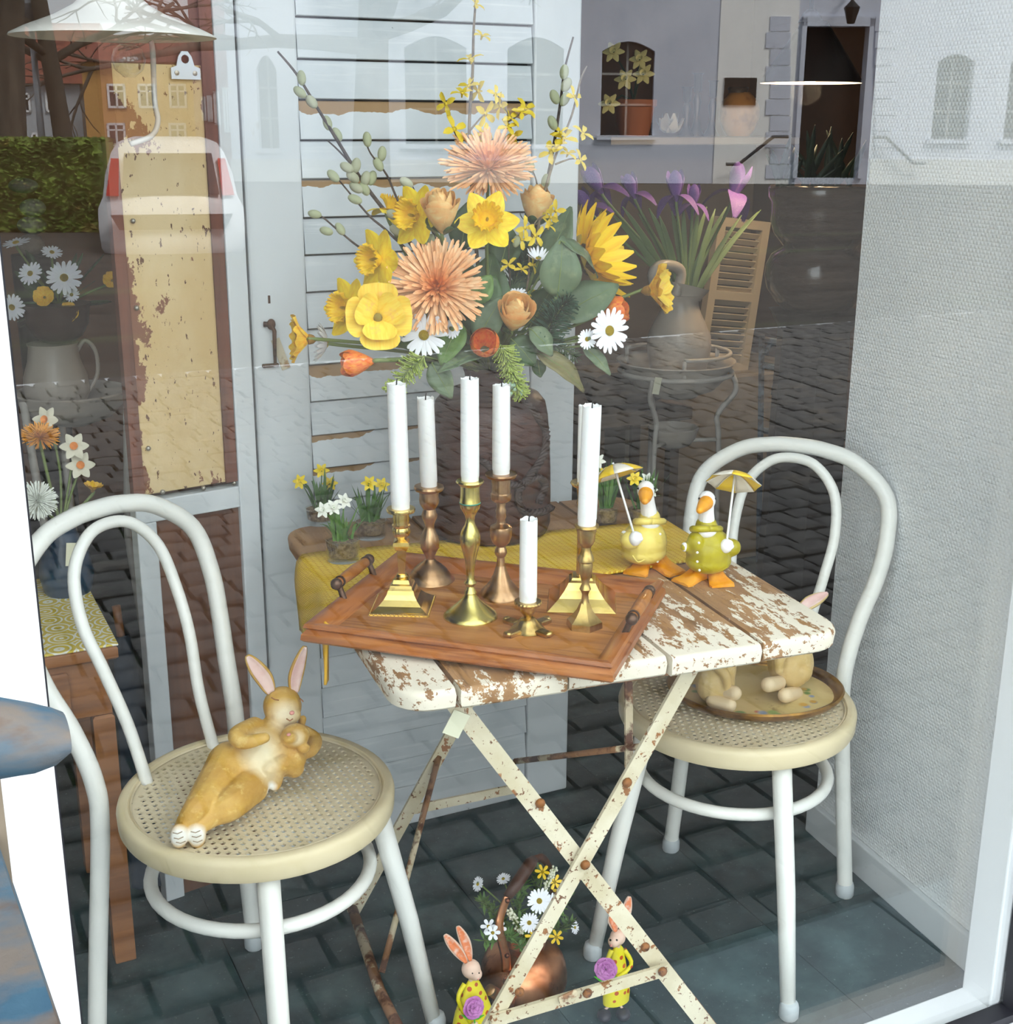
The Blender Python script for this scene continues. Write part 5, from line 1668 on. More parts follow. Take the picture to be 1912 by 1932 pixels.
flower('poppy', 'yellow poppy on a long stem reaching far to the right', 'poppy', (1224, 548), 1.96, nrm(.9, .05, .4), poppy_parts(POP_s, POP_i), 54)
flower('sunflower', 'big yellow sunflower turned to the right of the bouquet', 'sunflower', (1106, 490), 2.02, nrm(.82, .25, .45), sun_parts(), 92, stem_r=.004)
flower('tulip', 'closed orange tulip hanging out to the left', 'tulip', (676, 684), 1.86, nrm(-.92, -.12, .3), tulip_parts(), 33, stem_from=1.0, stem_r=.0034)
flower('tulip', 'orange-red tulip facing forward above the candles', 'tulip', (915, 650), 1.85, nrm(.0, .12, 1), tulip_parts(), 36, stem_from=1.0)
flower('tulip', 'orange tulip pointing right behind the white daisy', 'tulip', (1152, 590), 1.93, nrm(.9, .25, .3), tulip_parts(), 34, stem_from=1.0)
flower('tulip', 'orange tulip bud peeping between the large leaves', 'tulip', (1066, 546), 1.98, nrm(.3, .8, .4), tulip_parts(), 22, stem_from=1.0)
flower('daisy', 'large white daisy under the front chrysanthemum', 'daisy', (800, 632), 1.86, nrm(-.05, -.35, .95), daisy_parts(), 44)
flower('daisy', 'small white daisy beside the large one, above the green leaf', 'daisy', (854, 621), 1.87, nrm(.1, .05, 1), daisy_parts(), 19)
flower('daisy', 'white daisy facing right in front of the orange tulip', 'daisy', (1150, 624), 1.86, nrm(.55, -.1, .85), daisy_parts(), 44)
flower('daisy', 'small white daisy between the dark fir sprig and the large right daisy', 'daisy', (1108, 640), 1.87, nrm(.35, -.1, .9), daisy_parts(), 20)
flower('daisy', 'white daisy half open in front of the tall leaf', 'daisy', (1016, 488), 1.93, nrm(.1, .7, .6), daisy_parts(True), 24)
flower('daisy', 'white daisy hidden behind the middle rose', 'daisy', (975, 556), 1.93, nrm(-.1, .6, .7), daisy_parts(), 20)
flower('daisy', 'white daisy seen from the side next to the left poppy', 'daisy', (618, 648), 1.97, nrm(-.85, .1, .2), daisy_parts(True), 38)

# --- leaves
def leaf(label, b_uv, tip_uv, wpx, Y0, Y1, m, n=None, bend=.1, twist=0.0, shape=1.0, name='foliage_leaf'):
    b = px(*b_uv, y=Y0); e = px(*tip_uv, y=Y1)
    k = pscale(b)
    t = thing(name, label, 'leaf', VMOUTH, 'leaves in the bouquet')
    MB().tube(catmull([VMOUTH, (VMOUTH + b) / 2 + Vector((0, 0, .01)), b], 4), .0022, 6).build('stem', STEMG, t, smooth=180)
    d = e - b; L_ = d.length; x = d.normalized()
    nn = n if n is not None else nrm(0, .3, 1)
    s = x.cross(nn).normalized(); nn = s.cross(x)
    rows = []; N_ = 12
    for i in range(N_ + 1):
        q = i / N_
        w = wpx * k * .5 * math.sin(math.pi * (q * .97 + .02) ** (.75 * shape)) ** .9 + .0008
        c = b + d * q + nn * bend * L_ * math.sin(q * math.pi)
        a = twist * q
        ss = s * math.cos(a) + nn * math.sin(a); n2 = nn * math.cos(a) - s * math.sin(a)
        rows.append([c + ss * w * f + n2 * (abs(f) * w * .22 + .0012 * math.sin(q * 16 + f * 2)) for f in (-1, -.55, 0, .55, 1)])
    MB().grid(rows).build('blade', m, t, smooth=180, solid=.0006)
    MB().tube([r[2] for r in rows[:-1]], [.0014, .0004], 5).build('midrib', STEMG, t)
    return t
leaf('tall grey-green leaf standing up beside the sunflower', (1035, 520), (1078, 390), 72, 1.97, 1.99, LEAF1, nrm(-.5, .1, .8), .05)
leaf('folded grey-green leaf in front of the sunflower', (1052, 560), (1062, 445), 78, 1.90, 1.90, LEAF1, nrm(.1, .2, .95), .12)
leaf('broad pale leaf bending right below the sunflower', (1058, 455), (1128, 525), 44, 1.895, 1.91, LEAF1, nrm(.3, .6, .6), .1)
leaf('large green leaf pointing right toward the long-stemmed poppy', (1050, 600), (1168, 538), 80, 1.93, 1.93, LEAF1, nrm(-.1, .2, .95), .04)
leaf('big dark leaf behind the front chrysanthemum', (905, 620), (930, 478), 100, 1.96, 1.97, LEAF2, nrm(0, .2, 1), .04)
leaf('grey-green leaf between the chrysanthemum and the middle rose', (905, 600), (935, 520), 62, 1.90, 1.90, LEAF2, nrm(.2, .3, .9), .1)
leaf('serrated bright leaf at the right edge of the chrysanthemum', (890, 570), (928, 520), 50, 1.885, 1.885, LEAF4, nrm(.2, .3, .9), .08)
leaf('grey leaf curling under the middle rose', (900, 640), (948, 560), 56, 1.885, 1.88, LEAF1, nrm(.1, .1, 1), .06)
leaf('bright leaf under the small white daisy', (868, 610), (832, 690), 56, 1.875, 1.865, LEAF4, nrm(0, .4, .9), .08)
leaf('long pale leaf lying over the vase rim', (935, 655), (825, 705), 46, 1.87, 1.85, LEAF1, nrm(-.1, .7, .7), .05)
leaf('pointed grey-green leaf hanging down before the vase', (815, 685), (853, 752), 46, 1.88, 1.86, LEAF1, nrm(-.2, .2, .95), .05)
leaf('long olive-brown leaf drooping right of the vase', (1012, 665), (1102, 740), 44, 1.89, 1.87, LEAF3, nrm(.1, .5, .8), .12)
leaf('narrow grey-green leaf hanging below the right daisies', (1100, 652), (1152, 708), 28, 1.89, 1.87, LEAF1, nrm(.2, .3, .9), .08)
leaf('dark leaf spreading below the middle rose', (965, 640), (1010, 690), 58, 1.89, 1.88, LEAF2, nrm(0, .3, .95), .05)
leaf('small dark round leaf tip at the vase shoulder', (1015, 680), (1020, 712), 26, 1.9, 1.9, LEAF2, nrm(0, .2, 1), .02)
leaf('dark leaf behind the forward daffodil', (945, 500), (965, 430), 60, 1.97, 1.98, LEAF2, nrm(0, .2, 1), .04)
leaf('deep green leaf behind the upper rose', (870, 470), (885, 380), 56, 1.98, 1.99, LEAF2, nrm(0, .2, 1), .04)
leaf('deep green leaf between the roses and twigs', (990, 540), (1000, 450), 70, 1.99, 2.0, LEAF2, nrm(0, .2, 1), .04)
leaf('grey leaf folded beside the fir sprig', (1000, 620), (1042, 672), 44, 1.88, 1.87, LEAF1, nrm(.3, .3, .9), .1)
leaf('deep green leaf low behind the open poppy', (800, 640), (740, 560), 60, 1.95, 1.95, LEAF2, nrm(0, .2, 1), .04)
leaf('deep green leaf under the left chrysanthemum quills', (880, 560), (800, 500), 70, 1.95, 1.96, LEAF2, nrm(0, .2, 1), .04)

# --- green sprigs
def sprig(name, label, cat, pts, Y, rpx, m, count, seed, L_=8.0, stemm=STEMG, ball=False, curl=.5):
    rr = random.Random(seed)
    P = catmull([px(u, v, y=Y) for (u, v) in pts], 6); k = pscale(P[0])
    t = thing(name, label, cat, VMOUTH, GRP)
    MB().tube([VMOUTH + (P[0] - VMOUTH) * .1] + P, .0018, 6).build('stem', stemm, t, smooth=180)
    mb = MB()
    for i in range(count):
        q = rr.random() * (len(P) - 1); j = int(q); c = P[j] + (P[min(j + 1, len(P) - 1)] - P[j]) * (q - j)
        ax = (P[min(j + 1, len(P) - 1)] - P[max(j - 1, 0)]).normalized()
        d = Vector((rr.gauss(0, 1), rr.gauss(0, 1), rr.gauss(0, 1))).normalized()
        d = (d - ax * d.dot(ax)).normalized() + ax * curl
        l = rpx * k * rr.uniform(.6, 1.1) * (1 - .4 * q / len(P))
        e = c + d.normalized() * l
        mb.tube([c, (c + e) / 2 + ax * .001, e], [.0007, .0009], 4)
        if ball: mb.ell(e, .0013, None, 6, 4)
    o = mb.build('florets', m, t, smooth=180); o['kind'] = 'stuff'
    return t
LIME = mat('lime_green_floret', (168, 186, 86), .6)
FIR = mat('blue_green_fir', (52, 88, 66), .6, layers=[((38, 70, 50), 60, .45, .6, (1, 1, 1))])
sprig('green_amaranth', 'lime green fluffy sprig hanging behind the front left candle', 'flower', [(800, 672), (772, 698), (748, 730), (742, 738)], 1.86, 30, LIME, 330, 3, ball=True)
sprig('green_amaranth', 'lime green fluffy sprig hanging before the vase, next to the second row candle', 'flower', [(945, 650), (962, 690), (975, 725), (982, 742)], 1.86, 30, LIME, 420, 4, ball=True)
sprig('fir_sprig', 'dark blue-green curly sprig to the right of the middle rose', 'foliage', [(1025, 650), (1040, 610), (1060, 580), (1072, 565)], 1.90, 44, FIR, 420, 6, curl=.3)
sprig('fir_sprig', 'dark green feathery sprig behind the forward daffodil', 'foliage', [(960, 560), (980, 510), (1000, 470)], 1.98, 40, FIR, 260, 8, curl=.6)
sprig('fir_sprig', 'dark leafy sprig below the right daisies', 'foliage', [(1030, 640), (1060, 655), (1085, 672)], 1.91, 28, LEAF2, 160, 9, curl=.5)
berr = MB(); rr = random.Random(2)
for i in range(16):
    berr.ell(px(962 + rr.uniform(-10, 22), 735 + rr.uniform(-14, 10), y=1.853 + rr.uniform(-.004, .004)), .0032, None, 8, 6)
bt = thing('berry_sprig', 'cluster of pale green berries at the vase shoulder', 'berries', VMOUTH, GRP)
berr.build('berries', mat('pale_green_berry', (150, 178, 148), .4), bt, smooth=180)
MB().tube([VMOUTH, px(965, 728, y=1.86)], .0014, 5).build('stem', STEMG, bt)

# --- twigs
CK = MB().ell((0, 0, .5), (.36, .36, .55), None, 10, 8).mesh('catkin', (0, 0, 0), 180); CK.materials.append(CATK)
CKG = MB().ell((0, 0, .5), (.34, .34, .55), None, 10, 8).mesh('catkin', (0, 0, 0), 180); CKG.materials.append(CATG)
def twig(name, label, cat, pts, Y, r0, m, group):
    """stem through photo pixels from vase to tip"""
    P = [px(u, v, y=y) for (u, v), y in zip(pts, Y)]
    t = thing(name, label, cat, VMOUTH, group)
    MB().tube(catmull([VMOUTH + (P[0] - VMOUTH) * .05] + P, 6), [r0, r0 * .4], 7).build('stem', m, t, smooth=180)
    return t
def catkins(t, items, Y, size=26):
    for (u, v, a, g) in items:
        p = px(u, v, y=Y); k = pscale(p) * size
        d = (RGT * math.sin(a) + UPV * math.cos(a) - FWD * .15)
        inst(CKG if g else CK, 'catkin', t, Matrix.Translation(p - d.normalized() * k * .5) @ frame_of(d).to_4x4() @ Matrix.Scale(k, 4))
def side(t, pts, Y, r=.0018, m=TWIG):
    MB().tube(catmull([px(u, v, y=Y) for (u, v) in pts], 4), [r, r * .6], 6).build('side_twig', m, t, smooth=180)
WG = 'pussy willow branches in the bouquet'
t = twig('willow_branch', 'longest pussy willow branch, leaning up to the left', 'branch', [(850, 560), (760, 440), (690, 350), (640, 270), (600, 205), (560, 140), (524, 97)], [2.0, 2.0, 2.01, 2.02, 2.03, 2.04, 2.05], .0042, TWIG, WG)
catkins(t, [(569, 147, -.1, 1), (566, 174, -.9, 1), (588, 192, -.7, 0), (618, 232, -.3, 1), (636, 254, -.5, 1)], 2.03)
side(t, [(672, 320), (640, 285), (617, 264)], 2.02)
catkins(t, [(655, 316, -1.1, 0), (672, 312, .2, 0), (690, 337, .3, 0), (702, 336, .3, 1), (666, 334, -.9, 0), (672, 354, -1.0, 0), (688, 356, -.5, 1)], 2.0)
t = twig('willow_branch', 'pussy willow branch with two upright catkins left of the chrysanthemum', 'branch', [(800, 470), (752, 380), (730, 330), (700, 290), (692, 270)], [1.98, 1.98, 1.99, 1.99, 2.0], .0026, TWIG, WG)
catkins(t, [(693, 263, -.1, 1), (721, 290, .1, 1), (714, 310, -.5, 1)], 1.99)
t = twig('willow_branch', 'pussy willow branch low on the left, ending above the daffodils', 'branch', [(800, 560), (740, 490), (685, 470), (645, 440), (612, 412), (600, 405)], [1.98, 1.97, 1.97, 1.97, 1.97, 1.97], .0026, TWIG, WG)
catkins(t, [(594, 404, -1.4, 1), (616, 436, -1.3, 1), (642, 432, -.6, 1)], 1.97, 24)
t = twig('willow_branch', 'pussy willow branch crossing in front of the longest one', 'branch', [(810, 520), (735, 440), (700, 410), (665, 370), (640, 340)], [1.97, 1.97, 1.98, 1.98, 1.98], .0028, TWIG, WG)
catkins(t, [(629, 332, -.8, 1), (670, 376, -1.2, 1), (742, 405, -1.2, 0), (748, 435, -1.0, 0)], 1.965)
t = twig('willow_branch', 'pussy willow branch with one pale catkin above the rose', 'branch', [(830, 470), (800, 400), (785, 365), (778, 350)], [1.96, 1.96, 1.96, 1.96], .0022, TWIG, WG)
catkins(t, [(767, 345, -1.0, 0), (804, 468, 0, 1), (812, 455, .3, 1)], 1.955)
t = twig('willow_branch', 'pussy willow branch rising to the upper right beside the forsythia', 'branch', [(990, 560), (1010, 430), (1035, 330), (1050, 245), (1058, 190), (1066, 130), (1082, 70)], [2.0, 2.0, 2.01, 2.02, 2.02, 2.03, 2.04], .004, TWIG, WG)
catkins(t, [(1065, 136, .1, 1), (1069, 160, .5, 0), (1047, 183, -.4, 1), (1066, 187, .5, 1), (1043, 232, -.4, 1), (1000, 312, -.4, 1), (1030, 342, .2, 1), (1020, 362, .3, 1)], 2.01)
side(t, [(1017, 370), (1012, 340), (1005, 322)], 2.0)
t = twig('willow_branch', 'pussy willow twig with green catkins among the central leaves', 'branch', [(960, 560), (960, 480), (962, 450)], [1.96, 1.95, 1.95], .002, TWIG, WG)
catkins(t, [(960, 422, .1, 1), (950, 445, -.3, 1), (975, 455, .3, 1)], 1.945, 22)
def fors_mesh():
    mb = MB()
    for k in range(4):
        R = rotz(k * math.pi / 2)
        rows = []
        for x, w, z in ((.08, .08, 0), (.45, .22, .12), (.8, .2, .12), (1.0, .05, .02)):
            rows.append([R @ Vector((x, s * w, z + .05 * abs(s))) for s in (-1, 0, 1)])
        mb.grid(rows)
    mb.lathe([(.05, -.35), (.12, 0), (.16, .1)], 8)
    me = mb.mesh('blossom', (0, 0, 0), 180); me.materials.append(FORS)
    return me
FM = fors_mesh()
FG = 'forsythia branches in the bouquet'
def blossoms(t, items, Y, seed=1):
    rr = random.Random(seed)
    for (u, v, s) in items:
        p = px(u, v, y=Y + rr.uniform(-.008, .008)); k = pscale(p) * s
        n = nrm(rr.uniform(-.8, .8), rr.uniform(-.5, .8), rr.uniform(.35, 1))
        inst(FM, 'blossom', t, Matrix.Translation(p) @ frame_of(n).to_4x4() @ RZ(rr.uniform(0, 1.5)) @ Matrix.Scale(k, 4))
t = twig('forsythia_branch', 'tallest forsythia branch, rising straight above the chrysanthemum', 'branch', [(900, 480), (888, 300), (886, 230), (892, 140), (894, 60), (898, 0), (899, -40)], [2.03, 2.04, 2.04, 2.05, 2.05, 2.05, 2.05], .0038, TWIG2, FG)
blossoms(t, [(898, 8, 20), (910, 68, 22), (888, 112, 26), (885, 162, 24), (872, 176, 24), (903, 172, 26), (842, 196, 24), (857, 244, 30), (915, 215, 28), (912, 250, 22), (895, 262, 20)], 2.04)
side(t, [(880, 285), (862, 258), (845, 215)], 2.04, .0018, TWIG2); side(t, [(888, 245), (905, 225), (915, 215)], 2.04, .0018, TWIG2)
t = twig('forsythia_branch', 'middle forsythia branch with drooping blossoms', 'branch', [(940, 470), (948, 290), (952, 250), (958, 215), (940, 180)], [2.03, 2.04, 2.04, 2.04, 2.04], .003, TWIG2, FG)
blossoms(t, [(945, 200, 26), (962, 222, 24), (970, 255, 24), (992, 205, 26), (985, 212, 20), (958, 240, 22), (966, 262, 20), (935, 178, 20)], 2.04, 4)
side(t, [(955, 232), (975, 220), (990, 206)], 2.04, .0016, TWIG2)
t = twig('forsythia_branch', 'right forsythia branch, arching beside the door edge', 'branch', [(1000, 540), (1020, 400), (1040, 320), (1058, 270), (1080, 215), (1096, 150), (1108, 125)], [1.99, 1.99, 1.99, 2.0, 2.0, 2.0, 2.0], .0032, TWIG2, FG)
blossoms(t, [(1082, 182, 22), (1064, 262, 30), (1100, 252, 24), (1040, 288, 26), (1072, 290, 22), (1095, 302, 22), (1050, 275, 22), (1058, 250, 18)], 1.995, 6)
side(t, [(1048, 310), (1075, 300), (1094, 300)], 1.995, .0018, TWIG2)
t = twig('forsythia_branch', 'low forsythia branch scattered through the heart of the bouquet', 'branch', [(990, 560), (1000, 470), (1010, 420), (1040, 400)], [1.95, 1.94, 1.94, 1.95], .002, TWIG2, FG)
blossoms(t, [(990, 430, 24), (1010, 445, 26), (985, 452, 20), (1040, 410, 24), (1050, 398, 22), (960, 500, 20), (985, 508, 18), (1005, 500, 18), (962, 555, 14), (1000, 556, 14), (1035, 425, 18)], 1.94, 8)
# --- dark filling leaves deep in the bouquet
for i, (b_, e_, w_, y_, m_, lab) in enumerate((
        ((900, 600), (860, 470), 80, 1.99, LEAF2, 'deep leaf filling the gap behind the left chrysanthemum'), ((930, 600), (905, 500), 90, 1.985, LEAF1, 'grey-green leaf filling the bouquet centre'), ((960, 600), (985, 520), 70, 1.975, LEAF2, 'deep leaf filling the gap above the middle rose'),
        ((1000, 620), (1045, 540), 80, 1.965, LEAF2, 'deep leaf filling the gap under the folded leaf'), ((860, 640), (780, 590), 66, 1.955, LEAF2, 'deep leaf filling the gap below the left chrysanthemum'), ((880, 660), (850, 590), 60, 1.945, LEAF1, 'grey leaf above the small white daisy'),
        ((930, 660), (900, 590), 60, 1.935, LEAF2, 'deep leaf behind the orange-red tulip'), ((1000, 660), (1060, 640), 50, 1.925, LEAF2, 'deep leaf right of the vase mouth'), ((820, 650), (750, 650), 40, 1.935, LEAF4, 'small bright leaf left of the large daisy'),
        ((860, 680), (790, 690), 40, 1.915, LEAF2, 'deep leaf over the lime green sprig'))):
    leaf(lab, b_, e_, w_, y_, y_, m_, nrm((i % 3 - 1) * .3, .25, .95), .05)
# ------------------------------------------------------------------ geese in raincoats
GW = mat('goose_white', (244, 242, 240), .5)
GBK = mat('goose_orange', (244, 166, 34), .5, layers=[((232, 146, 24), 30, .45, .65, (1, 1, 1))])
EYE = mat('black_eye', (24, 22, 22), .25)
BTN = mat('white_button', (246, 244, 232), .4)
UMB_Y = mat('umbrella_yellow', (246, 206, 36), .5); UMB_W = mat('umbrella_cream', (238, 230, 214), .55); UMB_P = mat('umbrella_white_pole', (244, 244, 242), .4)
def goose(label, feet_uv, body, neck, head, beak, hand, umb_tip, tail, coat, buttons, fside, pocket):
    p = px(*feet_uv, z=TZ); Y = p.y; k = pscale(p)
    t = thing('goose_figurine', label, 'figurine', p, 'goose figurines with umbrellas')
    def P(u, v, d=0.0): return px(u, v, y=Y) - HVv * d
    HVv = Vector((math.sin(YAW), math.cos(YAW), 0))
    # feet: two splayed webbed feet
    ft = MB(); 
    for s in (-1, 1):
        a = -YAW - math.pi / 2 + s * .55 + fside
        d = Vector((math.cos(a), math.sin(a), 0)); sd = Vector((-d.y, d.x, 0))
        c = p + RH * s * 17 * k
        rows = []
        for q, w, h in ((-.35, .5, .75), (0.0, .55, 1.0), (.4, .8, .6), (.8, 1.05, .35), (1.0, .95, .22)):
            rows.append([c + d * q * 46 * k + sd * f * w * 23 * k + Vector((0, 0, hh * 30 * k + .0005)) for f, hh in ((-1, 0.02), (-1, h * .5), (-.5, h), (0, h * .72), (.5, h), (1, h * .5), (1, 0.02))])
        ft.grid(rows)
        ft.add(rows[0], [tuple(range(7))]); ft.add(rows[-1], [tuple(reversed(range(7)))])
    ft.build('webbed_feet', GBK, t, smooth=60)
    bz = P(body[0], body[1])
    parts = [('e', bz, (body[2] * k, body[2] * k * .92, body[3] * k)), ('e', bz - Vector((0, 0, body[3] * k * .45)), (body[2] * k * 1.0, body[2] * k * .9, body[3] * k * .55)),
             ('t', [bz, P(*neck)], [body[2] * .7 * k, 21 * k]), ('e', P(hand[0] + hand[2], hand[1] + 8, 26 * k), (19 * k, 17 * k, 17 * k)),
             ('e', P(2 * body[0] - hand[0], hand[1] + 4, 8 * k), (16 * k, 18 * k, 22 * k)), ('t', [bz, P(*tail)], [26 * k, 8 * k])]
    coat_o = blobby('raincoat', parts, coat, t, .0022, 4)
    MB().tube(catmull([P(neck[0] + 26 * math.sin(a), neck[1] + 6 - 8 * math.cos(a), 26 * k * math.cos(a)) for a in [i * math.pi / 6 for i in range(12)]] + [P(neck[0], neck[1] - 2, 26 * k)], 2), 6.5 * k, 8).build('collar', coat, t, smooth=180)
    hd = P(*head); nk = P(neck[0], neck[1], 2 * k)
    blobby('neck_and_head', [('t', [nk, (nk + hd) / 2, hd], [17 * k, 14 * k, 13.5 * k]), ('e', hd, (16.5 * k, 17 * k, 18 * k)), ('e', P(neck[0], neck[1] + 6, 14 * k), (20 * k, 14 * k, 13 * k))], GW, t, .0018, 3)
    bk = P(beak[0], beak[1], 15 * k)
    tip = P(beak[0] + beak[2], beak[1] + 5, 40 * k)
    d = (tip - bk).normalized()
    blobby('beak', [('t', [bk - d * 4 * k, bk + d * 12 * k, tip], [14 * k, 12 * k, 7 * k])], GBK, t, .0015, 2)
    for s in (-1, 1):
        MB().ell(hd + RH * s * 15 * k - HVv * 6 * k + Vector((0, 0, 5 * k)), 2.2 * k, None, 8, 6).build('eye', EYE, t, smooth=180)
    for (u, v) in buttons:
        MB().ell(P(u, v, body[2] * k * .80), (2.6 * k, 2.6 * k, 2.6 * k), None, 10, 6).build('button', BTN, t, smooth=180)
    MB().tube(catmull([P(u, v, body[2] * k * .86) for (u, v) in pocket], 4), 1.6 * k, 6).build('pocket_seam', coat, t, smooth=180)
    hp = P(hand[0], hand[1], 42 * k)
    blobby('wing_hand', [('e', hp, (12.5 * k, 11 * k, 14 * k)), ('e', hp + RH * 6 * k + Vector((0, 0, 6 * k)), (6 * k, 8 * k, 6 * k)), ('e', hp + RH * 8 * k, (6 * k, 8 * k, 6 * k))], GW, t, .0015, 2)
    MB().ell(P(*tail) - Vector((0, 0, 0)), (6 * k, 8 * k, 9 * k), None, 10, 8).build('tail', GW, t, smooth=180)
    # umbrella
    top = P(umb_tip[0], umb_tip[1], -28 * k)
    ax = (top - hp).normalized()
    um = MB().tube([hp - ax * 12 * k, top + ax * 4 * k], 2.2 * k, 8).build('umbrella_pole', UMB_P, t, smooth=180)
    R = frame_of(ax)
    r = umb_tip[2] * k
    for i in range(8):
        mb = MB(); rows = []
        for q in range(6):
            f = q / 5
            row = []
            for j in range(5):
                a = (i + j / 4) * math.pi / 4
                sc_ = 1 - .10 * f * f * math.sin(j / 4 * math.pi)
                row.append(top + R @ Vector((math.cos(a) * r * f * sc_, math.sin(a) * r * f * sc_, -r * .42 * f * f)))
            rows.append(row)
        mb.grid(rows).build('umbrella_panel', UMB_Y if i % 2 == 0 else UMB_W, um, smooth=180, solid=.0012)
        a = i * math.pi / 4
        MB().tube([top + R @ Vector((math.cos(a) * r * f, math.sin(a) * r * f, -r * .42 * f * f - .0016)) for f in (0, .3, .6, .9)], .7 * k, 5).build('umbrella_rib', UMB_W, um)
COAT_Y = mat('pale_yellow_raincoat', (240, 218, 112), .42, layers=[((228, 204, 96), 20, .45, .65, (1, 1, 1))])
COAT_G = mat('olive_green_raincoat', (184, 170, 10), .35, layers=[((164, 150, 6), 20, .45, .65, (1, 1, 1))])
goose('goose figurine in a pale yellow raincoat holding an umbrella', (1230, 1074), (1216, 1022, 44, 42), (1226, 978), (1219, 925), (1217, 929, -4), (1195, 1003, -8), (1160, 884, 50), (1178, 1010), COAT_Y, [(1242, 997), (1242, 1016), (1240, 1034), (1237, 1048)], .1, [(1190, 1036), (1200, 1048), (1212, 1044)])
goose('goose figurine in an olive green raincoat holding an umbrella', (1332, 1094), (1338, 1038, 45, 44), (1333, 992), (1334, 944), (1329, 946, -14), (1364, 1017, 12), (1392, 899, 52), (1292, 1032), COAT_G, [(1314, 1013), (1311, 1031), (1311, 1048), (1315, 1064)], -.35, [(1345, 1062), (1357, 1062), (1368, 1056)])

# ------------------------------------------------------------------ reclining bunny with baby on the left chair
def y_on(u, v, z): return px(u, v, z=z).y
SZ = 0.462
yF, yK, yH, yC, yD = y_on(352, 1592, SZ), y_on(420, 1550, SZ), y_on(470, 1500, SZ), y_on(540, 1470, SZ), y_on(555, 1455, SZ)
base = px(470, 1490, z=SZ)
bk_ = pscale(base)
def B(u, v, y): return px(u, v, y=y)
BUN = mat('golden_bunny', (214, 170, 84), .5, layers=[((196, 148, 62), 18, .42, .62, (1, 1, 1)), ((226, 190, 110), 70, .55, .7, (1, 1, 1))], bump=(220, .35, .002),
          blobs=[(tuple(B(492, 1420, yC - .035) - base), .040, .7, (238, 224, 186)), (tuple(B(500, 1452, yC - .04) - base), .032, .7, (238, 224, 186)), (tuple(B(537, 1352, yD - .03) - base), .030, .7, (240, 222, 184)),
                 (tuple(B(338, 1582, yF - .01) - base), .020, .5, (244, 240, 230)), (tuple(B(371, 1580, yF - .01) - base), .020, .5, (244, 240, 230)), (tuple(B(560, 1392, yC - .05) - base), .014, .6, (238, 216, 172)),
                 (tuple(B(506, 1484, yC - .05) - base), .015, .5, (244, 240, 230))])
PINK = mat('ear_pink', (236, 206, 196), .6, layers=[((226, 184, 176), 30, .45, .65, (1, 1, 1))])
NOSE = mat('nose_pink', (224, 152, 140), .5)
LINE = mat('dark_feature_line', (168, 116, 76), .7)
bun = thing('bunny_figurine', 'golden bunny figurine reclining with its baby on the cane seat', 'figurine', base)
k = bk_
parts = [
    ('e', B(533, 1332, yD), (37 * k, 36 * k, 38 * k)), ('e', B(540, 1350, yD - .018), (29 * k, 22 * k, 20 * k)),
    ('t', [B(525, 1372, yD), B(498, 1410, yC - .01), B(478, 1440, (yC + yH) / 2), B(448, 1462, yH)], [30 * k, 44 * k, 48 * k, 45 * k]),
    ('t', [B(432, 1440, yH + .01), B(398, 1492, yK + .02), B(370, 1525, (yK + yF) / 2), B(345, 1562, yF + .015)], [41 * k, 33 * k, 23 * k, 16 * k]),
    ('t', [B(470, 1482, yH - .02), B(432, 1518, yK - .01), B(400, 1538, (yK + yF) / 2), B(368, 1562, yF + .01)], [38 * k, 31 * k, 22 * k, 16 * k]),
    ('e', B(338, 1577, yF), (16 * k, 11 * k, 24 * k)), ('e', B(372, 1577, yF), (16 * k, 11 * k, 24 * k)),
    ('t', [B(480, 1372, yD - .01), B(448, 1388, yC - .03), B(462, 1400, yC - .05), B(500, 1392, yC - .06)], [20 * k, 18 * k, 14 * k, 10 * k]),
    ('t', [B(560, 1378, yD + .01), B(592, 1395, yC + .01), B(586, 1415, yC - .02), B(565, 1424, yC - .03)], [16 * k, 16 * k, 14 * k, 10 * k]),
    ('t', [B(566, 1372, yD), B(572, 1356, yD - .01)], [9 * k, 7 * k]),
    # baby
    ('e', B(557, 1388, yC - .038), (28 * k, 23 * k, 23 * k)), ('e', B(548, 1392, yC - .052), (15 * k, 12 * k, 11 * k)), ('e', B(548, 1430, yC - .03), (31 * k, 27 * k, 30 * k)),
    ('t', [B(555, 1448, yC - .035), B(528, 1442, yC - .05), B(520, 1478, yC - .045)], [20 * k, 17 * k, 12 * k]), ('t', [B(530, 1450, yC - .03), B(510, 1446, yC - .05), B(503, 1476, yC - .045)], [18 * k, 14 * k, 11 * k]),
    ('e', B(519, 1484, yC - .05), (10 * k, 9 * k, 8 * k)), ('e', B(500, 1480, yC - .05), (10 * k, 9 * k, 8 * k)), ('e', B(574, 1412, yC - .05), (12 * k, 10 * k, 10 * k)),
]
blobby('body', parts, BUN, bun, .0022, 4)
def ear(parent, pts, y, w, n, outer, inner, fk):
    """hollow ear with a pink lining"""
    P_ = catmull([B(u, v, y) for (u, v) in pts], 5)
    d = (P_[-1] - P_[0]).normalized(); s = d.cross(n).normalized(); n = s.cross(d)
    for nm, m, sc_, off in (('ear', outer, 1.0, 0.0), ('ear_lining', inner, .74, .0022)):
        rows = []
        for i, c in enumerate(P_):
            q = i / (len(P_) - 1)
            ww = w * fk * sc_ * (math.sin(math.pi * min(1, q * .84 + .13)) ** .8) + .0006
            rows.append([c + s * ww * f - n * ww * .35 * (1 - f * f) + n * off for f in (-1, -.6, 0, .6, 1)])
        MB().grid(rows).build(nm, m, parent, smooth=180, solid=.004 if nm == 'ear' else .0006)
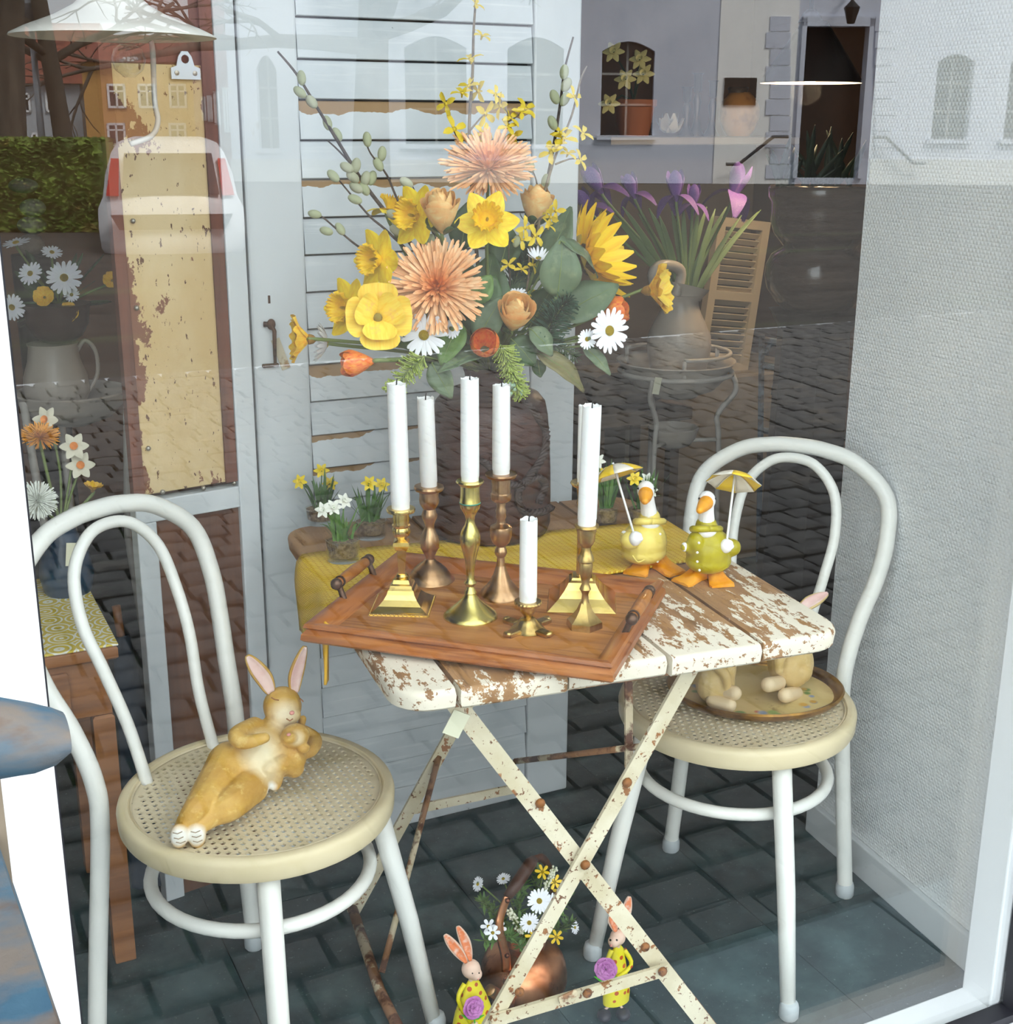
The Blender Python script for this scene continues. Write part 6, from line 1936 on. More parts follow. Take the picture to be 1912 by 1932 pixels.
BUNP = mat('golden_bunny_ear', (218, 176, 96), .5, layers=[((198, 152, 68), 30, .42, .62, (1, 1, 1))])
ear(bun, [(512, 1306), (500, 1282), (482, 1258), (467, 1238)], yD, 15, nrm(.25, 0, 1), BUNP, PINK, k)
ear(bun, [(556, 1306), (558, 1280), (566, 1250), (576, 1220)], yD, 13, nrm(.5, 0, 1), BUNP, PINK, k)
MB().ell(B(551, 1345, yD - .047), (5 * k, 4 * k, 4 * k), None, 10, 8).build('nose', NOSE, bun, smooth=180)
MB().ell(B(545, 1386, yC - .066), (4.5 * k, 3 * k, 3 * k), None, 8, 6).build('baby_nose', NOSE, bun, smooth=180)
for pts, y in (([(512, 1316), (519, 1320), (526, 1321)], yD - .0345), ([(566, 1318), (571, 1322), (572, 1324)], yD - .020), ([(541, 1356), (547, 1360), (553, 1356)], yD - .044)):
    MB().tube([B(u, v, y) for (u, v) in pts], 1.3 * k, 6).build('closed_eye', LINE, bun)
TOE = mat('toe_line', (150, 130, 104), .8)
for (u, v) in ((332, 1572), (334, 1582), (338, 1590), (366, 1570), (368, 1579), (370, 1588)):
    MB().tube([B(u - 6, v - 1, yF - .011), B(u + 3, v + 1, yF - .0125), B(u + 12, v - 3, yF - .010)], .9 * k, 5).build('toe_line', TOE, bun)

# ------------------------------------------------------------------ painted oval tray and two rabbits on the right chair
tc_ = px(1424, 1306, z=.464)
kt = pscale(tc_)
ra, rb_ = 163 * kt, 136 * kt
bl = []
rr = random.Random(8)
fl_ang = [(-2.2, .9), (-1.9, .95), (-1.6, .9), (-1.35, .92), (-.75, .88), (-.45, .85), (-.2, .8), (.1, .8), (2.7, .82), (2.95, .82), (3.25, .85), (-2.5, .82)]
cols = [(150, 170, 96), (120, 134, 150), (190, 110, 80), (110, 140, 70), (206, 160, 70), (150, 160, 180)]
for i, (a, f) in enumerate(fl_ang):
    for j in range(2):
        aa = a + rr.uniform(-.1, .1); ff = (f - .06 + rr.uniform(-.08, .05)) * .86
        bl.append(((math.cos(aa) * ra * ff, math.sin(aa) * rb_ * ff, .004), rr.uniform(.006, .011), .5, rr.choice(cols)))
TRAYP = mat('painted_tray_floor', (214, 190, 128), .45, layers=[((190, 162, 100), 8, .45, .68, (1, 1, 1)), ((146, 118, 70), 24, .62, .72, (1, 1, 1))], blobs=bl)
GOLD = mat('antique_gold_rim', (170, 126, 60), .35, .8, layers=[((112, 80, 44), 14, .45, .65, (1, 1, 1))])
oval = thing('oval_tray', 'oval tray with painted flowers and a gold rim on the cane seat', 'tray', tc_)
Rt = rotz(-YAW)
me = MB().lathe([(1, 0), (1, .003), (0.001, .0032)], 64, sx=ra * .93, sy=rb_ * .93, capt=False).mesh('tray_floor', (0, 0, 0), 40); me.materials.append(TRAYP)
inst(me, 'tray_floor', oval, Matrix.Translation(tc_) @ Rt.to_4x4())
rim = MB(); n = 72; prof = [(.90, .003), (.92, .008), (.96, .015), (1.0, .017), (1.02, .014), (1.0, .008), (.95, .001), (.90, 0)]
vs = []; fs = []
for i in range(n):
    a = 2 * math.pi * i / n
    for (f, z) in prof: vs.append(Rt @ Vector((math.cos(a) * ra * f, math.sin(a) * rb_ * f, z)) + tc_)
m_ = len(prof)
for i in range(n):
    for j in range(m_):
        fs.append((i * m_ + j, ((i + 1) % n) * m_ + j, ((i + 1) % n) * m_ + (j + 1) % m_, i * m_ + (j + 1) % m_))
rim.add(vs, fs).build('gold_rim', GOLD, oval, smooth=60)
RAB = mat('pale_tan_rabbit', (218, 190, 130), .45, layers=[((198, 164, 98), 14, .45, .66, (1, 1, 1)), ((232, 212, 168), 20, .56, .7, (1, 1, 1))])
RABF = mat('rabbit_foot_white', (228, 204, 164), .45)
def rabbit(label, foot_uv, body, feet, head, ears, s):
    p = px(*foot_uv, z=tc_.z + .0035); k = pscale(p); Y = p.y
    t = thing('rabbit_figurine', label, 'figurine', p, 'rabbit figurines on the oval tray')
    def Q(u, v, d=0.0): return px(u, v, y=Y + .03 - d)
    b = Q(*body[:2]); r = body[2] * k
    parts = [('e', b, (r, r * .95, r * 1.15)), ('t', [b, Q(head[0], head[1] + 45), Q(head[0], head[1])], [r * .95, r * .8, r * .55]), ('e', Q(head[0], head[1]), (r * .68, r * .75, r * .7)), ('e', Q(head[0] + s * 14, head[1] + 8, .02), (r * .4, r * .4, r * .35)),
             ('e', Q(body[0] + 16, body[1] + 14, .02), (r * .55, r * .6, r * .6)), ('t', [Q(body[0] + s * 4, body[1] - 30, .02), Q(body[0] + s * 20, body[1] - 10, .035), Q(body[0] + s * 22, body[1] + 14, .035)], [r * .3, r * .25, r * .2])]
    blobby('body', parts, RAB, t, .0025, 4)
    fm = [('t', [Q(u0, v0, .02), Q(u1, v1, .045)], [14 * k, 14.5 * k]) for (u0, v0, u1, v1) in feet]
    for f in fm: blobby('foot', [f], RABF, t, .002, 2)
    for e in ears: ear(t, e, Y + .03, 12, nrm(-.4, .3, 1), RAB, PINK, k)
rabbit('pale tan rabbit figurine mostly hidden under the table top', (1352, 1338), (1350, 1286, 39), [(1345, 1322, 1376, 1330), (1362, 1302, 1386, 1308)], (1360, 1205), [[(1352, 1185), (1350, 1170), (1345, 1160), (1342, 1150)], [(1368, 1185), (1372, 1170), (1376, 1160), (1380, 1152)]], 1)
rabbit('pale tan rabbit figurine with one ear showing above the table corner', (1488, 1318), (1492, 1250, 45), [(1502, 1308, 1482, 1312), (1470, 1288, 1450, 1292)], (1492, 1172), [[(1510, 1150), (1526, 1138), (1544, 1128), (1562, 1119)], [(1480, 1150), (1474, 1140), (1470, 1132), (1466, 1124)]], -1)

# ------------------------------------------------------------------ copper kettle with flowers
COP = mat('old_copper', (232, 164, 120), .3, 1.0, layers=[((190, 122, 84), 12, .42, .66, (1, 1, 1)), ((140, 88, 60), 30, .62, .72, (1, 1, 1))], bump=(80, .1, .001))
COPD = mat('dark_copper', (128, 78, 54), .4, .9, layers=[((84, 50, 38), 30, .45, .65, (1, 1, 1))])
GRIP = mat('dark_turned_wood', (74, 46, 34), .5)
kp = px(988, 1856, z=0.001); kk = pscale(kp)
ket = thing('kettle', 'old copper kettle filled with spring flowers on the floor', 'kettle', kp)
rows = [(1772, 40), (1777, 41), (1782, 40), (1788, 52), (1796, 66), (1808, 75), (1822, 80), (1836, 82), (1846, 82), (1850, 80), (1854, 80), (1870, 78)]
def zk(v): return max(0.001, px(988, v, y=kp.y).z)
hz = [zk(v) for (v, r) in rows]; z0_, z1_ = hz[-1], hz[0]
prof = [(r * kk, zk(v)) for (v, r) in reversed(rows)]
prof = [(prof[0][0] * .98, .001)] + [(a, max(b, .004 + i * .001)) for i, (a, b) in enumerate(prof[1:])]
MB().lathe(prof + [(37 * kk, prof[-1][1] - .002), (37 * kk, prof[-1][1] - .02)], 40, (kp.x, kp.y, 0), capt=True).build('body', COP, ket, smooth=50)
zt_ = prof[-1][1]
def K(u, v, d=0.0): return px(u, v, y=kp.y) - HV * d
MB().tube(catmull([K(956, 1800, .045), K(954, 1775, .04), K(943, 1730, .035), K(946, 1705, .03), K(958, 1672, .03)], 5), [.009, .008, .0075], 8, flat=.45).build('handle_strap', COP, ket, smooth=180)
MB().tube([K(958, 1672, .03), K(975, 1655, .02), K(1000, 1630, 0), K(1008, 1628, -.01)], [.008, .011, .011, .008], 10).build('handle_grip', GRIP, ket, smooth=180)
MB().tube(catmull([K(1008, 1628, -.01), K(1028, 1640, -.03), K(1045, 1690, -.04), K(1040, 1775, -.04)], 5), [.0075, .008, .009], 8, flat=.45).build('handle_strap', COPD, ket, smooth=180)
MB().bbox(K(963, 1802, .076), (.022, .004, .026), .002, rotz(-YAW + .2)).build('handle_plate', COPD, ket)
for (u, v) in ((957, 1772), (958, 1670), (962, 1795), (966, 1808)):
    MB().ell(K(u, v, .082 if v > 1790 else .045), .0045, None, 8, 6).build('rivet', COPD, ket, smooth=180)
sp = catmull([K(950, 1850, .055), K(952, 1828, .085), K(938, 1808, .095), K(928, 1797, .10)], 5)
MB().tube(sp, [.020, .014, .010, .0085], 12).build('spout', COP, ket, smooth=180)
MB().lathe([(.0095, -.002), (.0095, .004), (.006, .006)], 12, sp[-1], frame_of(sp[-1] - sp[-3])).build('spout_cap', BR_D, ket, smooth=50)
MB().box(K(945, 1868, .085), (.022, .001, .014), rotz(-YAW)).build('price_sticker', PAPER, ket)
KB = Vector((kp.x, kp.y, zt_ - .01))
KG = 'flowers in the copper kettle'
def kflower(name, label, cat, uv, d, n, parts, s):
    q = K(*uv, d)
    return flower(name, label, cat, uv, q.y, n, parts, s, base=KB, group=KG, stem_r=.0012)
for (lab, uv, d, n, s) in (('white daisy at the centre of the kettle flowers', (1018, 1700), .04, nrm(.1, .3, .9), 24), ('white daisy low at the front of the kettle flowers', (999, 1741), .06, nrm(-.1, .2, 1), 19), ('white daisy next to the central one in the kettle, cut by the table leg', (1040, 1708), .03, nrm(.4, .2, .9), 22),
                          ('small white daisy leaning out left of the kettle handle', (902, 1668), .0, nrm(-.7, .3, .6), 15), ('small white daisy on a stalk right of the kettle', (1085, 1750), .0, nrm(.7, .2, .5), 13), ('small white daisy above the kettle handle strap', (950, 1658), -.02, nrm(-.2, .7, .5), 14)):
    kflower('daisy', lab, 'daisy', uv, d, n, daisy_parts(), s)
SB = mat('small_yellow_blossom', (246, 206, 36), .5)
me_sy = daisy_mesh(6, .1, .2); me_sy.materials.clear(); me_sy.materials.append(SB)
me_sw = daisy_mesh(6, .1, .24)
for i, (uv, d) in enumerate((((1006, 1766), .06), ((1050, 1768), .05), ((1024, 1645), 0), ((1047, 1664), 0), ((1058, 1682), 0))):
    kflower('buttercup', ['small yellow blossom at the kettle rim', 'small yellow blossom at the kettle rim behind the table leg', 'small yellow blossom beside the kettle grip', 'small yellow blossom right of the kettle grip', 'small yellow blossom at the outer right of the kettle flowers'][i], 'flower', uv, d, nrm(rr.uniform(-.4, .4), .2, 1), [('petals', me_sy, Matrix.Identity(4)), ('disc', M_DSC, Matrix.Identity(4))], 15)
for i, (uv, d) in enumerate((((922, 1748), .03), ((930, 1760), .05), ((942, 1752), .03))):
    kflower('white_blossom', ['white five-petalled blossom left of the kettle rim', 'white blossom resting on the kettle shoulder', 'white blossom tucked behind the kettle handle'][i], 'flower', uv, d, nrm(rr.uniform(-.5, .2), .2, 1), [('petals', me_sw, Matrix.Identity(4)), ('disc', M_DSC, Matrix.Identity(4))], 15)
def ksprig(label, pts, d, m, r, cnt, seed, ball=False):
    rr2 = random.Random(seed)
    P_ = catmull([K(u, v, d) for (u, v) in pts], 6); k2 = pscale(P_[0])
    t = thing('filler_sprig', label, 'foliage', KB, KG)
    MB().tube([KB] + P_, .0012, 5).build('stem', STEMG, t)
    mb = MB()
    for i in range(cnt):
        q = rr2.random() * (len(P_) - 1); j = int(q); c = P_[j] + (P_[j + 1 if j + 1 < len(P_) else j] - P_[j]) * (q - j)
        dd = Vector((rr2.gauss(0, 1), rr2.gauss(0, 1), rr2.gauss(0, .7) + .5)).normalized()
        e = c + dd * r * k2 * rr2.uniform(.5, 1.1)
        if ball: mb.ell(e, 2.6 * k2, None, 6, 4)
        else:
            s2 = dd.cross(Vector((0, 0, 1))).normalized() * .0026
            mb.grid([[c, c + s2 * .2], [(c + e) / 2 - s2, (c + e) / 2 + s2], [e, e + s2 * .2]])
    o = mb.build('florets' if ball else 'leaflets', m, t, smooth=180); o['kind'] = 'stuff'
LUP = mat('white_lupin', (226, 226, 200), .6)
ksprig('white lupin spike standing up right in the kettle', [(1025, 1690), (1036, 1662), (1046, 1640)], 0, LUP, 6, 70, 1, True)
ksprig('white lupin spike leaning left in the kettle', [(985, 1740), (970, 1715), (962, 1700)], .03, LUP, 7, 70, 2, True)
for i, (lab, pts, d) in enumerate((('green filler sprig on the left of the kettle', [(960, 1760), (930, 1720), (908, 1700)], 0), ('green filler sprig in the middle of the kettle', [(985, 1760), (980, 1710), (985, 1668)], 0), ('green filler sprig behind the kettle daisies', [(1010, 1760), (1015, 1700), (1020, 1660)], -.02), ('green filler sprig on the right of the kettle', [(1030, 1760), (1055, 1715), (1070, 1690)], 0), ('low green filler sprig at the kettle rim', [(1000, 1768), (1040, 1745), (1078, 1730)], .02), ('low green filler sprig by the kettle handle', [(985, 1768), (955, 1745), (915, 1755)], .03))):
    ksprig(lab, pts, d, GR2 if i % 2 else LEAF4, 24, 120, 20 + i)

# ------------------------------------------------------------------ metal bunnies in yellow dresses
DRESS = mat('yellow_dotted_dress', (232, 218, 30), .4)
def dots_mat():
    m = mat('yellow_dress_red_dots', (234, 220, 34), .4)
    N, L = m.node_tree.nodes, m.node_tree.links
    tc = N.new('ShaderNodeTexCoord'); vo = N.new('ShaderNodeTexVoronoi'); vo.inputs['Scale'].default_value = 68
    vo.inputs['Randomness'].default_value = .6
    L.new(tc.outputs['Object'], vo.inputs['Vector'])
    lt_ = N.new('ShaderNodeMath'); lt_.operation = 'LESS_THAN'; lt_.inputs[1].default_value = .27
    L.new(vo.outputs['Distance'], lt_.inputs[0])
    mx = N.new('ShaderNodeMix'); mx.data_type = 'RGBA'; L.new(lt_.outputs[0], mx.inputs['Factor'])
    mx.inputs['A'].default_value = lin((234, 220, 34)); mx.inputs['B'].default_value = lin((196, 84, 30))
    L.new(mx.outputs['Result'], N['Principled BSDF'].inputs['Base Color'])
    return m
DOTS = dots_mat()
FLESH = mat('painted_bunny_skin', (240, 206, 184), .45)
EARO = mat('orange_ear_paint', (240, 140, 92), .5, layers=[((246, 210, 190), 60, .5, .66, (1, 1, 1))])
PURP = mat('purple_metal_flower', (206, 132, 196), .4, layers=[((186, 106, 178), 60, .45, .65, (1, 1, 1))])
SHOE = mat('dark_shoe', (52, 46, 54), .4)
GRNL = mat('bright_green_metal', (88, 190, 60), .4)
def metal_bunny(label, foot, head, hr, ears, body, flow, look, shoes, legs):
    p = px(*foot, z=0.0); k = pscale(p); Y = p.y
    t = thing('metal_bunny', label, 'figurine', p, 'painted metal bunnies under the table')
    def Q(u, v, d=0.0): return px(u, v, y=Y) - HV * d
    h = Q(*head)
    blobby('head', [('e', h, (hr * k, hr * k, hr * k)), ('e', Q(head[0] + look * 8, head[1] + 5, 6 * k), (hr * .72 * k, hr * .8 * k, hr * .68 * k)), ('t', [h, Q(head[0], head[1] + 28)], [5 * k, 5 * k])], FLESH, t, .0016, 3)
    for e in ears: ear2(t, [Q(u, v) for (u, v) in e], 9 * k)
    prof = [(r * k, Q(head[0], v).z) for (v, r) in reversed(body)]
    ctr = Q(body[-1][2] if len(body[-1]) > 2 else head[0], body[-1][0]) if False else p
    MB().lathe(prof, 24, (p.x, p.y, 0), sy=.6).build('dress', DOTS, t, smooth=50)
    for s in (-1, 1):
        MB().ell(Q(head[0] + look * 9 + s * 6, head[1] - 3, hr * k * .95), 2.1 * k, None, 8, 6).build('eye', EYE, t, smooth=180)
    MB().ell(Q(head[0] + look * 14, head[1] + 6, hr * k * 1.1), 2.6 * k, None, 8, 6).build('nose', NOSE, t, smooth=180)
    fl = Q(*flow, 34 * k)
    mbf = MB()
    for ring, (cnt, rad, z) in enumerate(((6, 21, 0), (6, 15, 3), (5, 9, 6))):
        for i in range(cnt):
            a = 2 * math.pi * i / cnt + ring * .5
            R = frame_of(nrm(-.1 if look <= 0 else .5, .1, 1)) @ rotz(a)
            rows = []
            for x, w in ((.1, .3), (.5, .62), (.85, .6), (1.0, .25)):
                rows.append([fl + R @ Vector((x * rad * k, s2 * w * rad * .8 * k, (z + 3 * x + abs(s2) * 2) * k)) for s2 in (-1, 0, 1)])
            mbf.grid(rows)
    fo = mbf.build('metal_flower', PURP, t, smooth=180, solid=.0006)
    MB().tube([fl, fl + Vector((0, 0, -34 * k)) + RH * look * 4 * k], 1.6 * k, 6).build('flower_stem', GRNL, t)
    lf = MB()
    for s in (-1, 1):
        c = fl + Vector((0, 0, -28 * k)); d = (RH * s + Vector((0, 0, .5))).normalized(); s2 = Vector((0, 0, 1))
        lf.grid([[c, c + s2 * .001], [c + d * 12 * k - s2 * 4 * k, c + d * 12 * k + s2 * 4 * k], [c + d * 24 * k, c + d * 24 * k + s2 * .001]])
    lf.build('flower_leaves', GRNL, t, solid=.0006)
    for s in (-1, 1):
        MB().tube(catmull([Q(head[0] + s * 12, body[0][0] + 8), Q(head[0] + s * 24, body[0][0] + 32, 10 * k), Q(flow[0] + s * 5, flow[1] + 34, 26 * k)], 4), [5 * k, 4 * k, 3.5 * k], 8).build('arm', DOTS, t, smooth=180)
    MB().ell(Q(flow[0] + 3, flow[1] + 36, 30 * k), (8 * k, 6 * k, 7 * k), None, 10, 8).build('hand', FLESH, t, smooth=180)
    for (u, v) in shoes:
        q = px(u, v, z=0.0)
        MB().ell(q + Vector((0, 0, 10 * k)) , (14 * k, 17 * k, 10 * k), rotz(-YAW), 12, 8).build('shoe', SHOE, t, smooth=180)
        MB().tube([q + Vector((0, 0, 15 * k)) + HV * .006, Vector((p.x, p.y, prof[0][1])) + (q - p) * .4], 2.6 * k, 8).build('leg', FLESH, t, smooth=180)
def ear2(t, pts, w):
    P_ = catmull(pts, 5); n = nrm(.1, 0, 1)
    d = (P_[-1] - P_[0]).normalized(); s = d.cross(n).normalized(); n = s.cross(d)
    for nm, m, sc_, off in (('ear', FLESH, 1.0, 0), ('ear_lining', EARO, .7, .0016)):
        rows = []
        for i, c in enumerate(P_):
            q = i / (len(P_) - 1); ww = w * sc_ * math.sin(math.pi * min(1, q * .88 + .06)) ** .9 + .0006
            rows.append([c + s * ww * f - n * ww * .3 * (1 - f * f) + n * off for f in (-1, -.5, 0, .5, 1)])
        MB().grid(rows).build(nm, m, t, smooth=180, solid=.002 if nm == 'ear' else .0006)
metal_bunny('painted metal bunny in a yellow dress left of the kettle', (893, 1965), (889, 1828), 18, [[(880, 1816), (868, 1800), (852, 1780), (840, 1764)], [(888, 1812), (882, 1790), (874, 1768), (864, 1748)]], [(1848, 8), (1856, 14), (1880, 26), (1905, 36), (1930, 42), (1934, 41)], (893, 1878), 1, [(878, 1968), (908, 1966)], None)
metal_bunny('painted metal bunny in a yellow dress right of the kettle, behind the table leg', (1162, 1912), (1166, 1768), 15, [[(1162, 1757), (1160, 1745), (1156, 1735), (1152, 1728)], [(1172, 1758), (1178, 1735), (1184, 1712), (1188, 1692)]], [(1784, 6), (1790, 11), (1815, 17), (1845, 23), (1872, 28), (1888, 27)], (1141, 1806), -1, [(1140, 1924), (1176, 1922)], None)
# ------------------------------------------------------------------ deeper in the shop, right: washstand, jug, irises, shelf
IRONW = mat('white_wire_stand', (196, 190, 180), .5)
ENAM = mat('cream_enamel', (186, 176, 162), .35)
def lathe_px(name, m, rows, u, Y, parent, seg=28, sm=50, inner=False, **kw):
    """turned body from photo rows (v, half width px) at depth Y"""
    c = px(u, rows[-1][0], y=Y); k = pscale(c)
    pr = [(r * k, px(u, v, y=Y).z) for (v, r) in reversed(rows)]
    for i in range(1, len(pr)):
        if pr[i][1] <= pr[i - 1][1] and not inner: pr[i] = (pr[i][0], pr[i - 1][1] + 1e-4)
    return MB().lathe(pr, seg, (c.x, c.y, 0), **kw).build(name, m, parent, smooth=sm)
YW = 3.05
def W(u, v, d=0.0): return px(u, v, y=YW + d)
bc = W(1276, 681); kw_ = pscale(bc)
ws = thing('washstand', 'white wire washstand with curved legs behind the goose figurines', 'washstand', (bc.x, bc.y, 0))
rb2 = 106 * kw_
MB().tube([(bc.x + rb2 * math.cos(a * math.pi / 20), bc.y + rb2 * math.sin(a * math.pi / 20), W(1276, 700).z) for a in range(40)], .007, 8, closed=True).build('basin_ring', IRONW, ws, smooth=180)
gz = W(1276, 664).z
MB().tube(catmull([(bc.x + rb2 * .95 * math.cos(a), bc.y + rb2 * .95 * math.sin(a), gz) for a in [-2.0 + i * .35 for i in range(13)]], 3), .006, 8).build('guard_rail', IRONW, ws, smooth=180)
for a in (-2.0, 2.2, 0.1):
    q = Vector((bc.x + rb2 * .95 * math.cos(a), bc.y + rb2 * .95 * math.sin(a), 0))
    MB().tube([q + Vector((0, 0, gz)), q + Vector((0, 0, W(1276, 700).z))], .006, 8).build('guard_post', IRONW, ws, smooth=180)
zf = W(1276, 702).z; zd = W(1276, 826).z
for a0 in (-2.55, -.55, 1.5):
    d = Vector((math.cos(a0), math.sin(a0), 0)); c = Vector((bc.x, bc.y, 0))
    MB().tube(catmull([c + d * rb2 + Vector((0, 0, zf)), c + d * (rb2 + .012) + Vector((0, 0, zf - .05)), c + d * (rb2 * .78) + Vector((0, 0, zf - .12)), c + d * (rb2 * .82) + Vector((0, 0, zd)), c + d * rb2 * .9 + Vector((0, 0, .25)), c + d * (rb2 * 1.25) + Vector((0, 0, 0.006))], 6), .0075, 8).build('leg', IRONW, ws, smooth=180)
    MB().tube([c + d * rb2 * .82 + Vector((0, 0, zd)), c + d * .05 + Vector((0, 0, zd - .004))], .006, 8).build('shelf_arm', IRONW, ws, smooth=180)
MB().box(W(1240, 728, -rb2 * 1.05), (.022, .001, .045), Matrix.Rotation(.2, 3, 'Y')).build('price_tag', PAPER, ws)
bs = thing('wash_basin', 'round cream enamel basin set in the washstand', 'basin', (bc.x, bc.y, W(1276, 746).z))
pr = [(42, 746), (46, 742), (75, 730), (92, 712), (100, 696), (108, 684), (113, 680), (112, 678)]
prr = [(r * kw_, W(1276, v).z) for (r, v) in pr]
MB().lathe(prr + [(r * .96, z + .002) for (r, z) in reversed(prr[1:-1])] + [(.001, prr[0][1] + .006)], 40, (bc.x, bc.y, 0), capt=False).build('bowl', ENAM, bs, smooth=60)
ds = thing('soap_dish', 'small enamel dish held low in the washstand', 'dish', (bc.x, bc.y, W(1276, 842).z))
pr = [(20, 842), (34, 836), (44, 822), (48, 808), (49, 805)]
prr = [(r * kw_, W(1276, v).z) for (r, v) in pr]
MB().lathe(prr + [(r * .95, z + .002) for (r, z) in reversed(prr[1:])] + [(.001, prr[0][1] + .005)], 32, (bc.x, bc.y, 0), capt=False).build('bowl', ENAM, ds, smooth=60)
jg = thing('water_jug', 'tall cream enamel jug standing in the basin with irises', 'jug', W(1278, 735))
lathe_px('body', ENAM, [(556, 36), (560, 33), (575, 33), (590, 38), (610, 48), (632, 58), (652, 60), (668, 58), (700, 52), (735, 40)], 1278, YW, jg, sm=60)
jm = W(1285, 558)
MB().tube(catmull([W(1250, 570, -.02), W(1232, 520, -.03), W(1252, 500, -.03), W(1285, 512, -.02), W(1275, 560, -.02)], 6), 10 * kw_, 8).build('handle', ENAM, jg, smooth=180)
lp_ = MB(); lp_.lathe([(30 * kw_, 0), (34 * kw_, .015), (42 * kw_, .035), (39 * kw_, .035), (28 * kw_, 0)], 20, W(1292, 562), frame_of(Vector((.25, 0, 1))), capb=False, capt=False); lp_.build('spout_lip', ENAM, jg, smooth=60)
IRISP = mat('iris_purple', (140, 98, 178), .55, layers=[((108, 72, 150), 60, .42, .62, (1, 1, 1)), ((206, 168, 222), 40, .6, .72, (1, 1, 1))])
IRISL = mat('iris_leaf', (112, 134, 84), .55)
M_IU = rose_petal('standard_petal', .06, -.3, .42, 1.0, -.1, 1.9, IRISP)
M_ID = petal_mesh('fall_petal', IRISP, 1.0, .34, -.55, -.3, .9, .04)
JT = W(1296, 562)
for i, (u, v, s, lab) in enumerate(((1132, 356, 48, 'purple iris at the left of the jug'), (1112, 392, 40, 'purple iris hanging lowest over the bouquet edge'), (1196, 366, 40, 'slim purple iris bud beside the left iris'), (1276, 368, 46, 'purple iris in the middle of the jug'), (1308, 384, 36, 'small purple iris behind the middle one'), (1386, 362, 54, 'broad purple iris at the right of the jug'))):
    parts_ = [('standard_petal', M_IU, RZ(2.094 * j)) for j in range(3)] + [('fall_petal', M_ID, RZ(1.05 + 2.094 * j)) for j in range(3)]
    flower('iris', lab, 'iris', (u, v), YW + .02 * (i % 3), nrm((u - 1300) / 260, 1, .25), parts_, s, base=JT, group='irises in the enamel jug', stem_m=IRISL, stem_r=.004, stem_from=.2)
il = thing('iris_leaves', 'fan of long strap leaves rising from the enamel jug', 'foliage', JT)
rr = random.Random(4)
for i, (u, v) in enumerate(((1150, 400), (1175, 392), (1205, 405), (1225, 395), (1245, 410), (1268, 400), (1290, 395), (1318, 400), (1334, 392), (1350, 396), (1372, 392), (1400, 408), (1430, 402), (1436, 398))):
    e = W(u, v, rr.uniform(-.05, .05)); c = JT + Vector((rr.uniform(-.02, .02), rr.uniform(-.02, .02), -.03)); d = e - c
    s2 = Vector((math.cos(YAW), -math.sin(YAW), 0)) * .008 + Vector((0, 0, .002))
    rows = [[c + d * q - s2 * w_ + Vector((0, 0, .02 * math.sin(q * 3))), c + d * q + Vector((0, .004, .02 * math.sin(q * 3))), c + d * q + s2 * w_ + Vector((0, 0, .02 * math.sin(q * 3)))] for q, w_ in ((0, .7), (.3, 1.1), (.6, 1.1), (.85, .7), (1, .1))]
    MB().grid(rows).build('leaf', IRISL, il, smooth=180, solid=.0012)

# louvred shutter leaning in the back
SHUT = mat('cream_shutter', (206, 190, 160), .6)
sh0, sh1 = px(1318, 690, y=3.5), px(1400, 690, y=3.5)
sx = (sh1 - sh0).length; k3 = pscale(sh0)
shz0 = px(1360, 700, y=3.5).z; shz1 = px(1380, 412, y=3.5).z
sr = thing('louvred_shutter', 'cream louvred shutter leaning behind the enamel jug', 'shutter', (sh0.x + sx / 2, 3.5, shz0))
tilt = Matrix.Rotation(.12, 3, 'Y')
def SP(a, z): return Vector((sh0.x + sx / 2, 3.5, shz0)) + tilt @ Vector((a, 0, z))
hh = shz1 - shz0
for a in (-sx / 2, sx / 2):
    MB().bbox(SP(a, hh / 2), (.028, .03, hh), .002, tilt).build('stile', SHUT, sr)
for z in (.015, hh - .015, hh * .5):
    MB().bbox(SP(0, z), (sx - .028, .03, .03), .002, tilt).build('rail', SHUT, sr)
for i in range(19):
    z = .05 + (hh - .10) * i / 18
    if abs(z - hh * .5) < .02: continue
    MB().box(SP(0, z), (sx - .03, .004, .020), tilt @ Matrix.Rotation(.7, 3, 'X')).build('slat', SHUT, sr)
tag(MB().bbox((sh0.x + .05, 3.6, shz0 / 2), (.75, .38, shz0 - .002), .006).build('cream_chest', mat('cream_chest_paint', (150, 136, 116), .6), origin=(sh0.x + .05, 3.6, 0)), 'cream wooden chest under the louvred shutter', 'chest')

# big dark glazed urn with plants
URN = mat('dark_glazed_urn', (78, 62, 52), .12, layers=[((72, 58, 48), 30, .45, .65, (1, 1, 4))], coat=.6, bump=(60, .25, .003, (1, 1, 3)))
YU = 2.72
ur = thing('glazed_urn', 'large dark glazed urn with a pinched waist beside the wall end', 'urn', px(1538, 585, y=YU))
lathe_px('body', URN, [(350, 96), (356, 100), (372, 99), (382, 93), (400, 92), (420, 92), (440, 86), (456, 74), (466, 66), (472, 74), (482, 88), (500, 96), (520, 98), (545, 92), (568, 76), (585, 60)], 1538, YU, ur, 40, 60)
pl_z = px(1538, 585, y=YU).z
ped = tag(MB().lathe([(.16, 0), (.16, .02), (.12, .05), (.10, pl_z - .05), (.13, pl_z - .002)], 6, (px(1538, 585, y=YU).x, YU, 0)).build('plant_pedestal', mat('dark_pedestal', (44, 36, 32), .5), origin=(px(1538, 585, y=YU).x, YU, 0)), 'dark pedestal carrying the glazed urn', 'pedestal')
DKL = mat('dark_indoor_leaf', (44, 58, 40), .5)
pt = thing('urn_plant', 'dark bladed plant growing in the glazed urn', 'plant', px(1538, 352, y=YU))
rr = random.Random(6)
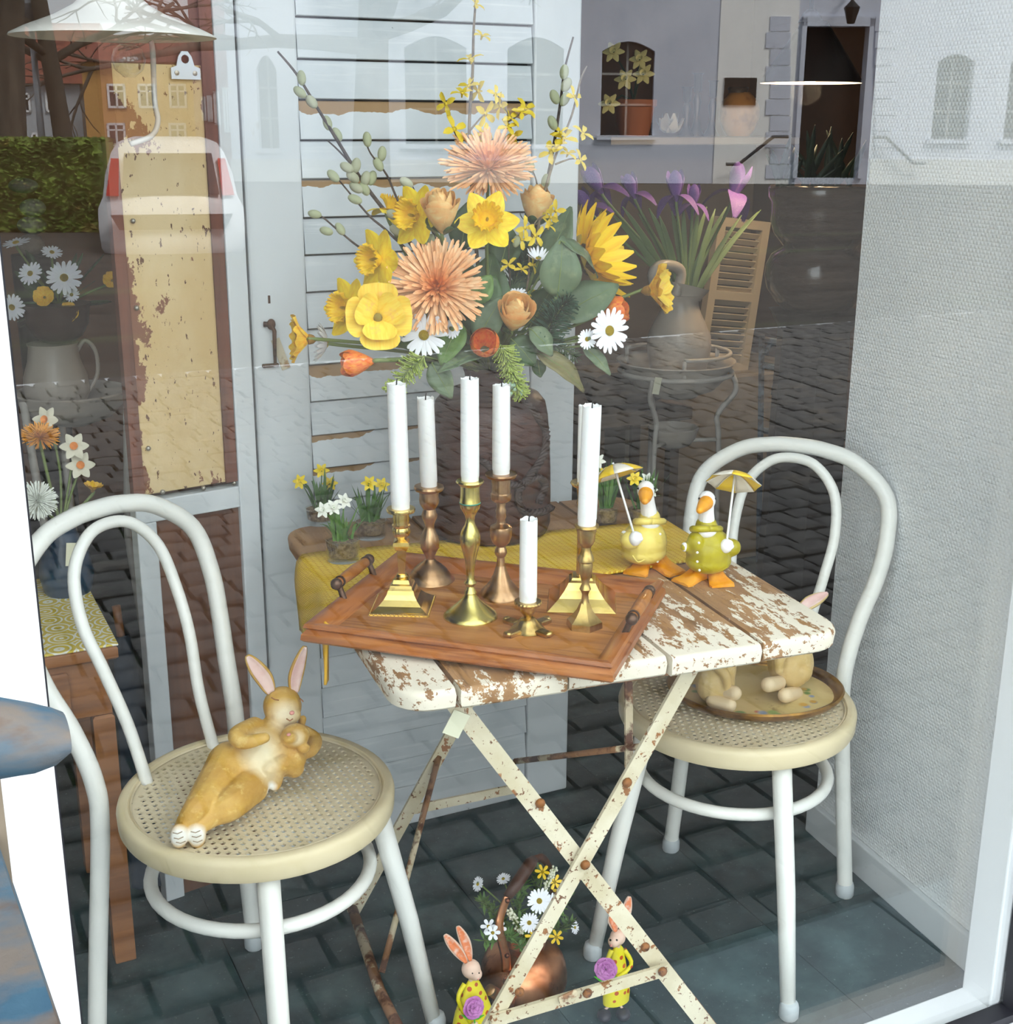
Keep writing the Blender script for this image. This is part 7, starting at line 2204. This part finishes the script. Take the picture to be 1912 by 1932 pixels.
for i in range(26):
    c = px(1538 + rr.uniform(-70, 70), 352, y=YU); a = rr.uniform(-.9, .9)
    e = c + Vector((math.sin(a) * .1, rr.uniform(-.06, .06), rr.uniform(.05, .15)))
    s2 = Vector((.007, -.003, 0)); d = e - c
    MB().grid([[c + d * q - s2 * w_, c + d * q + s2 * w_] for q, w_ in ((0, .8), (.4, 1.3), (.8, .8), (1, .1))]).build('leaf', DKL, pt, smooth=180, solid=.0008)
# pendant with a conical dark shade
DKS = mat('dark_copper_shade', (64, 42, 34), .3, .6)
WIN = mat('white_shade_inside', (214, 206, 194), .5)
YP = 2.9
pn = thing('pendant_lamp', 'conical dark copper pendant lamp above the glazed urn', 'lamp', px(1530, 157, y=YP))
lathe_px('shade', DKS, [(40, 24), (46, 27), (150, 93), (156, 95)], 1530, YP, pn, 36, 40, capb=False)
lathe_px('shade_lining', WIN, [(50, 24), (150, 89), (157, 94)], 1530, YP, pn, 36, 40, capb=False)
c = px(1530, 40, y=YP)
MB().tube([c, Vector((c.x, c.y, 2.75))], .006, 6).build('cord', GASKET, pn)
lathe_px('socket', DKS, [(18, 8), (24, 14), (42, 24)], 1530, YP, pn, 20)
bc2 = px(1530, 135, y=YP)
MB().ell(bc2, .03, None, 12, 8).build('bulb', mat('warm_bulb', (255, 226, 180), .3, emit=((255, 214, 150), 6.0)), pn, smooth=180)
pl_d = bpy.data.lights.new('pendant_light', 'POINT'); pl_d.energy = 2.2; pl_d.color = (1.0, .74, .48); pl_d.shadow_soft_size = .04
pl_o = bpy.data.objects.new('pendant_light', pl_d); col.objects.link(pl_o); pl_o.location = Vector((0, 0, -.045)) + (bc2 - pn.location); pl_o.parent = pn
# carved plaque on the back wall
pq = thing('wall_plaque', 'dark oval carved plaque on the peach back wall', 'plaque', px(1580, 258, y=4.96))
me = MB().lathe([(1, 0), (.96, .012), (.9, .014), (.85, .008), (.001, .010)], 40, sx=.058 * 1.7, sy=.11 * 1.7).mesh('plaque_disc', (0, 0, 0), 40)
me.materials.append(mat('dark_carved_wood', (38, 32, 28), .4, layers=[((110, 96, 76), 60, .6, .68, (1, 1, 1))], bump=(60, .8, .01)))
inst(me, 'plaque_disc', pq, Matrix.Translation(px(1580, 210, y=4.985)) @ frame_of(Vector((0, -1, 0)), Vector((0, 0, 1))).to_4x4())
# wall shelf with candlesticks, jar and pot
YS = 3.7
sA, sB = px(1120, 262, y=YS), px(1470, 262, y=YS)
shz = px(1300, 258, y=YS).z
tag(MB().bbox(((sA.x + sB.x) / 2, YS, shz - .012), (sB.x - sA.x, .22, .024), .003).build('wall_shelf', mat('pale_shelf_paint', (150, 146, 140), .6), origin=((sA.x + sB.x) / 2, YS, shz)), 'pale shelf carrying pots and candlesticks in the back', 'shelf')
MB_ = MB().bbox(((sA.x + sB.x) / 2, YS + .14, shz / 2), (sB.x - sA.x, .03, shz - .03), .002)
tag(MB_.build('room_divider', mat('grey_brown_divider', (96, 84, 74), .8), origin=((sA.x + sB.x) / 2, YS + .14, 0)), 'grey-brown panel partition under the back shelf', 'partition')
PEW = mat('dark_pewter', (74, 72, 74), .4, .8)
for i, (u, vt, lab) in enumerate(((1294, 164, 'short pewter candlestick on the back shelf'), (1313, 138, 'tallest pewter candlestick on the back shelf'), (1342, 152, 'pewter candlestick next to the clay jar on the back shelf'))):
    t = thing('shelf_candlestick', lab, 'candlestick', Vector((px(u, 250, y=YS).x, YS, shz)), 'pewter candlesticks on the back shelf')
    h = 258 - vt
    lathe_px('stem', PEW, [(vt, 11), (vt + 3, 8), (vt + h * .28, 7), (vt + h * .32, 4), (vt + h * .45, 8), (vt + h * .7, 4), (vt + h * .85, 8), (vt + h * .97, 15), (257, 15)], u, YS, t, 20)
t = thing('clay_jar', 'round ochre clay jar with a dark rim on the back shelf', 'jar', Vector((px(1393, 250, y=YS).x, YS, shz)))
OCH = mat('ochre_clay', (176, 124, 62), .5, layers=[((140, 92, 46), 20, .45, .65, (1, 1, 1))])
lathe_px('body', OCH, [(174, 18), (180, 24), (190, 32), (205, 38), (225, 38), (245, 30), (257, 22)], 1393, YS, t)
lathe_px('rim', mat('dark_jar_rim', (64, 50, 40), .4), [(164, 18), (167, 20), (172, 18), (175, 18)], 1393, YS, t)
t = thing('terracotta_pot', 'terracotta pot of pale daffodils on the back shelf', 'flower pot', Vector((px(1196, 250, y=YS).x, YS, shz)))
lathe_px('pot', mat('terracotta', (158, 96, 64), .75), [(188, 42), (200, 42), (202, 38), (257, 28)], 1196, YS, t)
pb = px(1196, 190, y=YS)
PALE = mat('pale_daffodil', (226, 216, 150), .6)
mm_ = mini_head_mesh(PALE, 'blossom')
for (u, v) in ((1158, 98), (1208, 112), (1180, 150), (1150, 196), (1215, 140)):
    q = px(u, v, y=YS - .05)
    inst(mm_, 'blossom', t, Matrix.Translation(q) @ frame_of(nrm(-.3, .1, 1)).to_4x4() @ Matrix.Scale(2.4, 4))
    MB().tube([pb, (pb + q) / 2 + Vector((0, 0, .02)), q], .003, 6).build('flower_stem', DKL, t)
t = thing('glass_lily', 'clear glass water lily tealight holder on the back shelf', 'candle holder', Vector((px(1264, 250, y=YS).x, YS, shz)))
lm = petal_mesh('glass_petal', mat('frosted_glass', (214, 214, 208), .2, spec=.8), 1.0, .34, .7, .1, .9)
kk_ = pscale(px(1264, 250, y=YS)) * 30
for ring, (n_, a_) in enumerate(((7, -.1), (6, -.5))):
    for j in range(n_):
        inst(lm, 'glass_petal', t, Matrix.Translation((px(1264, 250, y=YS).x, YS, shz + .012)) @ RZ(2 * math.pi * j / n_ + ring * .4) @ RY(a_) @ Matrix.Scale(kk_, 4))
# blue wrought-iron grille and fir branches low behind the right chair
GRI = mat('worn_blue_iron', (92, 108, 122), .6, layers=[((70, 62, 58), 12, .5, .6, (1, 1, 1))])
YG = 3.0
gr = thing('iron_grille', 'worn blue wrought-iron grille with arches behind the right chair', 'grille', px(1490, 880, y=YG))
def GP(u, v): return px(u, v, y=YG)
for (u0, v0, u1, v1) in ((1438, 632, 1440, 1000), (1540, 640, 1542, 1000), (1438, 688, 1540, 712), (1436, 640, 1540, 655), (1440, 812, 1540, 825), (1475, 790, 1478, 1000)):
    _e = GP(u1, v1)
    if v1 == 1000: _e.z = 0.002
    MB().tube([GP(u0, v0), _e], 6 * pscale(GP(u0, v0)), 6).build('bar', GRI, gr)
for (cu, cv, ru, rv) in ((1488, 745, 28, 42), (1488, 768, 12, 26), (1462, 670, 16, 22), (1510, 676, 18, 24)):
    MB().tube([GP(cu + ru * math.cos(a), cv + rv * math.sin(a)) for a in [math.pi + i * math.pi / 10 for i in range(11)]] + [GP(cu + ru, cv + rv * .9)], 5 * pscale(GP(cu, cv)), 6).build('arch', GRI, gr, smooth=180)
fb = thing('fir_branch', 'dark green artificial fir branch behind the right chair', 'foliage', px(1560, 1000, y=2.75))
nd = MB(); rr = random.Random(9)
FIRM = mat('dark_fir_needle', (44, 74, 44), .6)
for (u0, v0, u1, v1) in ((1600, 830, 1500, 800), (1600, 870, 1495, 905), (1590, 930, 1510, 860), (1595, 960, 1500, 960)):
    a, b = px(u0, v0, y=2.75), px(u1, v1, y=2.72)
    for i in range(110):
        q = rr.random(); c = a + (b - a) * q
        d = ((b - a).normalized() * .8 + Vector((rr.gauss(0, 1), rr.gauss(0, 1), rr.gauss(0, 1))).normalized()).normalized() * rr.uniform(.02, .045)
        nd.tube([c, c + d], [.0012, .0006], 3)
o = nd.build('needles', FIRM, fb); o['kind'] = 'stuff'
for (u0, v0, u1, v1) in ((1600, 830, 1500, 800), (1600, 870, 1495, 905), (1590, 930, 1510, 860), (1595, 960, 1500, 960)):
    MB().tube([px(u0, v0, y=2.75), px(u1, v1, y=2.72)], .003, 5).build('twig', TWIG, fb)
# stool with rolled cushion, half hidden by the door edge
st_y = 3.3
STO = mat('dim_wood_stool', (112, 94, 76), .6)
sz_ = px(1165, 758, y=st_y).z
so = thing('stool', 'low wooden stool between the white door and the washstand', 'stool', (px(1165, 758, y=st_y).x, st_y, 0))
sx0 = px(1165, 758, y=st_y).x
MB().bbox((sx0, st_y, sz_ - .02), (.34, .30, .04), .004).build('seat', STO, so)
for (a, b) in ((-.13, -.11), (.13, -.11), (-.13, .11), (.13, .11)):
    MB().bbox((sx0 + a, st_y + b, (sz_ - .04) / 2), (.03, .03, sz_ - .04), .003).build('leg', STO, so)
cu = tag(MB().tube(catmull([(sx0 - .13, st_y - .06, sz_ + .05), (sx0, st_y - .06, sz_ + .052), (sx0 + .13, st_y - .06, sz_ + .05)], 6), [.03, .048, .05, .048, .03], 16).build('rolled_cushion', mat('brown_cushion', (92, 76, 62), .85), origin=(sx0, st_y - .06, sz_), smooth=180), 'rolled brown cushion on the low stool', 'cushion')

# ------------------------------------------------------------------ left side behind the glass: lamp, jug, side table
YL = 2.0
ENW = mat('white_enamel_shade', (240, 236, 228), .25, layers=[((222, 200, 170), 5, .6, .75, (1, 1, 1))])
la = thing('enamel_lamp', 'wide white enamel pendant lamp at the top left', 'lamp', px(215, 72, y=YL))
lathe_px('shade', ENW, [(-60, 22), (-20, 40), (10, 70), (30, 105), (52, 160), (66, 188), (70, 190)], 215, YL, la, 48, 60, capb=False)
lathe_px('shade_lining', mat('enamel_underside', (216, 206, 190), .4), [(0, 40), (34, 104), (56, 158), (70, 189)], 215, YL, la, 48, 60, capb=False)
lathe_px('glass_globe', POTG, [(84, 14), (92, 26), (112, 32), (132, 26), (146, 10)], 245, YL, la, 24, 180)
MB().tube(catmull([px(283, 78, y=YL), px(288, 95, y=YL), px(292, 190, y=YL), px(298, 228, y=YL), px(286, 256, y=YL), px(246, 272, y=YL)], 5), .004, 8).build('wire_bail', IRONW, la, smooth=180)
c = px(215, -60, y=YL)
MB().tube([c, Vector((c.x, c.y, 2.75))], .008, 6).build('cord', GASKET, la)
# side table with yellow cloth
tz = .60
tcn = px(208, 1216, z=tz)
STW = mat('side_table_oak', (150, 98, 56), .55, layers=[((122, 76, 42), 14, .42, .62, (.2, 1, 2))])
sd = thing('side_table', 'oak side table with a drawer at the left edge', 'side table', (tcn.x - .17, tcn.y + .18, 0))
tx, ty = tcn.x - .17, tcn.y + .18
MB().bbox((tx, ty, tz - .012), (.36, .38, .024), .004).build('table_top', STW, sd)
dw = MB().bbox((tx, ty, tz - .075), (.33, .35, .10), .003).build('drawer_box', STW, sd)
MB().bbox((tx - .02, ty - .178, tz - .075), (.24, .012, .075), .003).build('drawer_front', STW, dw)
for (a, b) in ((-.15, -.16), (.15, -.16), (-.15, .16), (.15, .16)):
    MB().bbox((tx + a, ty + b, (tz - .125) / 2), (.035, .035, tz - .125), .004).build('leg', STW, sd)
def cloth_m():
    m = mat('yellow_patterned_cloth', (226, 212, 120), .7)
    N, L = m.node_tree.nodes, m.node_tree.links
    tc = N.new('ShaderNodeTexCoord'); vo = N.new('ShaderNodeTexVoronoi'); vo.inputs['Scale'].default_value = 22; vo.inputs['Randomness'].default_value = .3
    L.new(tc.outputs['Object'], vo.inputs['Vector'])
    sn = N.new('ShaderNodeMath'); sn.operation = 'MULTIPLY'; sn.inputs[1].default_value = 32
    L.new(vo.outputs['Distance'], sn.inputs[0])
    s3 = N.new('ShaderNodeMath'); s3.operation = 'SINE'; L.new(sn.outputs[0], s3.inputs[0])
    mr = N.new('ShaderNodeMapRange'); mr.inputs['From Min'].default_value = .3; mr.inputs['From Max'].default_value = .6; L.new(s3.outputs[0], mr.inputs['Value'])
    mx = N.new('ShaderNodeMix'); mx.data_type = 'RGBA'; L.new(mr.outputs[0], mx.inputs['Factor'])
    mx.inputs['A'].default_value = lin((214, 188, 74)); mx.inputs['B'].default_value = lin((232, 230, 214))
    L.new(mx.outputs['Result'], N['Principled BSDF'].inputs['Base Color'])
    return m
tag(MB().bbox((tx, ty, tz + .0022), (.362, .382, .004), .001).build('place_cloth', cloth_m(), origin=(tx, ty, tz)), 'yellow and white ring-patterned cloth on the side table', 'cloth')
BLUE = mat('dark_blue_glaze', (40, 66, 90), .3, layers=[((30, 48, 66), 8, .45, .65, (1, 1, 1))])
vb = Vector((px(128, 1120, z=tz).x, px(128, 1120, z=tz).y, tz + .0045))
bv = thing('blue_vase', 'dark blue vase with a price tag on the patterned cloth', 'vase', vb)
lathe_px('body', BLUE, [(985, 26), (992, 22), (1010, 28), (1045, 44), (1080, 50), (1110, 44), (1122, 36)], 130, vb.y, bv)
MB().box(px(139, 1046, y=vb.y - .055), (.026, .001, .042), Matrix.Rotation(.12, 3, 'Y')).build('price_tag', PAPER, bv)
BB = Vector((vb.x, vb.y, px(130, 990, y=vb.y).z))
BG = 'flowers in the dark blue vase'
ORM = mum_mesh(5); ORM.materials.clear(); ORM.materials.append(mat('orange_dahlia_quill', (232, 160, 58), .6))
WHM = mum_mesh(6); WHM.materials.clear(); WHM.materials.append(mat('white_dahlia_quill', (232, 234, 224), .6))
flower('dahlia', 'orange-yellow dahlia above the blue vase', 'dahlia', (76, 826), vb.y, nrm(.2, .7, .6), [('quills', ORM, Matrix.Identity(4))], 34, base=BB, group=BG)
flower('dahlia', 'white dahlia beside the window post', 'dahlia', (70, 945), vb.y - .03, nrm(.5, .1, .8), [('quills', WHM, Matrix.Identity(4))], 34, base=BB, group=BG)
NARW = mat('narcissus_white', (226, 220, 196), .6); NARO = mat('narcissus_orange', (228, 140, 60), .6)
M_NP = petal_mesh('petal', NARW, 1.0, .30, .05, 0, .9); M_NC = lathe_mesh('crown', NARO, [(.12, 0), (.22, .14), (.28, .22), (.2, .16), (.02, .04)], 20)
for i, (u, v, nx) in enumerate(((140, 842, .2), (152, 878, .3), (86, 792, -.2))):
    flower('narcissus', ['white narcissus with an orange crown, upper of two by the ochre board', 'white narcissus with an orange crown, lower of two by the ochre board', 'pale narcissus above the orange-yellow dahlia'][i], 'narcissus', (u, v), vb.y + .02, nrm(nx, .1, 1), [('petal', M_NP, RZ(j * math.pi / 3)) for j in range(6)] + [('crown', M_NC, Matrix.Identity(4))], 27, base=BB, group=BG, stem_r=.0022)
flower('poppy', 'yellow-orange bud below the white narcissus', 'poppy', (175, 925), vb.y, nrm(.2, .9, .3), poppy_parts(POP_s, POP_t), 20, base=BB, group=BG)
# jug and basin further back, with a bowl of daisies
YJ = 3.0
ks_ = pscale(px(135, 735, y=YJ))
wc = px(135, 735, y=YJ)
ws2 = thing('basin_stand', 'pale wire stand with a shallow basin at the left edge', 'washstand', (wc.x, wc.y, 0))
pr = [(30, 800), (70, 785), (95, 760), (103, 742), (106, 738)]
prr = [(r * ks_, px(135, v, y=YJ).z) for (r, v) in pr]
MB().lathe(prr + [(r * .96, z + .003) for (r, z) in reversed(prr[1:])] + [(.001, prr[0][1] + .006)], 36, (wc.x, wc.y, 0), capt=False).build('basin', ENAM, ws2, smooth=60)
for a in (-.4, 1.7, 3.6):
    d = Vector((math.cos(a), math.sin(a), 0))
    MB().tube([Vector((wc.x, wc.y, prr[-2][1])) + d * prr[-2][0], Vector((wc.x, wc.y, .5)) + d * prr[-2][0] * .8, Vector((wc.x, wc.y, .006)) + d * prr[-2][0] * 1.1], .009, 8).build('leg', IRONW, ws2, smooth=180)
jg2 = thing('water_jug', 'pale enamel jug with a price sticker at the left edge', 'jug', px(112, 770, y=YJ))
lathe_px('body', ENAM, [(646, 46), (652, 44), (680, 48), (710, 58), (740, 60), (770, 44), (784, 30)], 112, YJ, jg2, sm=60)
MB().tube(catmull([px(146, 662, y=YJ), px(160, 642, y=YJ), px(180, 662, y=YJ), px(184, 705, y=YJ), px(166, 740, y=YJ)], 5), 4 * ks_, 8).build('handle', ENAM, jg2, smooth=180)
jz = px(112, 646, y=YJ)
pot = thing('brown_bowl', 'dark brown bowl of daisies sitting in the jug mouth', 'bowl', Vector((jz.x, jz.y, jz.z + .002)))
DBR = mat('dark_brown_bowl', (66, 46, 36), .4)
lathe_px('bowl', DBR, [(572, 62), (580, 60), (610, 56), (632, 44), (643, 30)], 112, YJ, pot, sm=60)
PB = px(112, 576, y=YJ)
DG = 'daisies and buttercups in the dark bowl'
for i, (u, v, s, n_, lab) in enumerate(((57, 516, 24, nrm(-.1, .2, 1), 'pale daisy left in the dark bowl'), (121, 524, 34, nrm(.2, .1, 1), 'largest pale daisy in the dark bowl'), (30, 458, 27, nrm(-.1, .8, .5), 'pale daisy in front of the stacked stones'), (22, 580, 26, nrm(.6, .1, .7), 'pale daisy by the window post'), (135, 556, 15, nrm(.2, .1, 1), 'smallest pale daisy in the dark bowl'), (98, 476, 20, nrm(.3, .6, .6), 'pale daisy seen from the side in the dark bowl'))):
    flower('daisy', lab, 'daisy', (u, v), YJ - .03, n_, daisy_parts(), s, base=PB, group=DG, stem_r=.0025)
for i, (u, v, s, lab) in enumerate(((85, 562, 22, 'yellow buttercup at the front of the dark bowl'), (132, 592, 22, 'lowest yellow buttercup, over the bowl rim'), (212, 530, 18, 'yellow buttercup next to the ochre board'))):
    flower('buttercup', lab, 'flower', (u, v), YJ - .04, nrm(.1, .1, 1), poppy_parts(POP_s, POP_t), s, base=PB, group=DG, stem_r=.0025)
LFD = thing('bowl_foliage', 'dark leaves around the daisies in the dark bowl', 'foliage', PB)
rr = random.Random(12)
for i in range(26):
    e = px(rr.uniform(20, 215), rr.uniform(470, 620), y=YJ + rr.uniform(-.01, .06)); d = e - PB; s2 = Vector((.008, -.004, .006))
    MB().grid([[PB + d * q - s2 * w_, PB + d * q + s2 * w_] for q, w_ in ((.2, .2), (.6, 1.0), (.85, .8), (1, .1))]).build('leaf', LEAF2, LFD, smooth=180, solid=.0008)
# stacked round stones
STN = mat('round_grey_stone', (150, 140, 130), .7, layers=[((120, 104, 94), 12, .45, .65, (1, 1, 1)), ((170, 128, 110), 8, .6, .72, (1, 1, 1))])
YT = 3.25
stc = px(62, 470, y=YT); ks2 = pscale(stc)
stn = thing('stone_stack', 'stack of rounded stones on a post behind the daisies', 'ornament', (stc.x, stc.y, 0))
zlast = stc.z
for (u, v, rx, rz_) in ((58, 462, 26, 20), (60, 425, 27, 17), (62, 392, 24, 17), (44, 350, 27, 14)):
    MB().ell(px(u, v, y=YT), (rx * ks2, rx * ks2 * .9, rz_ * ks2), rotz(.3), 18, 12).build('stone', STN, stn, smooth=180)
MB().lathe([(.10, 0), (.08, .03), (.05, .06), (.05, px(58, 480, y=YT).z)], 16, (stc.x, stc.y, 0)).build('post', mat('dark_post', (50, 46, 44), .6), stn, smooth=40)
# dark blue folded parasol leaning behind the left chair
PAR = mat('dark_blue_canvas', (34, 50, 66), .85, layers=[((24, 38, 50), 20, .45, .65, (1, 1, .2))])
pa = px(228, 1200, z=.50); pb_ = px(300, 1660, z=.02)
par = thing('folded_parasol', 'folded dark blue parasol leaning behind the left chair', 'parasol', pb_)
MB().tube([pb_, pb_ + (pa - pb_) * .4, pb_ + (pa - pb_) * 1.0], [.052, .04, .016], 10, flat=.6).build('folded_canopy', PAR, par, smooth=50)
MB().tube([pb_ + (pa - pb_) * .96, pb_ + (pa - pb_) * 1.12], .008, 8).build('pole', STW, par, smooth=180)
# ------------------------------------------------------------------ weathered blue bench outside, at the left edge
BLW = mat('weathered_blue_paint', (60, 92, 110), .75, layers=[((46, 78, 98), 8, .45, .65, (1, 1, 1)), ((104, 96, 88), 10, .47, .60, (.4, 1, 1)), ((92, 76, 64), 18, .56, .66, (.4, 1, 1))], bump=(40, .5, .003))
CRW = mat('weathered_cream_paint', (128, 116, 98), .7, layers=[((98, 82, 66), 14, .55, .62, (1, 1, .4))])
YB = 0.95
a0 = px(60, 1395, y=YB); kb = pscale(a0)
bn = thing('garden_bench', 'weathered blue garden bench outside the window, armrest end showing', 'bench', (a0.x - .5, YB, STZ))
def BP(u, v, d=0.0): return px(u, v, y=YB + d)
# rounded armrest board running off to the left
pts = [BP(-500, 1330), BP(-200, 1372), BP(0, 1392), BP(60, 1392), BP(100, 1388), BP(125, 1382)]
hs_ = [50, 60, 72, 62, 48, 28]
rows = []
for p_, h in zip(pts, hs_):
    row = []
    for a in range(14):
        an = 2 * math.pi * a / 14
        row.append(p_ + Vector((0, math.cos(an) * .028, 0)) + UPV * math.sin(an) * h * kb)
    row.append(row[0]); rows.append(row)
mb = MB(); mb.grid(rows); mb.add(rows[-1][:-1], [tuple(range(14))]); mb.add(rows[0][:-1], [tuple(reversed(range(14)))])
mb.build('armrest', BLW, bn, smooth=60)
MB().bbox((BP(-48, 1700).x, YB + .01, (BP(0, 1440).z + STZ) / 2), (.055, .05, BP(0, 1440).z - STZ), .006).build('front_leg', CRW, bn)
q0, q1 = BP(-40, 1700, -.02), BP(52, 1960, -.02)
d = (q1 - q0).normalized(); R = frame_of(d, Vector((0, 1, 0)))
MB().bbox((q0 + q1) / 2 + d * .05, (.05, .04, (q1 - q0).length + .2), .006, R).build('brace', BLW, bn)
MB().bbox((a0.x - .45, YB - .22, .30), (.9, .42, .035), .006).build('seat_board', BLW, bn)
MB().bbox((a0.x - .86, YB + .01, (BP(0, 1440).z + STZ) / 2), (.055, .05, BP(0, 1440).z - STZ), .006).build('front_leg', CRW, bn)
MB().bbox((a0.x - .86, YB - .4, (.3 + STZ) / 2), (.055, .05, .3 - STZ), .006).build('rear_leg', CRW, bn)
MB().bbox((a0.x - .06, YB - .4, (.3 + STZ) / 2), (.055, .05, .3 - STZ), .006).build('rear_leg', CRW, bn)
